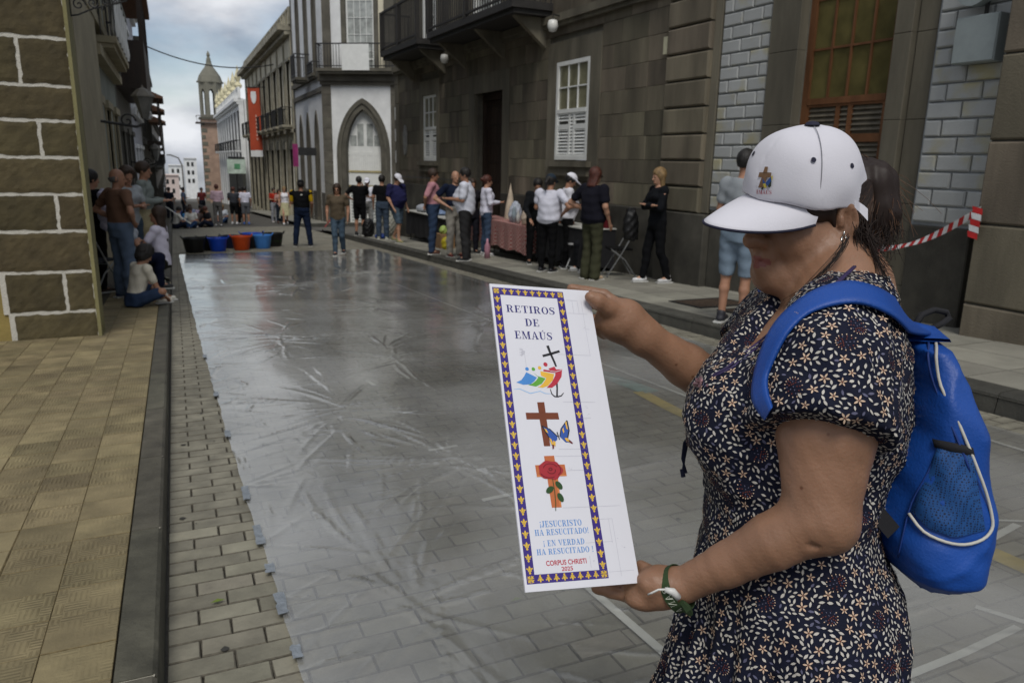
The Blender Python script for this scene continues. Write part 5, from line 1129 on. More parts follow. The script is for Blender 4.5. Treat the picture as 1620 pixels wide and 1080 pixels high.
P('seated woman in pale top with crossed bare arms behind the man in brown', -.62, 11.45, SW-.012, 1.6, 80, top='9aa0a8', bot='151a30', hair='bob', hc='brown', sk='l', arms=('fold', 'fold'), legs='chair', fem=True, res=MR, shoes='303030')
# ================================================================== buckets, tables, chairs and small things
def bucket(lab, x, y, c, r=.25, h=.33, inside='202020', rot=0):
    e = empty('bucket', lab, 'bucket', (x, y, gz(y, .0)), rot, group='flexible tubs in a row across the road'); m = mat('tub_'+c, c, .45, .1, 8, .05)
    MB().lathe([(0, 0), (r*.72, 0), (r*.76, .02), (r*.98, h-.015), (r, h), (r*.97, h+.006), (r*.94, h-.02), (r*.72, .03), (0, .03)], 28).build('tub', m, e, smooth=True)
    for sx in (1, -1):
        MB().tube([(sx*r*.95, -.06, h-.02), (sx*(r+.03), -.05, h+.05), (sx*(r+.03), .05, h+.05), (sx*r*.95, .06, h-.02)], .012, 6).build('handle', m, e, smooth=True)
    MB().lathe([(0, .20), (r*.85, .20), (r*.86, .16)], 16).build('filling', mat('fill_'+inside, inside, .9, .3, 30, .6), e)
    return e
bucket('black tub at the left end of the row of tubs', .38, 19.95, '0c0d0f', .27, .36)
bucket('black tub half hidden between the black end tub and the blue tub', .72, 20.6, '0e0f12', .25, .33)
bucket('deep blue tub with yellowish rim contents second from the left', .93, 20.2, '0c3fae', .235, .33, '8a8040')
bucket('dark blue tub hidden behind the deep blue and orange tubs', 1.30, 21.2, '101a38', .25, .33)
bucket('orange tub in the middle of the row', 1.50, 20.4, 'b8430e', .24, .35, '101010')
bucket('royal blue tub with a wide rim behind the orange and pale blue tubs', 1.86, 21.6, '1846a8', .29, .36, '1846a8')
bucket('black tub just right of the orange tub', 1.83, 21.0, '0f1013', .25, .32)
bucket('pale sky blue tub near the right end of the row', 2.06, 20.8, '3f7cc4', .235, .35, '3f7cc4')
bucket('black tub with lime green contents at the right end of the row', 2.42, 21.5, '0d0e10', .26, .36, '5fae1a')
def gbox(name, m, p, x0, x1, y0, y1, z0, z1): return box(name, m, p, x0, x1, y0, y1, z0, z1)
def table(lab, x0, x1, y0, y1, cm, topm, side=.5, fr_=True):
    zb = gz((y0+y1)/2, SW); e = empty('folding_table', lab, 'table', ((x0+x1)/2, (y0+y1)/2, zb)); hx, hy = (x1-x0)/2, (y1-y0)/2
    MB().box(-hx, hx, -hy, hy, .70, .735).build('tabletop', topm, e)
    for a in (-1, 1):
        for b in (-1, 1): MB().tube([(a*(hx-.08), b*(hy-.1), .7), (a*(hx-.08), b*(hy-.1), .0+(SL*b*hy*-1))], .014, 6).build('leg', IRON, e)
    if cm:
        n = 40; vs = []
        path = [(-hx-.012, hy+.01)]+[(-hx-.012-.0, hy-2*hy*i/n) for i in range(n+1)]+[(-hx+2*hx*i/10, -hy-.012) for i in range(11)]
        for i, (px_, py_) in enumerate(path):
            w = .018*sin(i*1.1)+.01*sin(i*2.3)
            for k in range(6):
                t_ = k/5; vs.append((px_-(w*t_ if i <= n+1 else 0), py_-(w*t_ if i > n+1 else 0), .742-side*t_*(1+.05*sin(i*.5))))
        m_ = len(path); q = MB(); q.add(vs, [(i*6+k, i*6+k+1, (i+1)*6+k+1, (i+1)*6+k) for i in range(m_-1) for k in range(5)]); q.add([(-hx-.012, hy, .742), (-hx-.012, -hy-.012, .742), (hx, -hy-.012, .742), (hx, hy, .742)], [(0, 1, 2, 3)])
        o = q.build('tablecloth', cm, None, smooth=True); o.location = e.location
        return e, o
    return e, None
CHK = mat('red_check_cloth', (.20, .055, .05), .9, .2, 8, .2); t = CHK.node_tree; ck = t.nodes.new('ShaderNodeTexChecker'); ck.inputs['Scale'].default_value = 26; ck.inputs[1].default_value = (.26, .06, .055, 1); ck.inputs[2].default_value = (.40, .28, .25, 1)
tcc = t.nodes.new('ShaderNodeTexCoord'); t.links.new(tcc.outputs['Object'], ck.inputs[0]); t.links.new(ck.outputs[0], t.nodes['Principled BSDF'].inputs['Base Color'])
WT = mat('white_plastic_top', (.5, .5, .46), .5); BC = mat('black_cloth', (.012, .012, .014), .95)
e, o = table('folding table with the red checkered cloth on the right pavement', 6.05, 6.65, 13.0, 15.9, CHK, WT, .52); tagit(o, 'red and white checkered tablecloth hanging to below knee height', 'tablecloth')
e, o = table('folding table with white top and black skirt behind the women in white', 6.22, 6.8, 10.95, 12.85, BC, WT, .66); tagit(o, 'black cloth hanging round the table behind the women in white', 'tablecloth')
MB().box(-.31, .31, -.98, .98, .745, .765).build('tabletop', WT, None, loc=(6.50, 11.9, gz(11.9, SW)), label='white board lying on the black covered table', cat='board')
e, o = table('folding table with black cloth and white top beside the man in the white cap', 6.0, 6.5, 17.6, 20.9, BC, WT, .62); tagit(o, 'black cloth on the far table behind the pink shirt man', 'tablecloth')
MB().box(-.28, .28, -1.66, 1.66, .745, .765).build('tabletop', WT, None, loc=(6.22, 19.2, gz(19.2, SW)), label='white board lying on the farthest table', cat='board')
tz = lambda y: gz(y, SW)+.745+.001
def bottle(lab, x, y, z, c, h=.28, r=.04): MB().lathe([(0, 0), (r, 0), (r, h*.6), (r*.4, h*.82), (r*.38, h*.97), (0, h)], 12).build('bottle', mat('bottle_'+c, c, .25), loc=(x, y, z), smooth=True, label=lab, cat='bottle')
def lump(name, lab, cat, x, y, z, rx, ry, rz_, c, sd=0, m=None):
    S = SDF(); r_ = random.Random(sd+int(x*100)+int(y*100))
    for k in range(5): S.ell((r_.uniform(-.4, .4)*rx, r_.uniform(-.4, .4)*ry, rz_*r_.uniform(.7, 1.2)*.6), (rx*r_.uniform(.5, .8), ry*r_.uniform(.5, .8), rz_*r_.uniform(.5, .75)), k=.05)
    S.half((0, 0, 0), (0, 0, 1)); V, Q = S.mesh(.016, disp=lambda X, Y, Z: .012*np.sin(X*50+Y*30)*np.sin(Z*45+Y*20)); o = to_obj(name, V, Q, m or mat('lump_'+c, c, .55, .2, 12, .4)); o.location = (x, y, z); return tagit(o, lab, cat)
bottle('tall clear water bottle on the checkered table', 6.2, 13.9, tz(14.45), '8a98a0', .33, .05); bottle('white bottle at the front of the checkered table', 6.15, 13.6, tz(14.45), 'b8b8b4', .26); bottle('blue capped bottle on the checkered table', 6.35, 14.2, tz(14.45), '6c86b8', .36, .05); bottle('greenish white bottle on the checkered table', 6.3, 13.35, tz(14.45), '9aa89a', .24)
lump('plastic_bag', 'white and blue plastic bag standing on the checkered table', 'bag', 6.3, 14.05, tz(14.45), .14, .16, .32, 'a9b0bc', 3); lump('plastic_bag', 'crumpled cream and pink bag at the near end of the checkered table', 'bag', 6.2, 13.25, tz(14.45), .13, .13, .26, 'b0a090', 8)
lump('backpack', 'dark blue backpack lying on the table next to the checkered cloth', 'backpack', 6.42, 12.6, tz(11.9)+.02, .17, .17, .32, '10182a', 5); lump('tissue_pack', 'pale turquoise pack on top of the dark backpack', 'pack', 6.42, 12.6, tz(11.9)+.32, .1, .12, .08, '7fb4c0', 6)
gb = MB().box(-.1, .1, -.14, .14, 0, .09).build('box', mat('orange_brown_box', (.35, .13, .05), .7), loc=(6.38, 12.15, tz(11.9)+.021), label='orange brown box on the white table top', cat='box')
MB().lathe([(.13, 0), (.10, .25), (.05, .5), (.0, .75)], 14).build('paper_cone', mat('beige_paper', (.5, .42, .32), .9), loc=(6.55, 14.9, tz(14.45)), smooth=True, label='tall pointed beige paper cone on the checkered table against the wall', cat='cone')
MB().tube([(0, 0, 0), (.08, .05, 1.35)], .014, 6).build('wooden_pole', mat('pale_pole', (.4, .36, .28), .7), loc=(6.68, 15.5, gz(15.5, SW)+.0), label='pale wooden pole leaning on the wall beside the dark door', cat='pole')
lump('bundle', 'white and blue bundle on the farthest table', 'bundle', 6.2, 20.0, tz(19.25)+.02, .2, .4, .14, 'a8acb4', 2); lump('folded_cloth', 'pale blue folded cloth on the farthest table', 'cloth', 6.2, 18.7, tz(19.25)+.02, .2, .35, .09, '7d92b4', 4)
cb = MB().box(-.18, .18, -.22, .22, 0, .34).build('cardboard_box', mat('cardboard', (.22, .13, .06), .85), loc=(5.9, 17.3, gz(17.3, SW)), label='open brown cardboard box with things under the far table', cat='box')
lump('bag', 'yellow bag on the pavement behind the pink shirt man', 'bag', 5.75, 16.8, gz(16.8, SW), .11, .09, .22, 'a89a20', 1); lump('bag', 'lime green and white bag on top of the cardboard box', 'bag', 5.85, 17.3, gz(17.3, SW)+.34, .1, .12, .14, '9ab060', 9)
lump('handbag', 'black bag standing on the kerb beside the person in black', 'bag', 5.35, 22.6, gz(22.6, SW), .22, .2, .42, '08080a', 2); lump('basin', 'small royal blue basin on the pavement near the black bag', 'basin', 5.45, 21.6, gz(21.6, SW), .2, .2, .1, '1a3f90', 2)
lump('bin', 'white bucket like bin behind the black bag', 'bin', 5.95, 22.6, gz(22.6, SW), .2, .2, .55, '9a9a90', 3); lump('plastic_bag', 'white plastic bag held by the woman in black on the left', 'bag', -.80, 11.05, gz(11, SW)+.82, .09, .09, .38, 'b8b4c8', 4)
bottle('pink and white bottle on the pavement behind the white T-shirt man', 5.75, 14.2, gz(14.2, SW), 'b08090', .4, .06)
def folding_chair(lab, x, y, face, seatc='101010', z=None):
    e = empty('folding_chair', lab, 'chair', (x, y, gz(y, SW)), radians(-face), group='folding chairs'); m = mat('chair_tube', (.33, .34, .34), .35, metal=.6); sm_ = cloth(seatc)
    for sx in (-.21, .21):
        MB().tube([(sx, -.22, .82), (sx, .0, .40), (sx, .24, .0)], .011, 6).build('leg', m, e); MB().tube([(sx*.92, .18, .45), (sx*.92, -.05, .28), (sx*.92, -.24, .0)], .011, 6).build('leg', m, e)
    MB().stone(-.2, .2, -.2, .2, 0, .0).v
    MB().box(-.2, .2, -.16, .2, .43, .455).build('seat', sm_, e); MB().box(-.2, .2, -.235, -.215, .60, .82).build('backrest', sm_, e)
    q = MB(); q.tube([(-.21, .2, .06), (.21, .2, .06)], .008, 5).tube([(-.2, -.2, .06), (.2, -.2, .06)], .008, 5).tube([(-.2, 0, .40), (.2, 0, .40)], .008, 5); q.build('crossbar', m, e); return e
folding_chair('black folding chair standing open in front of the wall between the two women', 6.45, 10.3, -70); folding_chair('pale folding chair right behind the red-haired woman', 6.4, 11.35, -110, 'b0b0b0'); folding_chair('grey folding chair of the group by the yellow corner', -1.0, 11.1, 40, '3a3c40')
lump('handbag', 'black handbag hanging on the arm of the woman in black', 'bag', 6.12, 9.5, gz(9.4, SW)+.62, .12, .1, .35, '0a0a0c', 5)
# red-white tape
q = MB(); A, Bp = Vector((6.72, 5.8, .62)), Vector((6.64, 4.60, 1.10)); n = 24; prev = None
for i in range(n):
    q.cur = i % 2
    a_, b_ = i/n, (i+1)/n
    pa, pb = A.lerp(Bp, a_)-Vector((0, 0, .10*sin(a_*pi))), A.lerp(Bp, b_)-Vector((0, 0, .10*sin(b_*pi))); wa_, wb_ = (Vector((.4*sin(a_*5), 0, 1)).normalized()*.07*(.55+.45*abs(cos(a_*4))), Vector((.4*sin(b_*5), 0, 1)).normalized()*.07*(.55+.45*abs(cos(b_*4))))
    sh_ = (pb-pa)*.5; q.add([pa-wa_/2, pb-wb_/2, pb+wb_/2+sh_, pa+wa_/2+sh_], [(0, 1, 2, 3)])
for i in range(5):
    q.cur = i % 2; z0 = 1.12-i*.055; q.add([(6.63-i*.004, 4.56, z0), (6.63-i*.004, 4.66, z0+.02), (6.63-(i+1)*.004, 4.645, z0-.035), (6.63-(i+1)*.004, 4.55, z0-.055)], [(0, 1, 2, 3)])
q.cur = 0; o = q.build('barrier_tape', [mat('red_tape', (.42, .02, .02), .45), mat('white_tape', (.6, .6, .6), .45)], label='red and white striped barrier tape tied between a post and the stone corner', cat='tape')
MB().box(-.05, .05, -.05, .05, 0, .98).box(-.07, .07, -.07, .07, .98, 1.02).build('post', mat('pale_post', (.33, .33, .29), .8), loc=(6.72, 5.86, gz(5.86, SW)), label='short pale stone post holding the barrier tape behind the woman', cat='post')
# sign and stick things far away
e = empty('street_sign', 'white rectangular sign on a pole beyond the far crowd', 'sign', (3.45, 47, gz(47))); MB().tube([(0, 0, 0), (0, 0, 3.4)], .04, 6).build('pole', IRON, e); MB().box(-.5, .5, -.06, -.03, 2.5, 3.3).build('panel', mat('sign_white_green', (.5, .6, .52), .6), e); MB().box(-.12, .2, -.07, -.061, 2.75, 3.05).build('mark', mat('sign_green', (.1, .3, .15), .6), e)
e = empty('lamp_post', 'slim curved lamp post far away in the middle of the street end', 'street lamp', (1.5, 120, gz(120))); MB().tube([(0, 0, 0), (0, 0, 5.2), (-.4, 0, 6.2), (-1.4, 0, 6.6)], .1, 6).build('pole', mat('grey_post', (.25, .25, .24), .6), e); MB().box(-1.9, -1.3, -.15, .15, 6.5, 6.68).build('lamp_head', mat('grey_post', (1, 1, 1)), e)
e = empty('wall_sign', 'black and magenta bar sign sticking out from the side of the arched white house', 'sign', (6.3, 36.5, 1.55)); MB().box(-.9, -.1, -.04, .04, .0, .35).build('board', IRON, e); MB().box(-1.15, -.92, -.05, .05, -.5, .5).build('magenta_panel', mat('magenta_sign', (.25, .02, .12), .6), e)
o = MB().add([(0, 0, 0), (.9, 0, 1.15), (.93, 0, 1.12), (.03, 0, -.03), (0, .03, 0), (.9, .03, 1.15), (.93, .03, 1.12), (.03, .03, -.03)], [(0, 1, 2, 3), (7, 6, 5, 4), (0, 4, 5, 1), (3, 2, 6, 7)]).build('leaning_stick', mat('red_stick', (.3, .05, .05), .6), loc=(5.2, 30, gz(30)), label='reddish thin stick leaning near the far kerb corner', cat='stick')
MB().tube([(0, 0, 0), (.35, .1, -.28)], .008, 5).build('selfie_stick', PAINT, loc=(-.12, 13.4, gz(13.4)+1.22), label='thin white stick held out at the left behind the crouching woman', cat='stick')
# ================================================================== the woman in the foreground
hh_ = lambda v: np.array([v[0], v[1], 0])/np.linalg.norm([v[0], v[1]])
TF = hh_(np.array([-.88, .475, 0]))              # torso facing
TS = np.array([TF[1], -TF[0], 0])*-1             # her left side (towards the camera)
if TS @ F_ > 0: TS = -TS
SKW = mat('skin_woman', (.255, .137, .082), .46, .17, 16, .22, 240, sss=.10, spec=.35, bd=.0012)
t = SKW.node_tree; N = t.nodes; L = t.links                       # freckles and blotches that belong to the skin
vo = N.new('ShaderNodeTexVoronoi'); vo.inputs['Scale'].default_value = 26; tcw = N.new('ShaderNodeTexCoord'); L.new(tcw.outputs['Object'], vo.inputs[0])
rv = N.new('ShaderNodeValToRGB'); rv.color_ramp.elements[0].position = .035; rv.color_ramp.elements[0].color = (.42, .28, .22, 1); rv.color_ramp.elements[1].position = .075; rv.color_ramp.elements[1].color = (1, 1, 1, 1); L.new(vo.outputs['Distance'], rv.inputs[0])
mm = N.new('ShaderNodeMix'); mm.data_type = 'RGBA'; mm.blend_type = 'MULTIPLY'; mm.inputs[0].default_value = .8
prev = N['Principled BSDF'].inputs['Base Color'].links[0].from_socket; L.new(prev, mm.inputs[6]); L.new(rv.outputs[0], mm.inputs[7]); L.new(mm.outputs[2], N['Principled BSDF'].inputs['Base Color'])
def trow(py, f, b, half, d=1.05):
    f, b = f+(4 if py < 700 else 14 if py < 900 else 26), b-(8 if py < 470 else 30)
    A, Bk = at(f, py, d), at(b, py, d); c = (A+Bk)/2; a = np.linalg.norm((Bk-A)[:2])/2
    return (c[2], c[0], c[1], a, half)
# silhouette rows: front and back edge of the dress
ROWS = [trow(432, 1300, 1396, .062, 1.06), trow(455, 1262, 1408, .10, 1.06), trow(480, 1228, 1421, .145, 1.06), trow(510, 1196, 1432, .170, 1.06), trow(550, 1160, 1440, .178), trow(600, 1120, 1443, .172), trow(650, 1099, 1438, .165), trow(690, 1097, 1425, .158), trow(740, 1106, 1404, .150),
        trow(790, 1112, 1394, .150), trow(840, 1108, 1402, .160), trow(890, 1096, 1424, .176), trow(950, 1080, 1432, .186), trow(1010, 1065, 1424, .190), trow(1080, 1042, 1402, .195)]
zb_, cxb, cyb, ab_, bb_ = ROWS[-1]
def sect(rows, add): return [(r[0], r[1], r[2], max(.01, r[3]+add), max(.01, r[4]+add)) for r in rows]
AX = (TF, TS)
nsh = at(1322, 540, .925); nmid = at(1306, 690, .885); nel = at(1298, 818, .875); nfm = at(1222, 856, .89); nwr = at(1076, 926, .945)
fsh = at(1235, 505, 1.235); fel = at(1160, 628, 1.21); fwr = at(1015, 530, 1.135)
W = SDF()
W.loft(sect(ROWS[2:12], -.026), k=.03, M=AX)
W.loft([(zb_-.35, cxb, cyb, .11, .14), (zb_-.02, cxb, cyb, .115, .14), (ROWS[-4][0], ROWS[-4][1], ROWS[-4][2], .12, .14)], k=.02, M=AX)
W.cap(nsh, nmid, .052, .0545, k=.012).cap(nmid, nel, .0545, .041, k=.006).cap(nel, nfm, .038, .0325, k=.012).cap(nfm, at(1150, 893, .915), .0325, .0262, k=.006).cap(at(1150, 893, .915), nwr, .0262, .0205, k=.006)
W.ell(at(1320, 832, .875), (.020, .020, .024), k=.02)
W.cap(at(1283, 862, .848), at(1318, 858, .850), .0006, k=.010, op='-')
W.cap(fsh, fel, .050, .039, k=.01).cap(fel, at(1085, 578, 1.175), .038, .0345, k=.01).cap(at(1085, 578, 1.175), fwr, .0345, .0235, k=.006)
# neck
HC = at(1274, 321, 1.09)                        # head centre
hy = radians(25); Rh_ = hh_(-R_); Nh_ = hh_(-F_)
hf0 = Rh_*cos(hy)+Nh_*sin(hy); pt = radians(9); HF = hf0*cos(pt)-np.array([0, 0, 1])*sin(pt); HSd = np.cross(np.array([0, 0, 1]), hf0); HSd = HSd if HSd@F_ < 0 else -HSd
HU = hf0*sin(pt)+np.array([0, 0, 1])*cos(pt); rl = radians(-1.5); HU, HSd = HU*cos(rl)+HSd*sin(rl)*-1, HSd*cos(rl)+HU*sin(rl)
HM = np.stack([HF, HSd, HU], 1); HSC = .88; CAPROLL = 7.5 if (rotm(HF, .1)@HSd)[2] < HSd[2] else -7.5
def hp_(f, s, u): return HC+HM@(np.array([f, s, u])*HSC)
W.cap(hp_(-.035, 0, -.05), at(1333, 455, 1.06), .050, .056, k=.02).cap(at(1333, 455, 1.06), at(1335, 520, 1.05), .056, .075, k=.03)
W.cap(at(1330, 470, 1.06), nsh+np.array([0, 0, .012]), .045, .044, k=.04).cap(at(1330, 470, 1.06), fsh+np.array([0, 0, .0]), .045, .044, k=.04)
# skull and face
e_ = lambda f, s, u, r, k=.02, op='+': W.ell(hp_(f, s, u), np.array(r)*HSC, HM, k=k, op=op)
e_(-.004, 0, .03, (.090, .074, .086)); e_(.030, 0, -.040, (.058, .062, .080), .03)
e_(.012, 0, -.062, (.055, .064, .050), .03)
for s_ in (1, -1):
    e_(.052, s_*.034, -.046, (.034, .028, .034), .02)            # cheek
    e_(.070, s_*.032, .008, (.020, .022, .010), .012)            # brow
    e_(.073, s_*.031, -.014, (.0125, .017, .011), .006)          # closed lid
    e_(.088, s_*.017, -.006, (.012, .011, .012), .010, '-')      # inner socket
    W.cap(hp_(.005, s_*.058, -.075), hp_(.055, s_*.022, -.112), .020, .018, k=.03)
    e_(.099, s_*.0135, -.047, (.0110, .0078, .0090), .004)       # wing of the nose
W.cap(hp_(.082, 0, -.002), hp_(.112, 0, -.040), .0085, .012, k=.010); e_(.114, 0, -.043, (.0108, .0110, .0098), .008)
e_(.087, 0, -.065, (.013, .024, .016), .012)
for s_ in (1, -1):
    W.cap(hp_(.100, s_*.023, -.050), hp_(.084, s_*.035, -.080), .0010, k=.009, op='-'); e_(.1065, s_*.0065, -.0535, (.0060, .0042, .0040), .002, '-')
    W.cap(hp_(.080, s_*.047, -.022), hp_(.091, s_*.034, -.032), .0008, k=.007, op='-')
W.cap(hp_(.090, -.019, -.075), hp_(.0985, 0, -.0715), .0045, .0072, k=.004).cap(hp_(.0985, 0, -.0715), hp_(.090, .019, -.075), .0062, .0042, k=.005)
W.cap(hp_(.087, -.016, -.0845), hp_(.0965, 0, -.0860), .0055, .0085, k=.004).cap(hp_(.0955, 0, -.0855), hp_(.087, .016, -.0845), .0075, .005, k=.005)
W.cap(hp_(.10, -.02, -.0785), hp_(.10, .02, -.0785), .0016, k=.003, op='-')
e_(.077, 0, -.108, (.019, .026, .018), .02); e_(.045, 0, -.112, (.040, .040, .018), .03)
for s_ in (1, -1):                                               # ears
    EM = HM@rotm((0, 0, 1), -s_*.30)@rotm((0, 1, 0), .16)
    W.ell(hp_(-.006, s_*.0805, -.022), (.0165, .0070, .0275), EM, k=.0035); W.ell(hp_(.000, s_*.0800, -.045), (.0085, .0055, .0110), EM, k=.004)
    W.ell(hp_(-.004, s_*.0885, -.018), (.0105, .0075, .0185), EM, k=.003, op='-')
    W.cap(hp_(-.008, s_*.0835, -.004), hp_(-.007, s_*.0830, -.034), .0024, .0028, k=.004); W.cap(hp_(.0085, s_*.0815, -.018), hp_(.0085, s_*.0815, -.027), .0038, .0038, k=.004)
def finger(S, pts, r, k=.0035):
    P_ = [at(*p) for p in pts]; rr = np.linspace(r, r*.78, len(P_))
    for a, b, ra, rb in zip(P_, P_[1:], rr, rr[1:]): S.cap(a, b, ra, rb, k=k)
# near hand (palm up under the corner, fingers run behind the board)
W.cap(nwr, at(1048, 930, .952), .0235, .026, k=.012, flat=(U_, .8)).cap(at(1048, 930, .952), at(1022, 932, .965), .027, .027, k=.015, flat=(U_, .9))
W.ell(at(1034, 916, .945), (.022, .016, .014), k=.015); W.ell(at(1020, 944, .955), (.026, .018, .013), k=.012)
finger(W, [(1040, 948, .955), (1000, 944, .962), (966, 935, .972), (944, 930, .985)], .0098)
finger(W, [(1030, 940, .968), (990, 934, .982), (958, 922, .995), (940, 908, 1.0)], .0095)
finger(W, [(1030, 930, .975), (1000, 920, .99), (972, 908, 1.0), (955, 895, 1.0)], .009)
finger(W, [(1030, 925, .975), (1010, 908, .99), (992, 896, .995), (980, 886, .998)], .008)
finger(W, [(1036, 912, .955), (1022, 900, .965), (1013, 893, .975)], .0088)
finger(W, [(1036, 920, .938), (1018, 908, .926), (1002, 905, .922)], .0095) if False else None
# far hand: thumb on the face of the board, fingers behind it
W.cap(fwr, at(992, 508, 1.128), .027, .030, k=.02, flat=(F_, .8)); W.ell(at(975, 506, 1.128), (.034, .028, .030), k=.02)
finger(W, [(985, 497, 1.118), (962, 487, 1.100), (946, 477, 1.088), (934, 470, 1.084)], .0112, .010)
finger(W, [(984, 486, 1.132), (955, 466, 1.138), (928, 461, 1.138), (904, 456, 1.135)], .0095)
finger(W, [(975, 500, 1.145), (948, 482, 1.152), (922, 478, 1.146), (905, 484, 1.135)], .0095)
finger(W, [(970, 515, 1.148), (948, 505, 1.155), (930, 505, 1.140), (920, 512, 1.128)], .0092)
finger(W, [(975, 528, 1.140), (956, 528, 1.145), (944, 522, 1.130), (938, 515, 1.118)], .0085)
for a_, b_ in (((955, 474, 1.080), (957, 488, 1.082)), ((958, 473, 1.080), (961, 487, 1.082)), ((993, 510, 1.095), (985, 497, 1.093)), ((1004, 560, 1.10), (1018, 540, 1.10)), ((1010, 562, 1.10), (1022, 545, 1.10)), ((1062, 914, .918), (1058, 932, .918)), ((985, 940, .948), (983, 950, .95)), ((1010, 925, .935), (1002, 915, .94)), ((1040, 925, .92), (1024, 918, .93))): W.cap(at(*a_), at(*b_), .0005, k=.004, op='-')
Vw, Qw = W.mesh(.0030, disp=lambda X, Y, Z: .0004*np.sin(X*210+Z*90)*np.sin(Y*190-Z*120))
Vw = relax(Vw, Qw, 1, .35)
# legs as one coarser piece of the same mesh (hidden by the skirt)
LG = SDF(); kz = zb_
gy = cyb; gzz = gz(cyb, .0)
for s_ in (1, -1):
    h0 = np.array([cxb, cyb, kz-.25])+TS*s_*.085; k0 = np.array([cxb, cyb, gzz+.46])+TS*s_*.09+TF*.02; a0 = np.array([cxb, cyb, gzz+.09])+TS*s_*.09
    LG.cap(h0, k0, .085, .055, k=.04).cap(k0, k0+(a0-k0)*.35-TF*.015, .052, .055, k=.02).cap(k0+(a0-k0)*.35-TF*.015, a0, .055, .036, k=.02).cap(a0, a0+TF*.12-np.array([0, 0, .05]), .036, .028, k=.02)
Vl, Ql = LG.mesh(.009); nV = len(Vw); Vw2 = np.concatenate([Vw, Vl]); Qw2 = np.concatenate([Qw, Ql+nV])
fcw = Vw2[Qw2].mean(1); mi = np.zeros(len(Qw2), int); loc = (fcw-HC)@HM/HSC
mi[(np.abs(loc[:, 1]) < .022) & (np.abs(loc[:, 2]+.0785) < .0115-.35*np.abs(loc[:, 1])) & (loc[:, 0] > .086)] = 1
for s_ in (1, -1):
    m_ = (np.abs(loc[:, 1]-s_*.033) < .017) & (np.abs(loc[:, 2]+.021+((loc[:, 1]-s_*.033)**2*18)) < .0012) & (loc[:, 0] > .05); mi[m_] = 2
    m_ = (np.abs(loc[:, 1]-s_*.034) < .021) & (np.abs(loc[:, 2]-.012+(np.abs(loc[:, 1]-s_*.03)*.25)) < .0035) & (loc[:, 0] > .045); mi[m_] = 2
woman = to_obj('person', Vw2, Qw2, [SKW, mat('lips_woman', (.20, .065, .052), .4, .1, 30, .1), mat('lash_brown', (.03, .018, .012), .7)], None, mi)
tagit(woman, 'woman in white cap and dark floral dress holding up a printed board', 'person')
# ---- dress
D = SDF()
def fold(a, z):
    low = np.clip((ROWS[9][0]-z)/.22, 0, 1); up = np.exp(-((z-ROWS[8][0])/.06)**2)
    return .0095*low*np.sin(a*19+1.2*np.sin(z*9))+.0045*low*np.sin(a*43+z*6)+.0016*up*np.sin(a*60)
hemz = gzz+.42
D.loft([(hemz, cxb, cyb, .235, .25)]+sect(ROWS, .004)[::-1], k=.02, M=AX, fold=fold)
D.ell(at(1188, 655, .995), (.085, .075, .075), k=.05).ell(at(1180, 655, 1.15), (.085, .075, .075), k=.05)
sl_e = at(1303, 612, .895)
D.cap(at(1335, 478, 1.03), nsh+np.array([0, 0, .010]), .050, .056, k=.03).cap(at(1325, 478, 1.09), fsh+np.array([0, 0, .0]), .050, .056, k=.03)
D.cap(nsh-TS*.03-TF*.012, at(1308, 590, .905), .064, .072, k=.03).cap(at(1308, 590, .905), at(1302, 660, .885), .076, .082, k=.02)
D.cap(fsh+TS*.03, fsh+(fel-fsh)*.5, .066, .072, k=.04)
# cut the sleeves at their hems, hollow around the arm, open the V neck
pl = at(1305, 612, .90); dn = (nmid-nsh)/np.linalg.norm(nmid-nsh)
D.box(pl+dn*.13+Nh_*.05, (.13, .125, .098), .02, np.stack([hh_(R_), Nh_, dn], 1), k=.006, op='-')
dn2 = (fel-fsh)/np.linalg.norm(fel-fsh); D.cap(fsh+(fel-fsh)*.52+dn2*.06, fsh+(fel-fsh)*.52+dn2*.3, .10, .10, k=.005, op='-')
# torso behind the sleeve cut is put back
D.loft(sect(ROWS[5:13], .002), k=.010, M=AX)
D.cap(at(1338, 400, 1.06), at(1332, 440, 1.06), .072, .060, k=.01, op='-')
nk = [(1305, 436, 1.055, .058), (1250, 462, 1.045, .056), (1190, 512, 1.035, .045), (1122, 580, 1.025, .018)]
for (a, b, c, r1_), (a2, b2, c2_, r2_) in zip(nk, nk[1:]): D.cap(at(a, b, c), at(a2, b2, c2_), r1_, r2_, k=.006, op='-')
def wrk(X, Y, Z):
    s1 = .0026*np.sin(X*34+Z*22+2*np.sin(Z*13))*np.sin(Y*29-Z*31+1.3)
    A_ = at(1330, 640, .95); d2 = np.sqrt((X-A_[0])**2+(Y-A_[1])**2+(Z-A_[2])**2); t_ = (X-A_[0])*TF[0]+(Y-A_[1])*TF[1]; r1 = (1-np.abs(np.sin(np.arctan2(Z-A_[2], t_)*7+2*np.sin(d2*22))))**2*.0055*np.exp(-((d2-.14)/.08)**2)
    zz_ = (Z-ROWS[8][0])/.05; r2_ = (1-np.abs(np.sin(Z*70+X*18-Y*14+1.5*np.sin(X*20))))**3*.004*np.exp(-zz_**2)
    return s1+r1+r2_+.0009*np.sin(X*90-Z*70)*np.sin(Y*75+Z*60)
Vd, Qd = D.mesh(.0042, disp=wrk); Vd = relax(Vd, Qd, 1, .3)
NAVY = mat('navy_dress_fabric', (.007, .009, .022), .85, .2, 20, .25, 400, spec=.2)
dress = to_obj('dress', Vd, Qd, NAVY, woman)
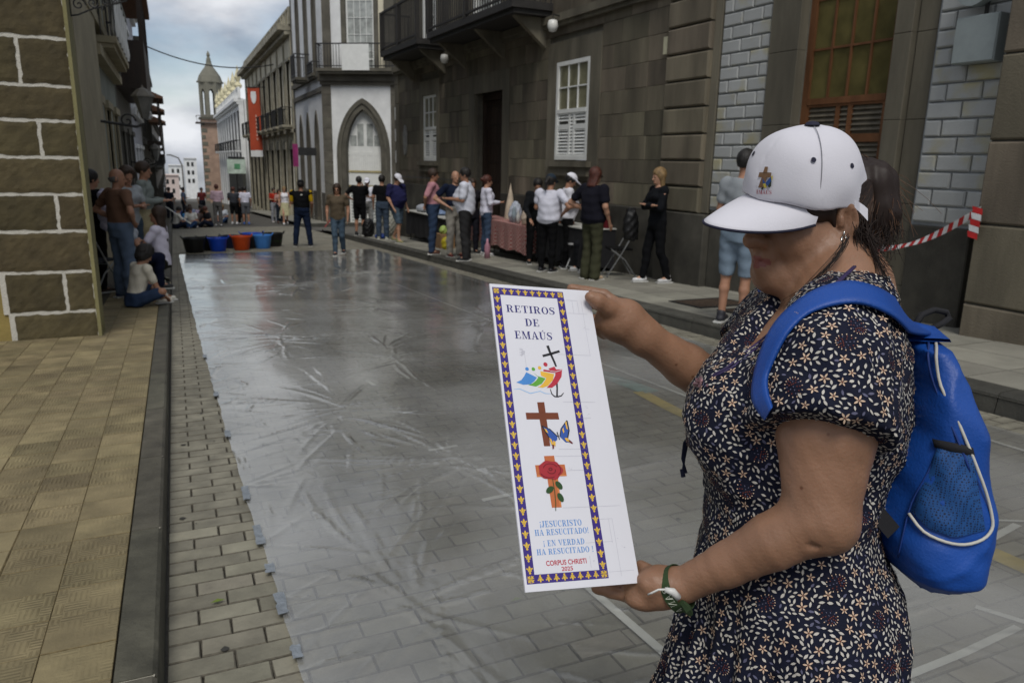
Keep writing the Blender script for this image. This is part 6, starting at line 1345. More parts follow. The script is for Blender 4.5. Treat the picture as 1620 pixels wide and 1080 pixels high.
# printed flowers, leaves and paisleys, laid on the cloth
Nd = vnorm(Vd, Qd); rr = np.random.default_rng(11)
fcn = Vd[Qd].mean(1); fnn = Nd[Qd].mean(1); fnn /= np.linalg.norm(fnn, axis=1)[:, None]+1e-9
keep = (fcn[:, 2] > gzz+.44) & (((fcn-CAM)*fnn).sum(1) < .25)
ids = np.nonzero(keep)[0]; rr.shuffle(ids); occ = set(); pts = []
def try_(i, r):
    c = fcn[i]; k = tuple((c/r).astype(int)); 
    for dx in (-1, 0, 1):
        for dy in (-1, 0, 1):
            for dz in (-1, 0, 1):
                q_ = (k[0]+dx, k[1]+dy, k[2]+dz)
                for (j) in grid.get(q_, ()):
                    if ((fcn[j]-c)**2).sum() < rad[j]**2: return False
    return True
grid = {}; rad = {}; cell = .0165
def place(lst, R):
    got = []
    for i in lst:
        c = fcn[i]; k = tuple((c/cell).astype(int)); ok = True
        for dx in (-1, 0, 1):
            for dy in (-1, 0, 1):
                for dz in (-1, 0, 1):
                    for j, rj in grid.get((k[0]+dx, k[1]+dy, k[2]+dz), ()):
                        d = fcn[j]-c
                        if d@d < ((rj+R)*.5)**2: ok = False; break
                    if not ok: break
                if not ok: break
            if not ok: break
        if ok: grid.setdefault(k, []).append((i, R)); got.append(i)
    return got
pais = place(ids[:260], .024); flow = place(ids[900:2900], .0115); leaf = place(ids[2900:260000], .0053)
q = MB()
def frame(i):
    n = fnn[i]; a = rr.uniform(0, 2*pi); t1 = np.cross(n, (0, 0, 1)); t1 /= np.linalg.norm(t1)+1e-9; t2 = np.cross(n, t1); return fcn[i]+n*.0011, cos(a)*t1+sin(a)*t2, -sin(a)*t1+cos(a)*t2
def blade(c, u, v, l, w, m):
    q.cur = m; q.add([c-u*l/2, c-u*l*.12+v*w/2, c+u*l*.22+v*w*.42, c+u*l/2, c+u*l*.22-v*w*.42, c-u*l*.12-v*w/2], [(0, 5, 4, 3, 2, 1)])
for i in leaf:
    c, u, v = frame(i); l = rr.uniform(.0052, .0080); blade(c, u, v, l, l*rr.uniform(.36, .46), 0 if rr.random() < .88 else 3)
for i in flow:
    c, u, v = frame(i); n_ = 5; s_ = rr.uniform(.8, 1.1)
    for k in range(n_):
        a = 2*pi*k/n_; uu_ = cos(a)*u+sin(a)*v; vv_ = -sin(a)*u+cos(a)*v; blade(c+uu_*.0034*s_, uu_, vv_, .0058*s_, .0020*s_, 1)
    q.cur = 2; q.add([c+fnn[i]*.0002+(cos(a)*u+sin(a)*v)*.0009 for a in [k*pi/3 for k in range(6)]][::-1], [tuple(range(6))])
for i in pais:
    c, u, v = frame(i)
    for ring, nn_, m in ((.0095, 16, 1), (.0070, 12, 2), (.0042, 7, 2), (.0015, 3, 2)):
        for k in range(nn_):
            a = 2*pi*k/nn_; rr_ = ring*(1+.25*cos(a)); p_ = c+(cos(a)*u*1.25+sin(a)*v)*rr_; uu_ = cos(a)*u+sin(a)*v; vv_ = -sin(a)*u+cos(a)*v; blade(p_, uu_, vv_, .0021, .0012, m if m != 2 or k % 3 else 3)
o = q.build('floral_print', [mat('print_ivory', (.50, .47, .42), .85, .1, 50, 0), mat('print_peach', (.58, .42, .30), .85, .1, 50, 0), mat('print_rust', (.16, .035, .02), .85, .1, 50, 0), mat('print_grey_blue', (.10, .10, .16), .85, .1, 50, 0)], dress); o['kind'] = 'stuff'
# orient print faces outward is not needed: both sides shade alike
# ---- cap
CW = mat('white_cotton_cap', (.60, .59, .63), .9, .04, 9, .12, 420, spec=.2, bd=.001)
HM0 = HM; HM = rotm(HF, radians(CAPROLL))@HM0                   # the cap sits tilted on the head
CN = mat('navy_cap_trim', (.012, .012, .03), .8)
S = SDF()
S.ell(hp_(.004, 0, .018), np.array((.100, .086, .108))*HSC, HM, k=.01)
S.ell(hp_(.055, 0, .055), np.array((.042, .058, .058))*HSC, HM, k=.03)
RIMN = HM@np.array([-.20, 0, 1.0]); S.half(hp_(0, 0, .004), RIMN, k=.003)
S.ell(hp_(.002, 0, -.010), np.array((.091, .0785, .07))*HSC, HM, k=.003, op='-')
Sc = S
def capdisp(X, Y, Z): 
    lx = (X-HC[0])*HM[0, 0]+(Y-HC[1])*HM[1, 0]+(Z-HC[2])*HM[2, 0]; ly = (X-HC[0])*HM[0, 1]+(Y-HC[1])*HM[1, 1]+(Z-HC[2])*HM[2, 1]; lz = (X-HC[0])*HM[0, 2]+(Y-HC[1])*HM[1, 2]+(Z-HC[2])*HM[2, 2]
    a = np.arctan2(ly, lx-.004); seam = sum(np.exp(-(((a-c+pi) % (2*pi)-pi)/.016)**2) for c in (0, pi/3, 2*pi/3, -pi/3, -2*pi/3, pi)); rho = np.hypot(ly, lx-.004)
    return -.0012*seam*np.clip(rho/.03, 0, 1)+.0017*np.sin(lx*45+lz*60+1)*np.sin(ly*55+lz*38)+.0012*np.sin(a*7+lz*50)*np.clip((.06-lz)/.05, 0, 1)
Vc, Qc = S.mesh(.003, disp=capdisp); Vc = relax(Vc, Qc, 1, .3); capo = to_obj('cap', Vc, Qc, CW, woman)
# visor: curved sheet with thickness
nu, nv = 34, 14; top = []; 
def vis(s, t):                                   # s across -1..1, t 0..1 outwards
    a = s*radians(64); bx_ = .093*cos(a)+.003; by_ = .080*sin(a); ext = .100*(cos(s*pi/2*.985)**.6)
    x = bx_+ext*t; y = by_*(1+.06*t); z = .006+.2*bx_-(by_**2)*(.7+3.0*t)-.10*ext*t-.16*ext*t*t
    return np.array([x, y, z])
for i in range(nu+1):
    for j in range(nv+1): p_ = vis(2*i/nu-1, j/nv); top.append(p_)
top = np.array(top); th = .0028; bot = top-np.array([0, 0, th]); allv = np.concatenate([top, bot]); n1 = len(top)
fs = []
for i in range(nu):
    for j in range(nv): a = i*(nv+1)+j; fs += [(a, a+nv+1, a+nv+2, a+1), (n1+a, n1+a+1, n1+a+nv+2, n1+a+nv+1)]
edge = [0*(nv+1)+j for j in range(nv+1)]+[i*(nv+1)+nv for i in range(1, nu+1)]+[nu*(nv+1)+j for j in range(nv-1, -1, -1)]
for a, b in zip(edge, edge[1:]): fs.append((a, b, b+n1, a+n1))
q = MB(); q.add([hp_(*p_) for p_ in allv], fs); vo_ = q.build('visor', CW, woman, smooth=True)
q = MB(); q.tube([hp_(*(vis(2*i/nu-1, 1.0)-np.array([-.001, 0, th/2+.0008]))) for i in range(nu+1)], .0021, 6); q.build('visor_edge', CN, vo_, smooth=True)
def cast(px, py, S, d0=.6, d1=1.5, off=.0006, n=40):
    p0_, dr = CAM, at(px, py, 1.0)-CAM; tt = np.linspace(d0, d1, 240); P_ = p0_[:, None]+dr[:, None]*tt; dd = S.ev([P_[0], P_[1], P_[2]])
    k = np.nonzero(dd < 0)[0]
    if len(k) == 0 or k[0] == 0: k = np.argmin(dd); return P_[:, k], None
    a, b = tt[k[0]-1], tt[k[0]]
    for _ in range(18):
        m = (a+b)/2; pm_ = p0_+dr*m
        if S.ev([np.array([pm_[0]]), np.array([pm_[1]]), np.array([pm_[2]])])[0] < 0: b = m
        else: a = m
    p_ = p0_+dr*a; g = np.array([S.ev([np.array([p_[0]+(e if i == 0 else 0)]), np.array([p_[1]+(e if i == 1 else 0)]), np.array([p_[2]+(e if i == 2 else 0)])])[0] for i in range(3) for e in (.001, -.001)]); g = g[0::2]-g[1::2]; g /= np.linalg.norm(g)+1e-12
    return p_+g*off, g
def snap(p_, S, off=.002):                       # nearest point of a surface
    p_ = np.array(p_, float)
    for _ in range(6):
        e = .0015; d = S.ev([np.array([p_[0]]), np.array([p_[1]]), np.array([p_[2]])])[0]
        g = np.array([S.ev([np.array([p_[0]+(e if i == 0 else 0)]), np.array([p_[1]+(e if i == 1 else 0)]), np.array([p_[2]+(e if i == 2 else 0)])])[0]-S.ev([np.array([p_[0]-(e if i == 0 else 0)]), np.array([p_[1]-(e if i == 1 else 0)]), np.array([p_[2]-(e if i == 2 else 0)])])[0] for i in range(3)]); g /= np.linalg.norm(g)+1e-12
        p_ = p_-g*(d-off)
    return p_, g
def patch(polys, S, off, mats, name, parent):    # flat print on a surface: polygons given around a surface frame
    q = MB()
    for m, c, uvec, vvec, pts_ in polys:
        q.cur = m; vs = []
        for a, b in pts_:
            p_ = c+uvec*a+vvec*b; p_, _g = snap(p_, S, off); vs.append(p_)
        q.add(vs, [tuple(range(len(vs)))])
    return q.build(name, mats, parent)
# eyelets, button, seam line
for (f_, s_, u_) in ((.055, .055, .085), (-.01, .08, .075), (.085, -.03, .085), (-.07, .06, .06)):
    p_, g = snap(hp_(f_, s_, u_), Sc, .0008); a1 = np.cross(g, HU); a1 /= np.linalg.norm(a1); a2 = np.cross(g, a1)
    q = MB(); q.add([p_+(a1*cos(k*pi/6)+a2*sin(k*pi/6))*.0036+g*.0006 for k in range(12)], [tuple(range(12))]); q.build('eyelet', CN, capo)
p_, g = snap(hp_(.004, 0, .13), Sc, .0); q = MB(); q.lathe([(.0, .006), (.008, .004), (.0105, 0)], 14, tuple(p_-np.array([0, 0, .001]))); q.build('button', CN, capo, smooth=True)
q = MB(); P_ = [snap(hp_(.004+.10*cos(pi/3*s)*sin(t_), .09*sin(pi/3*s)*sin(t_), .02+.10*cos(t_)), Sc, .0004)[0] for s in (1,) for t_ in np.linspace(.12, pi/2-.02, 22)]; q.tube(P_, .0006, 4); q.build('seam', mat('grey_thread', (.22, .22, .24), .8), capo)
# emblem: brown cross with butterfly and the word beneath it
EB = mat('embroidered_brown', (.16, .09, .045), .8); ER = mat('embroidered_red', (.30, .01, .03), .8); EY_ = mat('embroidered_yellow', (.45, .36, .05), .8); EBL = mat('embroidered_blue', (.02, .06, .20), .8); EG = mat('embroidered_black', (.02, .03, .02), .8)
pe, ge = snap(hp_(.095, .012, .056), Sc, 0); ue = np.cross(ge, HU); ue /= np.linalg.norm(ue); ve = np.cross(ue, ge); ve = ve if ve@HU > 0 else -ve
if ue@R_ < 0: ue = -ue                            # reading direction: front to back
ue_, ve_ = ue, ve
M_ = [EB, ER, EY_, EBL, EG]
def rect(a0, a1, b0, b1): return [(a0, b0), (a1, b0), (a1, b1), (a0, b1)]
mm_ = .00125
pl_ = [(0, pe, ue_, ve_, [(x*mm_, z*mm_) for x, z in poly]) for poly in ([(-3, -9), (2, -9), (3, 2), (-1, 2)], [(-8, 2), (8, 2), (8, 7), (-7, 7)], [(-2, 7), (3, 7), (3, 13), (-1, 13)], [(-7, -9), (-3, -9), (-1, 2), (-3, 2)])]
pl_ += [(m, pe, ue_, ve_, [(x*mm_, z*mm_) for x, z in poly]) for m, poly in ((3, [(2, -4), (8, 3), (9, -1), (5, -7)]), (2, [(8, 3), (10, 4), (10, 0), (9, -1)]), (3, [(2, -4), (-2, 1), (-1, -5)]), (4, [(5, -7), (9, -1), (9, -7), (7, -9)]), (2, [(-1, -5), (2, -4), (4, -9), (1, -9)]), (4, [(-2, -8), (0, -9), (-1, -11), (-3, -11)]))]
patch(pl_, Sc, .0026, M_, 'emblem', capo)
HM = HM0
# ================================================================== the printed board
PS = 1.05                                        # board is 155 x 413 mm, thin foam card
TL = at(774.4, 448.5, 1.0*PS); TR = at(931.3, 460, 1.053*PS); BL = at(831, 937.3, .842*PS)
eu = (TR-TL)/147.2; ev_ = (BL-TL)/393.3; en = np.cross(ev_, eu); en = en/np.linalg.norm(en); en = en if en@F_ < 0 else -en
board = bpy.data.objects.new('printed_board', None); COL.objects.link(board)
su = np.linalg.norm(eu); xa = eu/su; za = -ev_/np.linalg.norm(ev_); ya = np.cross(za, xa)       # local -y looks at the viewer
board.matrix_world = Matrix(((xa[0], ya[0], za[0], TL[0]), (xa[1], ya[1], za[1], TL[1]), (xa[2], ya[2], za[2], TL[2]), (0, 0, 0, 1)))
tagit(board, 'tall white printed board with purple and gold border held by the woman', 'sign')
K = su                                           # metres per layout unit
CARD = mat('white_card', (.66, .66, .70), .55, .012, 4, .03, 60, spec=.3)
MB().box(0, 147.2*K, 0, .003, -393.3*K, 0).build('card', CARD, board)
def ink(n, c): return mat('ink_'+n, c, .5, .06, 60, 0, spec=.3)
PUR = ink('purple', '3a2b78'); GOLD = ink('gold', 'd8b43c'); NVY = ink('navy', '2b2a6e'); BLU = ink('blue', '4a86c8'); RED = ink('red', 'b23040'); BLK = ink('black', '26262a'); BRN = ink('brown', '703a24'); ORG = ink('orange', 'b8683c')
YEL = ink('yellow', 'e0b040'); GRN = ink('green', '5fa03c'); DGR = ink('leaf', '2c4a26'); ROS = ink('rose', 'a02c34'); DRO = ink('dark_rose', '6a1820'); WAV = ink('wave', '8db8e0'); PEN = ink('pencil', 'b4b4be'); BW = ink('bwing', '3456a0'); WHI = ink('white', 'd6d6de'); LOR = ink('light_orange', 'cf8048')
def flat(name, m, polys, z=1, parent=None):
    q = MB()
    for pl_ in polys: q.add([(x*K, -z*.00022, -v*K) for x, v in pl_], [tuple(range(len(pl_)))])
    return q.build(name, m, parent or board)
def rc(x0, x1, y0, y1): return [(x0, y0), (x0, y1), (x1, y1), (x1, y0)]
def ring(cx, cy, ro, ri, a0, a1, n=9, oc=(0, 0)):   # ro, ri = (rx, ry); angles in degrees, y down
    A = [radians(a0+(a1-a0)*i/n) for i in range(n+1)]; out = []
    for a, b in zip(A, A[1:]): out.append([(cx+ro[0]*cos(a), cy-ro[1]*sin(a)), (cx+ro[0]*cos(b), cy-ro[1]*sin(b)), (cx+oc[0]+ri[0]*cos(b), cy-ri[1]*sin(b)), (cx+oc[0]+ri[0]*cos(a), cy-ri[1]*sin(a))])
    return out
def stroke(P, w):
    out = []; n = len(P); w = w if hasattr(w, '__len__') else [w]*n; L_ = []
    for i in range(n):
        a, b = P[max(i-1, 0)], P[min(i+1, n-1)]; dx, dy = b[0]-a[0], b[1]-a[1]; l = math.hypot(dx, dy)+1e-9; L_.append(((P[i][0]-dy/l*w[i]/2, P[i][1]+dx/l*w[i]/2), (P[i][0]+dy/l*w[i]/2, P[i][1]-dx/l*w[i]/2)))
    return [[L_[i][0], L_[i+1][0], L_[i+1][1], L_[i][1]] for i in range(n-1)]
# high-contrast serif capitals, drawn in a box 1 high (y down, 0 = top)
h_, T_ = .055, .17
def ser(x0, x1): return [rc(x0, x1, 0, h_), rc(x0, x1, 1-h_, 1)]
def glyph(c):
    if c == 'I': return .42, [rc(.12, .12+T_, 0, 1)]+ser(.02, .40)
    if c == 'E': return .72, [rc(.12, .12+T_, 0, 1), rc(.02, .62, 0, h_), rc(.02, .66, 1-h_, 1), rc(.29, .50, .47, .47+h_), rc(.56, .62, .05, .28), rc(.60, .66, .70, .95), rc(.46, .50, .36, .64)]
    if c == 'T': return .76, [rc(.30, .30+T_, 0, 1), rc(.04, .73, 0, h_), rc(.20, .57, 1-h_, 1), rc(.04, .09, .05, .30), rc(.68, .73, .05, .30)]
    if c == 'H': return .84, [rc(.12, .12+T_, 0, 1), rc(.56, .56+T_, 0, 1), rc(.29, .56, .47, .47+h_)]+ser(.02, .38)+ser(.47, .82)
    if c == 'N': return .84, [rc(.14, .14+.05, 0, 1), rc(.66, .71, 0, 1), [(.10, 0), (.30, 0), (.71, 1), (.62, 1)], rc(.02, .28, 0, h_), rc(.04, .30, 1-h_, 1), rc(.56, .80, 0, h_)]
    if c == 'M': return 1.0, [rc(.12, .17, 0, 1), rc(.72, .72+T_, 0, 1), [(.08, 0), (.27, 0), (.52, .95), (.44, 1)], [(.72, 0), (.77, 0), (.52, 1), (.46, 1)], rc(.02, .28, 0, h_), rc(.70, .98, 0, h_), rc(.02, .28, 1-h_, 1), rc(.64, .98, 1-h_, 1)]
    if c == 'A': return .82, [[(.36, 0), (.42, 0), (.18, 1), (.11, 1)], [(.36, 0), (.46, 0), (.76, 1), (.57, 1)], rc(.22, .58, .64, .64+h_), rc(.01, .28, 1-h_, 1), rc(.48, .82, 1-h_, 1)]
    if c == 'V': return .80, [[(.06, 0), (.25, 0), (.46, 1), (.40, 1)], [(.64, 0), (.70, 0), (.46, 1), (.40, .95)], rc(.0, .34, 0, h_), rc(.54, .80, 0, h_)]
    if c == 'D': return .80, [rc(.12, .12+T_, 0, 1), rc(.02, .40, 0, h_), rc(.02, .40, 1-h_, 1)]+ring(.38, .5, (.37, .5), (.20, .45), -90, 90)
    if c == 'O': return .80, ring(.40, .5, (.37, .52), (.20, .47), 0, 360, 20)
    if c == 'C': return .76, ring(.40, .5, (.37, .52), (.22, .47), 50, 310, 14, (.02, 0))+[rc(.62, .67, .02, .32), rc(.62, .66, .70, .90)]
    if c == 'R': return .82, [rc(.12, .12+T_, 0, 1), rc(.02, .42, 0, h_), rc(.29, .42, .47, .47+h_), rc(.02, .38, 1-h_, 1), [(.38, .5), (.54, .5), (.72, .97), (.56, 1)], rc(.56, .80, 1-h_, 1)]+ring(.40, .26, (.28, .26), (.12, .215), -90, 90)
    if c == 'P': return .72, [rc(.12, .12+T_, 0, 1), rc(.02, .40, 0, h_), rc(.29, .40, .50, .50+h_), rc(.02, .38, 1-h_, 1)]+ring(.38, .28, (.30, .28), (.13, .23), -90, 90)
    if c == 'U': return .80, [rc(.12, .12+T_, 0, .7), rc(.62, .67, 0, .7), rc(.02, .38, 0, h_), rc(.52, .78, 0, h_)]+ring(.395, .68, (.275, .33), (.16, .27), 180, 360, 10, (.055, 0))
    if c == 'J': return .56, [rc(.26, .26+T_, 0, .8), rc(.14, .54, 0, h_)]+ring(.24, .78, (.19, .23), (.06, .17), 190, 360, 8)+[rc(.03, .13, .70, .82)]
    if c == 'S': return .64, stroke([(.56, .14), (.44, .04), (.28, .03), (.13, .14), (.12, .30), (.28, .44), (.46, .56), (.55, .72), (.48, .90), (.32, .975), (.16, .95), (.06, .84)], [.04, .05, .07, .12, .15, .19, .19, .15, .11, .07, .05, .04])+[rc(.54, .59, .02, .30), rc(.04, .09, .68, .98)]
    if c == '!': return .30, [[(.08, 0), (.24, 0), (.19, .68), (.13, .68)], rc(.08, .24, .84, 1)]
    if c == '¡': return .30, [[(.08, 1.1), (.24, 1.1), (.19, .42), (.13, .42)], rc(.08, .24, .1, .26)]
    return .36, []
def word(txt, x0, x1, y0, y1):
    gs = []; x = 0
    for c in txt: 
        if c == 'Ú': w, p = glyph('U'); p = p+[[(.38, -.08), (.50, -.26), (.60, -.24), (.44, -.06)]]
        else: w, p = glyph(c)
        gs.append((x, p)); x += w+.05
    s = (x1-x0)/(x-.05); H_ = y1-y0
    return [[(x0+(gx+a)*s, y0+b*H_) for a, b in pl_] for gx, p in gs for pl_ in p]
flat('border', PUR, [rc(3, 106.5, 5, 15.7), rc(3, 106.8, 375, 385), rc(3, 13.4, 15.7, 375), rc(96.2, 106.8, 15.7, 375)])
def lily(cx, cy, s, a):                          # stylised lily: centre petal, two side petals, band, foot
    P = [[(0, -1), (.28, -.5), (.16, .15), (-.16, .15), (-.28, -.5)], [(.18, .12), (.35, -.35), (.75, -.5), (.85, -.15), (.6, -.2), (.42, .18)], [(-.18, .12), (-.42, .18), (-.6, -.2), (-.85, -.15), (-.75, -.5), (-.35, -.35)], [(-.45, .2), (.45, .2), (.45, .38), (-.45, .38)], [(-.12, .38), (.12, .38), (.3, .8), (0, 1), (-.3, .8)]]
    ca, sa = cos(a), sin(a); return [[(cx+s*(x*ca-y*sa), cy+s*(x*sa+y*ca)) for x, y in p] for p in P]
L_ = []
for i in range(27): yy = 22.5+i*13.35; L_ += lily(8.2, yy, 4.6, pi/2*0+ (pi/2 if 0 else 0)+pi/2*3 if False else -pi/2*0+pi/2, ) if False else lily(8.2, yy, 4.9, 0)
for i in range(27): yy = 22.5+i*13.35; L_ += lily(101.5, yy, 4.9, 0)
for i in range(8): xx = 19.5+i*10.1; L_ += lily(xx, 10.3, 4.4, 0)+lily(xx+.5, 380, 4.4, pi)
for cx_, cy_ in ((8.2, 10.2), (101.5, 10.2), (8.2, 380), (101.5, 380)):
    for k in range(4): L_ += lily(cx_+2.4*cos(k*pi/2+pi/4), cy_+2.4*sin(k*pi/2+pi/4), 2.9, k*pi/2+pi*.75)
o = flat('lily_pattern', GOLD, L_, 2); o['kind'] = 'stuff'
flat('title_line', NVY, word('RETIROS', 19.2, 89.6, 30.3, 40.8)); flat('title_line', NVY, word('DE', 43.5, 64.3, 49.4, 60)); flat('title_line', NVY, word('EMAÚS', 26.6, 80.3, 68, 79))
flat('message_line', BLU, word('¡JESUCRISTO', 27.5, 82.4, 315.2, 322.4)); flat('message_line', BLU, word('HA RESUCITADO!', 20, 90, 325, 331.8)); flat('message_line', BLU, word('¡ EN VERDAD', 29, 82.6, 337.6, 344.3)); flat('message_line', BLU, word('HA RESUCITADO !', 19.4, 92.5, 347.2, 353.7))
def sans(txt, x0, x1, y0, y1, m, nm, parent=None, bold=.02):
    cu = bpy.data.curves.new('text', 'FONT'); cu.body = txt; cu.size = 1; cu.offset = bold; cu.space_character = 1.02; to = bpy.data.objects.new('text', cu); COL.objects.link(to); dg = bpy.context.evaluated_depsgraph_get(); dg.update()
    me = bpy.data.meshes.new_from_object(to.evaluated_get(dg)); bpy.data.objects.remove(to); co = np.array([v.co for v in me.vertices]); lo, hi = co.min(0), co.max(0)
    for v in me.vertices: v.co = ((x0+(v.co.x-lo[0])/(hi[0]-lo[0])*(x1-x0))*K, -.00022, -(y1-(v.co.y-lo[1])/(hi[1]-lo[1])*(y1-y0))*K)
    me.materials.clear(); me.materials.append(m); return link(nm, me, parent or board)
sans('CORPUS CHRISTI', 29.5, 81.2, 360.6, 366.4, RED, 'small_line'); sans('2025', 48, 62.4, 368.4, 373.2, RED, 'small_line')
# emblem: cross and anchor, four figures in a boat on a wave
fg = [flat('anchor_cross', BLK, stroke([(71.5, 87.3), (74, 98), (78.3, 112), (79.5, 117)], [4, 3.2, 3, 2.4])+stroke([(62.3, 102.6), (74, 99.2), (87.8, 94.6)], [3.2, 3.4, 3.2])+stroke([(77, 140), (76.2, 148), (74.5, 158)], [2.6, 2.2, 2.4])+stroke([(66.5, 148.5), (67.5, 155), (71, 158.6), (75, 159), (80.5, 157.6), (84.5, 153.5)], [1, 1.6, 1.8, 1.8, 1.6, 1]), 1)]
def disc(cx, cy, r, n=14): return [(cx+r*cos(-2*pi*k/n), cy+r*sin(-2*pi*k/n)) for k in range(n)]
flat('figure', BLU, [disc(37.8, 121.6, 2.5), [(36, 126), (50, 133), (46, 138), (40, 142.5), (30, 143.5), (20.5, 140.5), (28, 137), (33, 131)]])
flat('figure', GRN, [disc(46.6, 121.5, 2.5), [(45.5, 126), (51, 131), (62, 134), (55.5, 141.5), (47, 145.5), (36.5, 143.6), (42.5, 141.5), (48, 137.5), (52, 132.8)]])
flat('figure', YEL, [disc(55.6, 119.5, 2.5), [(56, 124), (75, 127.5), (72, 136), (64, 144), (56, 147), (49.5, 146.3), (57, 141), (63, 133.4), (56, 130.5)]])
flat('figure', RED, [disc(64.6, 114.4, 3.0), [(68, 120), (77, 117), (79, 121), (87.5, 120.5), (85, 131), (77, 141.5), (69, 146.8), (61.5, 147), (70, 139), (76, 130), (77, 126), (60, 124), (61, 121.5), (70, 122.8)]])
flat('sail_line', WHI, stroke([(70, 123.5), (78, 124.4), (86.5, 121.8)], .7)+stroke([(62, 134.5), (57, 141), (51, 145.8)], .6), 3)
flat('wave', WAV, stroke([(16, 150), (24, 149), (32, 152.5), (38, 155), (46, 153), (52, 151.6), (58, 154.6), (66, 155)], [.4, .9, 1, 1.1, .9, 1, 1, .5]))
flat('pencil_note', PEN, [rc(29+random.uniform(0, 8), 31+random.uniform(0, 8), y_, y_+.5) for y_ in np.arange(93, 104, 1.1)]+stroke([(37, 98), (37.3, 118)], .35))
# brown cross with butterfly
flat('brown_cross', BRN, [[(45.6, 166.8), (45.9, 180.8), (55.4, 180.8), (55.4, 166.4)], [(28, 180.8), (28.2, 189.6), (72.8, 189.4), (72.4, 180.4)], [(45.8, 189.5), (46.9, 224.2), (55.4, 224.2), (55.4, 189.4)]])
flat('butterfly_wing', BW, [[(47.5, 198), (58, 203), (66.5, 212), (66, 216), (58, 221.5), (55, 212)], [(70, 212), (73, 202), (83, 190.8), (83.5, 204), (80, 214), (86, 219), (77, 219.5)]], 2)
flat('butterfly_edge', BLK, stroke([(47.5, 198), (58, 202.5), (67, 212)], 1.2)+stroke([(47.5, 198), (52, 207), (56, 215), (58, 223)], 1.4)+stroke([(70, 212), (73, 202), (83, 190.8)], 1.2)+stroke([(83.2, 191), (84, 204), (80.5, 214)], 1.6)+stroke([(67, 206), (69, 216)], 1.3), 3)
flat('butterfly_spots', YEL, [[(55, 213), (58, 216), (60, 224), (57, 222)], [(60, 217), (63, 219), (62, 225), (59.5, 222)], [(80, 193.5), (82, 192), (82.4, 203), (80.6, 202)], [(76, 214), (80, 214), (84, 219.5), (78, 218)], [(50, 201), (53, 203), (55, 208), (52, 206)], [(74.5, 203), (76.5, 200), (77, 206), (75.5, 208)]], 4)
flat('butterfly_tail', DRO, [[(58, 222), (60.5, 223), (59.5, 227.5), (57.5, 228)], [(82, 216), (86.8, 220.5), (85.5, 221.5), (81, 219)]], 4)
# rose on an orange cross
flat('orange_cross', ORG, [[(45, 236.6), (45.2, 247.8), (58.8, 247.6), (58.6, 236.3)], [(31.6, 247.8), (32, 262.6), (71.8, 262), (71.2, 247.6)], [(45.4, 262.5), (46.2, 300), (59, 300), (59.6, 262.2)]])
flat('cross_edge', LOR, [rc(56.8, 58.6, 264, 299.6), rc(32, 71.4, 260.6, 262.2)], 2)
flat('rose', ROS, [[(51+16*(1+.07*cos(5*a))*cos(-a), 254.5+11.8*(1+.08*cos(6*a+1))*sin(-a)) for a in [k*pi/15 for k in range(30)]]], 3)
flat('petal_shade', DRO, ring(51, 253, (10, 7), (8.8, 6.2), 20, 170)+ring(52, 255, (6, 4.4), (4.8, 3.4), 190, 380)+ring(49, 256, (12.4, 8.4), (11.2, 7.5), 200, 300)+ring(51, 253.4, (2.8, 2.2), (1.4, 1), 0, 360)+ring(56, 254, (9, 8), (8, 7.1), -60, 50), 4)
flat('stem', DGR, stroke([(52, 265), (52.6, 280), (51.8, 295), (50.4, 304)], [.8, 1, 1, .9]), 4)
for cx_, cy_, a in ((46.6, 278.5, .6), (59.4, 273.4, 2.2), (59.2, 288.2, 2.0)): flat('rose_leaf', DGR, [[(cx_+(6*cos(t_))*cos(a)-(3.6*sin(t_))*sin(a), cy_-((6*cos(t_))*sin(a)+(3.6*sin(t_))*cos(a))) for t_ in [k*pi/7 for k in range(14)]][::1]], 3)
pl_ = []
for y_, x0, x1 in ((17, 110, 126), (37, 110, 138), (60, 132, 138), (99, 84, 132), (165.5, 82, 128), (187, 98, 118), (228, 66, 108), (300.5, 60, 138), (237, 60, 108), (255, 74, 108), (316, 106, 124), (343, 84, 120), (378, 108, 142)): pl_ += [rc(x0, x1, y_, y_+.35)]
for x_, y0_, y1_ in ((126, 17, 37), (132, 17, 100), (118, 17, 37), (124, 316, 384), (119, 316, 345), (86, 358, 372)): pl_ += [rc(x_, x_+.35, y0_, y1_)]
for k in range(24): x_, y_ = random.choice(((118, 27), (130, 58), (112, 172), (116, 182), (110, 188), (78, 252), (128, 340), (134, 350), (122, 362), (88, 364))); x_ += random.uniform(-3, 3); y_ += random.uniform(-1.5, 1.5); pl_ += [rc(x_, x_+random.uniform(.4, 2), y_, y_+.5)]
o = flat('pencil_lines', PEN, pl_, 1)
# ================================================================== cap lettering, earring, hair, lanyard, wristband
S_ = .0017; polys = []
for pl2 in word('EMAÚS', -.0115, .0125, .0145, .0198): polys.append((1, pe, ue_, ve_, [(a, -b) for a, b in pl2]))
patch(polys, Sc, .0030, M_, 'cap_lettering', capo)
SIL = mat('silver', (.5, .5, .48), .25, .1, 10, 0, metal=1.0)
p_ = cast(1334, 366, W, off=.0055)[0]; q = MB(); q.tube([p_, p_+np.array([0, 0, -.008])], .0012, 6).tube([p_-HF*.004+np.array([0, 0, -.007]), p_-HF*.006+np.array([0, 0, -.018]), p_+np.array([0, 0, -.027]), p_+HF*.005+np.array([0, 0, -.018]), p_+HF*.003+np.array([0, 0, -.007])], [.0014, .0024, .003, .0024, .0014], 8)
q.build('earring', SIL, woman, smooth=True)
HR = bpy.data.materials.new('dark_brown_hair'); HR.use_nodes = True; t = HR.node_tree; b_ = t.nodes['Principled BSDF']; b_.inputs['Base Color'].default_value = (.018, .010, .007, 1); b_.inputs['Roughness'].default_value = .55; b_.inputs['Specular IOR Level'].default_value = .3
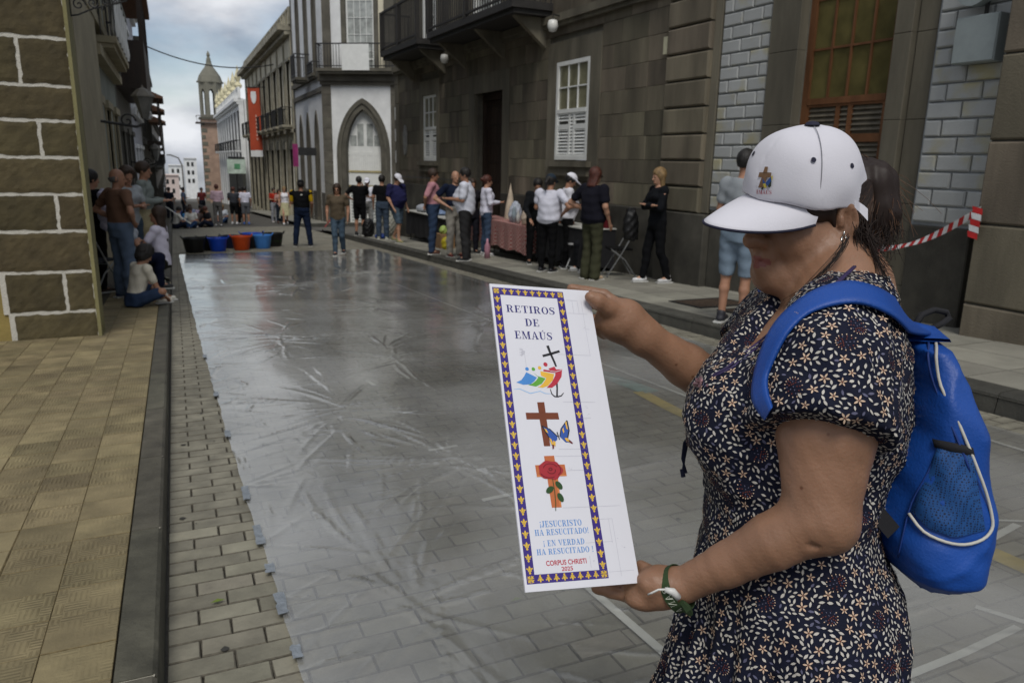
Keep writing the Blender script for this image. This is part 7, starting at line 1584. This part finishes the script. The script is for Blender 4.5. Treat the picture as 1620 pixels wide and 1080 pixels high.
HR2 = mat('lighter_brown_hair', (.10, .045, .018), .45, .2, 20, 0)  # paler brown for some strands mixed into the dark hair
# hair on the skull under the cap
S = SDF(); S.ell(hp_(-.018, 0, .002), np.array((.096, .0805, .094))*HSC, HM, k=.01); S.ell(hp_(-.08, 0, -.010), (.030, .040, .045), HM, k=.03); S.ell(hp_(-.062, 0, -.050), (.040, .058, .052), HM, k=.02)
S.half(hp_(-.002, 0, -.01), HM@np.array([-1, 0, .42]), k=.008); S.half(hp_(0, 0, .03), HM@np.array([0, 0, -1.]), k=.004); S.ell(hp_(-.006, .084, -.022), (.019, .02, .029), HM, k=.006, op='-'); S.half(hp_(-.05, 0, -.098), HM@np.array([-.3, 0, 1.0]), k=.01)
S2_ = S; V_, Q_ = S.mesh(.003, disp=lambda X, Y, Z: .0010*np.sin(X*500+Z*160)*np.sin(Y*430)); hairo = to_obj('hair', V_, Q_, HR, woman)
S = SDF().ell(hp_(.030, .066, .005), (.030, .010, .022), HM, k=.01).cap(hp_(.02, .070, .0), hp_(.012, .0735, -.035), .007, .002, k=.006); V_, Q_ = S.mesh(.0025); to_obj('temple_hair', V_, Q_, HR, hairo)
rh = np.random.default_rng(5)
def strand_bundle(n, p0f, p1f, p2f, p3f, r=.0006, mats=(HR,), name='hair_strands', seg=9):
    q = MB()
    for i in range(n):
        q.cur = 0 if rh.random() < .9 or len(mats) == 1 else 1
        P0, P1, P2, P3 = (f(rh) for f in (p0f, p1f, p2f, p3f)); pts_ = []
        for k in range(seg+1): t_ = k/seg; pts_.append((1-t_)**3*P0+3*(1-t_)**2*t_*P1+3*(1-t_)*t_*t_*P2+t_**3*P3)
        q.tube(pts_, [r*(1-.5*k/seg) for k in range(seg+1)], 3, cap=False)
    return q.build(name, list(mats), hairo, smooth=True, kind='stuff')
J = lambda p, s: (lambda g: np.array(p)+g.normal(0, s, 3))
root = hp_(-.098, 0, .035)
def snapv(P, S, off=.0006):
    for _ in range(4):
        f_ = lambda A: S.ev([A[:, 0], A[:, 1], A[:, 2]]); e = .0012; d = f_(P); g = np.stack([f_(P+np.eye(3)[i]*e)-f_(P-np.eye(3)[i]*e) for i in range(3)], 1); g /= np.linalg.norm(g, axis=1)[:, None]+1e-9; P = P-g*(d-off)[:, None]
    return P
n_, sg = 700, 12; st = []
for i in range(n_):                              # combed hair drawn back over the skull to the tail
    a = rh.uniform(0, 1); P0 = hp_(.045-.10*a+rh.normal(0, .004), .09, .002-.07*a*a+rh.normal(0, .004)); P3 = root+rh.normal(0, .006, 3); up_ = HU*rh.uniform(-.004, .010)
    st.append([P0*(1-t_)+P3*t_+HSd*.03*sin(t_*pi)+up_*sin(t_*pi) for t_ in np.linspace(0, 1, sg)])
A_ = np.array(st); B2 = snapv(A_.reshape(-1, 3), S2_, .0009).reshape(n_, sg, 3)
q = MB()
for i in range(n_):
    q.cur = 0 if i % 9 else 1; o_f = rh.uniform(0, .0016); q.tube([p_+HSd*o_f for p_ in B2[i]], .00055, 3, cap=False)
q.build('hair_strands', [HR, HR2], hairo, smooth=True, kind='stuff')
strand_bundle(260, J(hp_(-.045, .066, -.045), .009), J(hp_(-.07, .066, -.065), .008), J(hp_(-.085, .04, -.05), .010), J(hp_(-.10, .01, -.01), .010), r=.0006)
strand_bundle(220, J(hp_(-.055, .050, -.05), .011), J(at(1350, 372, 1.03), .010), J(at(1366, 388, 1.03), .010), J(at(1376, 396, 1.04), .012), r=.0006)
# pony tail: up and back over the cap strap then down
S = SDF().cap(root, at(1378, 292, 1.09), .026, .030, k=.02).cap(at(1378, 292, 1.09), at(1390, 340, 1.09), .031, .026, k=.02).cap(at(1390, 340, 1.09), at(1384, 372, 1.085), .026, .010, k=.02)
V_, Q_ = S.mesh(.003, disp=lambda X, Y, Z: .0016*np.sin(X*300+Z*60)*np.sin(Y*280)); to_obj('ponytail', V_, Q_, HR, hairo)
strand_bundle(800, J(root, .010), J(at(1372, 262, 1.09), .014), J(at(1402, 300, 1.09), .014), J(at(1388, 372, 1.085), .014), mats=(HR, HR2))
strand_bundle(120, J(root+np.array([0, 0, .01]), .008), J(at(1375, 256, 1.09), .012), J(at(1415, 280, 1.09), .012), J(at(1402, 330, 1.085), .02), mats=(HR2, HR))
strand_bundle(90, J(at(1400, 320, 1.09), .008), J(at(1408, 350, 1.09), .010), J(at(1405, 362, 1.09), .012), J(at(1398, 384, 1.08), .016))
# loose hair down the neck and in front of the shoulder
strand_bundle(150, J(hp_(-.055, .055, -.03), .012), J(at(1345, 400, 1.02), .010), J(at(1368, 405, 1.02), .012), J(at(1385, 432, 1.02), .012), r=.0005)
strand_bundle(26, J(at(1340, 376, .992), .003), J(at(1330, 402, .978), .004), J(at(1302, 430, .972), .004), J(at(1252, 482, .985), .006), r=.0005, seg=12)
strand_bundle(26, J(hp_(-.06, .065, -.03), .005), J(at(1372, 380, 1.01), .004), J(at(1388, 410, 1.0), .004), J(at(1402, 436, .985), .005), r=.0008)
# cap strap at the back
q = MB(); P_ = [hp_(-.095, .055, -.004), hp_(-.112, .035, -.014), hp_(-.12, .012, -.022), hp_(-.121, -.012, -.026)]
P_ = [at(1352, 322, 1.005), at(1360, 328, 1.0), at(1367, 334, 1.0), at(1373, 340, 1.0)]
q.ribbon(P_, [U_*.010, U_*.013, U_*.015, U_*.016]); q.build('cap_strap', CW, capo)
# lanyard cords
CORD = mat('purple_cord', (.03, .018, .075), .6, .2, 30, .2); q = MB()
def cordp(path, lift): return [snap(at(*p), D, lift)[0] for p in path]
c1_ = [(1350, 418, 1.01), (1328, 438, .99), (1290, 466, .985), (1262, 490, .985)]
DW = SDF(); DW.p = D.p+W.p
for dx in (0, 8):
    pth = [(1350+dx*.3, 424), (1325, 448+dx*.4), (1285, 476+dx*.3), (1240+dx*.5, 512), (1195+dx, 548), (1150+dx, 584), (1112+dx*.6, 604)]; pp = []
    for (x0, y0), (x1, y1) in zip(pth, pth[1:]): pp += [cast(x0+(x1-x0)*k/4, y0+(y1-y0)*k/4, DW, off=.002)[0] for k in range(4)]
    q.tube(pp, .0017, 6)
q.build('lanyard', CORD, woman, smooth=True)
q = MB(); S = SDF(); r_ = random.Random(4)
for k in range(9): c_ = cast(1112+r_.uniform(-12, 12), 606+r_.uniform(-7, 7), DW, off=.003)[0]; q.tube([c_, c_+np.array([r_.uniform(-.01, .01), r_.uniform(-.006, .006), r_.uniform(-.012, .004)])], [.0028, .0012], 6)
q.build('pendant_cluster', mat('silver_red_charms', (.22, .12, .13), .35, .5, 60, .2, metal=.5), woman)
q = MB()
for k in range(3): q.tube([at(1096, 680, 1.03), at(1088-k*3, 700, 1.03), at(1083-k*2, 725, 1.03), at(1080+k*3, 748, 1.03)], .0016, 5)
q.tube([at(1079, 742, 1.03), at(1081, 754, 1.03)], .0034, 6); q.build('drawstring', NAVY, woman)
# wristband
GBN = mat('green_woven_band', (.022, .045, .014), .8, .3, 40, .3); wa = at(1071, 930, .940); wd = (at(1100, 918, .93)-at(1050, 937, .955)); wd /= np.linalg.norm(wd); b1 = U_-wd*(U_@wd); b1 /= np.linalg.norm(b1); b2 = np.cross(wd, b1)
q = MB(); n = 28; vs = []
for k in range(n):
    a = 2*pi*k/n; rad_ = b1*cos(a)*.0275+b2*sin(a)*.0275
    for w_ in (-.007, .007):
        for tk in (0, .0012): vs.append(wa+rad_*(1+tk*36)+wd*w_)
fs = []
for k in range(n): a, b = k*4, ((k+1) % n)*4; fs += [(a+1, b+1, b+3, a+3), (a, a+2, b+2, b), (a, b, b+1, a+1), (a+2, a+3, b+3, b+2)]
q.add(vs, fs); wb_ = q.build('wristband', GBN, woman, smooth=False)
q = MB(); cam_a = math.atan2((-F_)@b2, (-F_)@b1)
for pl2 in word('RANZA', -.85, .95, -.0045, .0045):
    q.add([wa+(b1*cos(cam_a+a*.75)+b2*sin(cam_a+a*.75))*.0291+wd*b*1.0 for a, b in pl2], [tuple(range(len(pl2)))])
q.build('band_lettering', mat('pale_thread', (.5, .52, .42), .8), wb_)
q = MB(); q.tube([at(1073, 945, .915), at(1064, 935, .912), at(1052, 932, .912)], [.0045, .0048, .003], 8); q.tube([at(1054, 932, .912), at(1042, 932, .912), at(1032, 937, .915), at(1025, 940, .92)], [.0016, .0014, .0014, .0012], 5); q.build('band_toggle', mat('white_plastic', (.55, .55, .52), .4), wb_, smooth=True)
q = MB(); q.tube([at(1078, 952, .915), at(1086, 962, .918), at(1092, 970, .925)], [.004, .006, .004], 6); q.build('band_end', GBN, wb_)
# ================================================================== backpack
BLUE = mat('royal_blue_nylon', (.008, .060, .29), .45, .16, 5, .25, 300, spec=.35, bd=.001); BLU2 = mat('blue_mesh', (.008, .045, .17), .7, .2, 5, 0)
PIP = mat('cream_piping', (.48, .47, .42), .7); BSTR = mat('black_webbing', (.01, .01, .012), .85)
def brow(py, f, b, half, d=1.0):
    b = b-28; f = f-12; py = py-(0 if py < 530 else 24)
    A, Bk = at(f, py, d), at(b, py, d); c = (A+Bk)/2+(-Nh_)*.035; return (c[2], c[0], c[1], np.linalg.norm((Bk-A)[:2])/2, half)
BR_ = [brow(508, 1426, 1470, .05, 1.03), brow(525, 1424, 1486, .085, 1.02), brow(560, 1428, 1500, .110), brow(610, 1434, 1524, .125), brow(680, 1428, 1545, .132), brow(740, 1412, 1553, .134), brow(800, 1396, 1571, .134), brow(840, 1386, 1575, .133), brow(868, 1388, 1568, .130), brow(900, 1402, 1548, .122), brow(922, 1428, 1505, .095)]
KS = SDF().loft(BR_, k=.015, M=(hh_(R_), hh_(Nh_)), sq=2.9)
bdis = lambda X, Y, Z: .0045*np.sin(X*30+Z*44+Y*12)*np.sin(Z*28-Y*33+1)+.003*(1-np.abs(np.sin(X*45-Z*38+Y*9+2*np.sin(Z*17))))**3+.0012*np.sin(X*95+Z*60)*np.sin(Y*70-Z*88)
Vb, Qb = KS.mesh(.0042, disp=bdis); Vb = relax(Vb, Qb, 1, .3)
bag = to_obj('backpack', Vb, Qb, BLUE, None); tagit(bag, 'royal blue backpack with cream piping worn on the woman\'s back', 'backpack')
def trace(path, S, off, n=6):
    out = []; c = [np.array(p, float) for p in path]; d_ = []
    for i in range(len(c)-1):
        p0_, p1_, p2_, p3_ = c[max(i-1, 0)], c[i], c[i+1], c[min(i+2, len(c)-1)]
        for k in range(3): t_ = k/3; d_.append(tuple(.5*((2*p1_)+(-p0_+p2_)*t_+(2*p0_-5*p1_+4*p2_-p3_)*t_**2+(-p0_+3*p1_-3*p2_+p3_)*t_**3)))
    path = d_+[tuple(c[-1])]; n = 1
    for (x0, y0), (x1, y1) in zip(path, path[1:]):
        for k in range(n): out.append(cast(x0+(x1-x0)*k/n, y0+(y1-y0)*k/n, S, off=off)[0])
    out.append(cast(*path[-1], S, off=off)[0]); return out
q = MB(); q.tube(trace([(1474, 530), (1480, 545), (1483, 575), (1490, 610), (1508, 650), (1524, 690), (1540, 730), (1556, 775), (1566, 815), (1566, 836), (1552, 852), (1525, 860), (1495, 856), (1462, 840), (1440, 812)], KS, .0025, 4), .0019, 8)
q.build('piping', PIP, bag, smooth=True)
q = MB(); q.tube(trace([(1468, 535), (1472, 580), (1484, 620), (1500, 660), (1516, 700), (1533, 745)], KS, .002, 4), .0016, 6); q.build('zip', mat('dark_blue_zip', (.006, .03, .16), .7), bag, smooth=True)
q = MB(); q.tube(trace([(1490, 700), (1470, 745), (1448, 785), (1438, 812), (1430, 845), (1422, 880)], KS, .0015, 4), .0012, 5); q.build('seam', mat('dark_blue_zip', (1, 1, 1)), bag, smooth=True)
# mesh pocket with its black hem
def spatch(A, Bp, nu, nv, off, name, m, wob=0):  # lofted patch between two traced curves
    def samp(P, t): 
        d = [0]
        for a, b in zip(P, P[1:]): d.append(d[-1]+math.hypot(b[0]-a[0], b[1]-a[1]))
        return np.interp(t*d[-1], d, [p[0] for p in P]), np.interp(t*d[-1], d, [p[1] for p in P])
    vs = []
    for i in range(nu+1):
        a, b = samp(A, i/nu), samp(Bp, i/nu)
        for j in range(nv+1):
            s = j/nv; e = min(i, nu-i, j, nv-j); p_, g = cast(a[0]+(b[0]-a[0])*s, a[1]+(b[1]-a[1])*s, KS, off=off+(wob*sin(i*.9)*sin(j*.8+i*.3) if e > 0 else -off*.7)); vs.append(p_)
    q = MB(); q.add(vs, [(i*(nv+1)+j, (i+1)*(nv+1)+j, (i+1)*(nv+1)+j+1, i*(nv+1)+j+1) for i in range(nu) for j in range(nv)]); return q.build(name, m, bag, smooth=True)
t = BLU2.node_tree; N = t.nodes; L = t.links; vv2 = N.new('ShaderNodeTexVoronoi'); vv2.feature = 'DISTANCE_TO_EDGE'; vv2.inputs['Scale'].default_value = 330; vv2.inputs['Randomness'].default_value = .35; tc3 = N.new('ShaderNodeTexCoord'); L.new(tc3.outputs['Object'], vv2.inputs[0])
rv2 = N.new('ShaderNodeValToRGB'); rv2.color_ramp.elements[0].position = .12; rv2.color_ramp.elements[0].color = (.008, .065, .22, 1); rv2.color_ramp.elements[1].position = .30; rv2.color_ramp.elements[1].color = (.001, .007, .035, 1); L.new(vv2.outputs['Distance'], rv2.inputs[0]); L.new(rv2.outputs[0], N['Principled BSDF'].inputs['Base Color'])
spatch([(1484, 706), (1500, 709), (1520, 712), (1538, 717)], [(1442, 808), (1470, 836), (1510, 850), (1558, 838)], 12, 12, .004, 'mesh_pocket', BLU2, .0035)
spatch([(1476, 694), (1498, 698), (1520, 702), (1538, 708)], [(1480, 708), (1500, 713), (1519, 717), (1541, 722)], 10, 2, .007, 'pocket_hem', BSTR)
# shoulder straps: ribbons that follow the dress
def strap(path, w, name, m, S=None, off=.006, par=bag, th=.004, cst=True):
    C_ = []; G_ = []; S = S or DK
    for (a, b, d) in path:
        p_, g = cast(a, b, S, off=off)
        if g is None or cst is False: p_, g = snap(at(a, b, d), S, off)
        C_.append(p_); G_.append(g)
    P2 = []; G2 = []
    for i in range(len(C_)-1):
        for k in range(5):
            t_ = k/5; p0_, p1_, p2_, p3_ = C_[max(i-1, 0)], C_[i], C_[i+1], C_[min(i+2, len(C_)-1)]
            P2.append(.5*((2*p1_)+(-p0_+p2_)*t_+(2*p0_-5*p1_+4*p2_-p3_)*t_**2+(-p0_+3*p1_-3*p2_+p3_)*t_**3)); g = G_[i]*(1-t_)+G_[i+1]*t_; G2.append(g/np.linalg.norm(g))
    P2.append(C_[-1]); G2.append(G_[-1]); vs = []
    for i, (p_, g) in enumerate(zip(P2, G2)):
        d = P2[min(i+1, len(P2)-1)]-P2[max(i-1, 0)]; d /= np.linalg.norm(d); s = np.cross(d, g); s /= np.linalg.norm(s); wi = w[0]+(w[1]-w[0])*i/(len(P2)-1) if hasattr(w, '__len__') else w
        for a, hgt in ((-.5, 0), (-.46, th), (-.25, th*1.15), (0, th*1.2), (.25, th*1.15), (.46, th), (.5, 0)): vs.append(p_+s*wi*a+g*(hgt-th*.5))
    m_ = len(P2); q = MB(); q.add(vs, [(i*7+k, i*7+k+1, (i+1)*7+k+1, (i+1)*7+k) for i in range(m_-1) for k in range(6)]+[(i*7+6, i*7, (i+1)*7, (i+1)*7+6) for i in range(m_-1)]); return q.build(name, m, par, smooth=True)
DK = SDF(); DK.p = D.p+KS.p
strap([(1466, 545, 1.0), (1446, 524, 1.0), (1418, 500, .97), (1390, 480, .95), (1350, 468, .94), (1305, 476, .93), (1268, 496, .93), (1240, 525, .94), (1222, 560, .93), (1210, 598, .93), (1209, 628, .95), (1220, 650, .95)], (.056, .024), 'shoulder_strap', BLUE)
strap([(1440, 500, 1.12), (1400, 462, 1.14), (1350, 450, 1.15), (1290, 455, 1.16), (1240, 470, 1.16), (1215, 500, 1.15), (1200, 540, 1.14)], .045, 'shoulder_strap', BLUE, cst=False)
q = MB()
for dd_ in (.0, .003): q.ribbon([at(1330, 758, .955+dd_), at(1356, 780, .95+dd_), at(1382, 804, .945+dd_), at(1414, 842, .94+dd_)], [(R_*.7+U_*.7)*.021]*4)
q.build('lower_strap', BSTR, bag)
q = MB(); q.tube([at(1448, 514, 1.04), at(1458, 498, 1.05), at(1478, 490, 1.06), at(1497, 494, 1.06), at(1502, 503, 1.06), at(1490, 512, 1.05), at(1474, 520, 1.04)], .0045, 6); q.build('grab_handle', BSTR, bag, smooth=True)
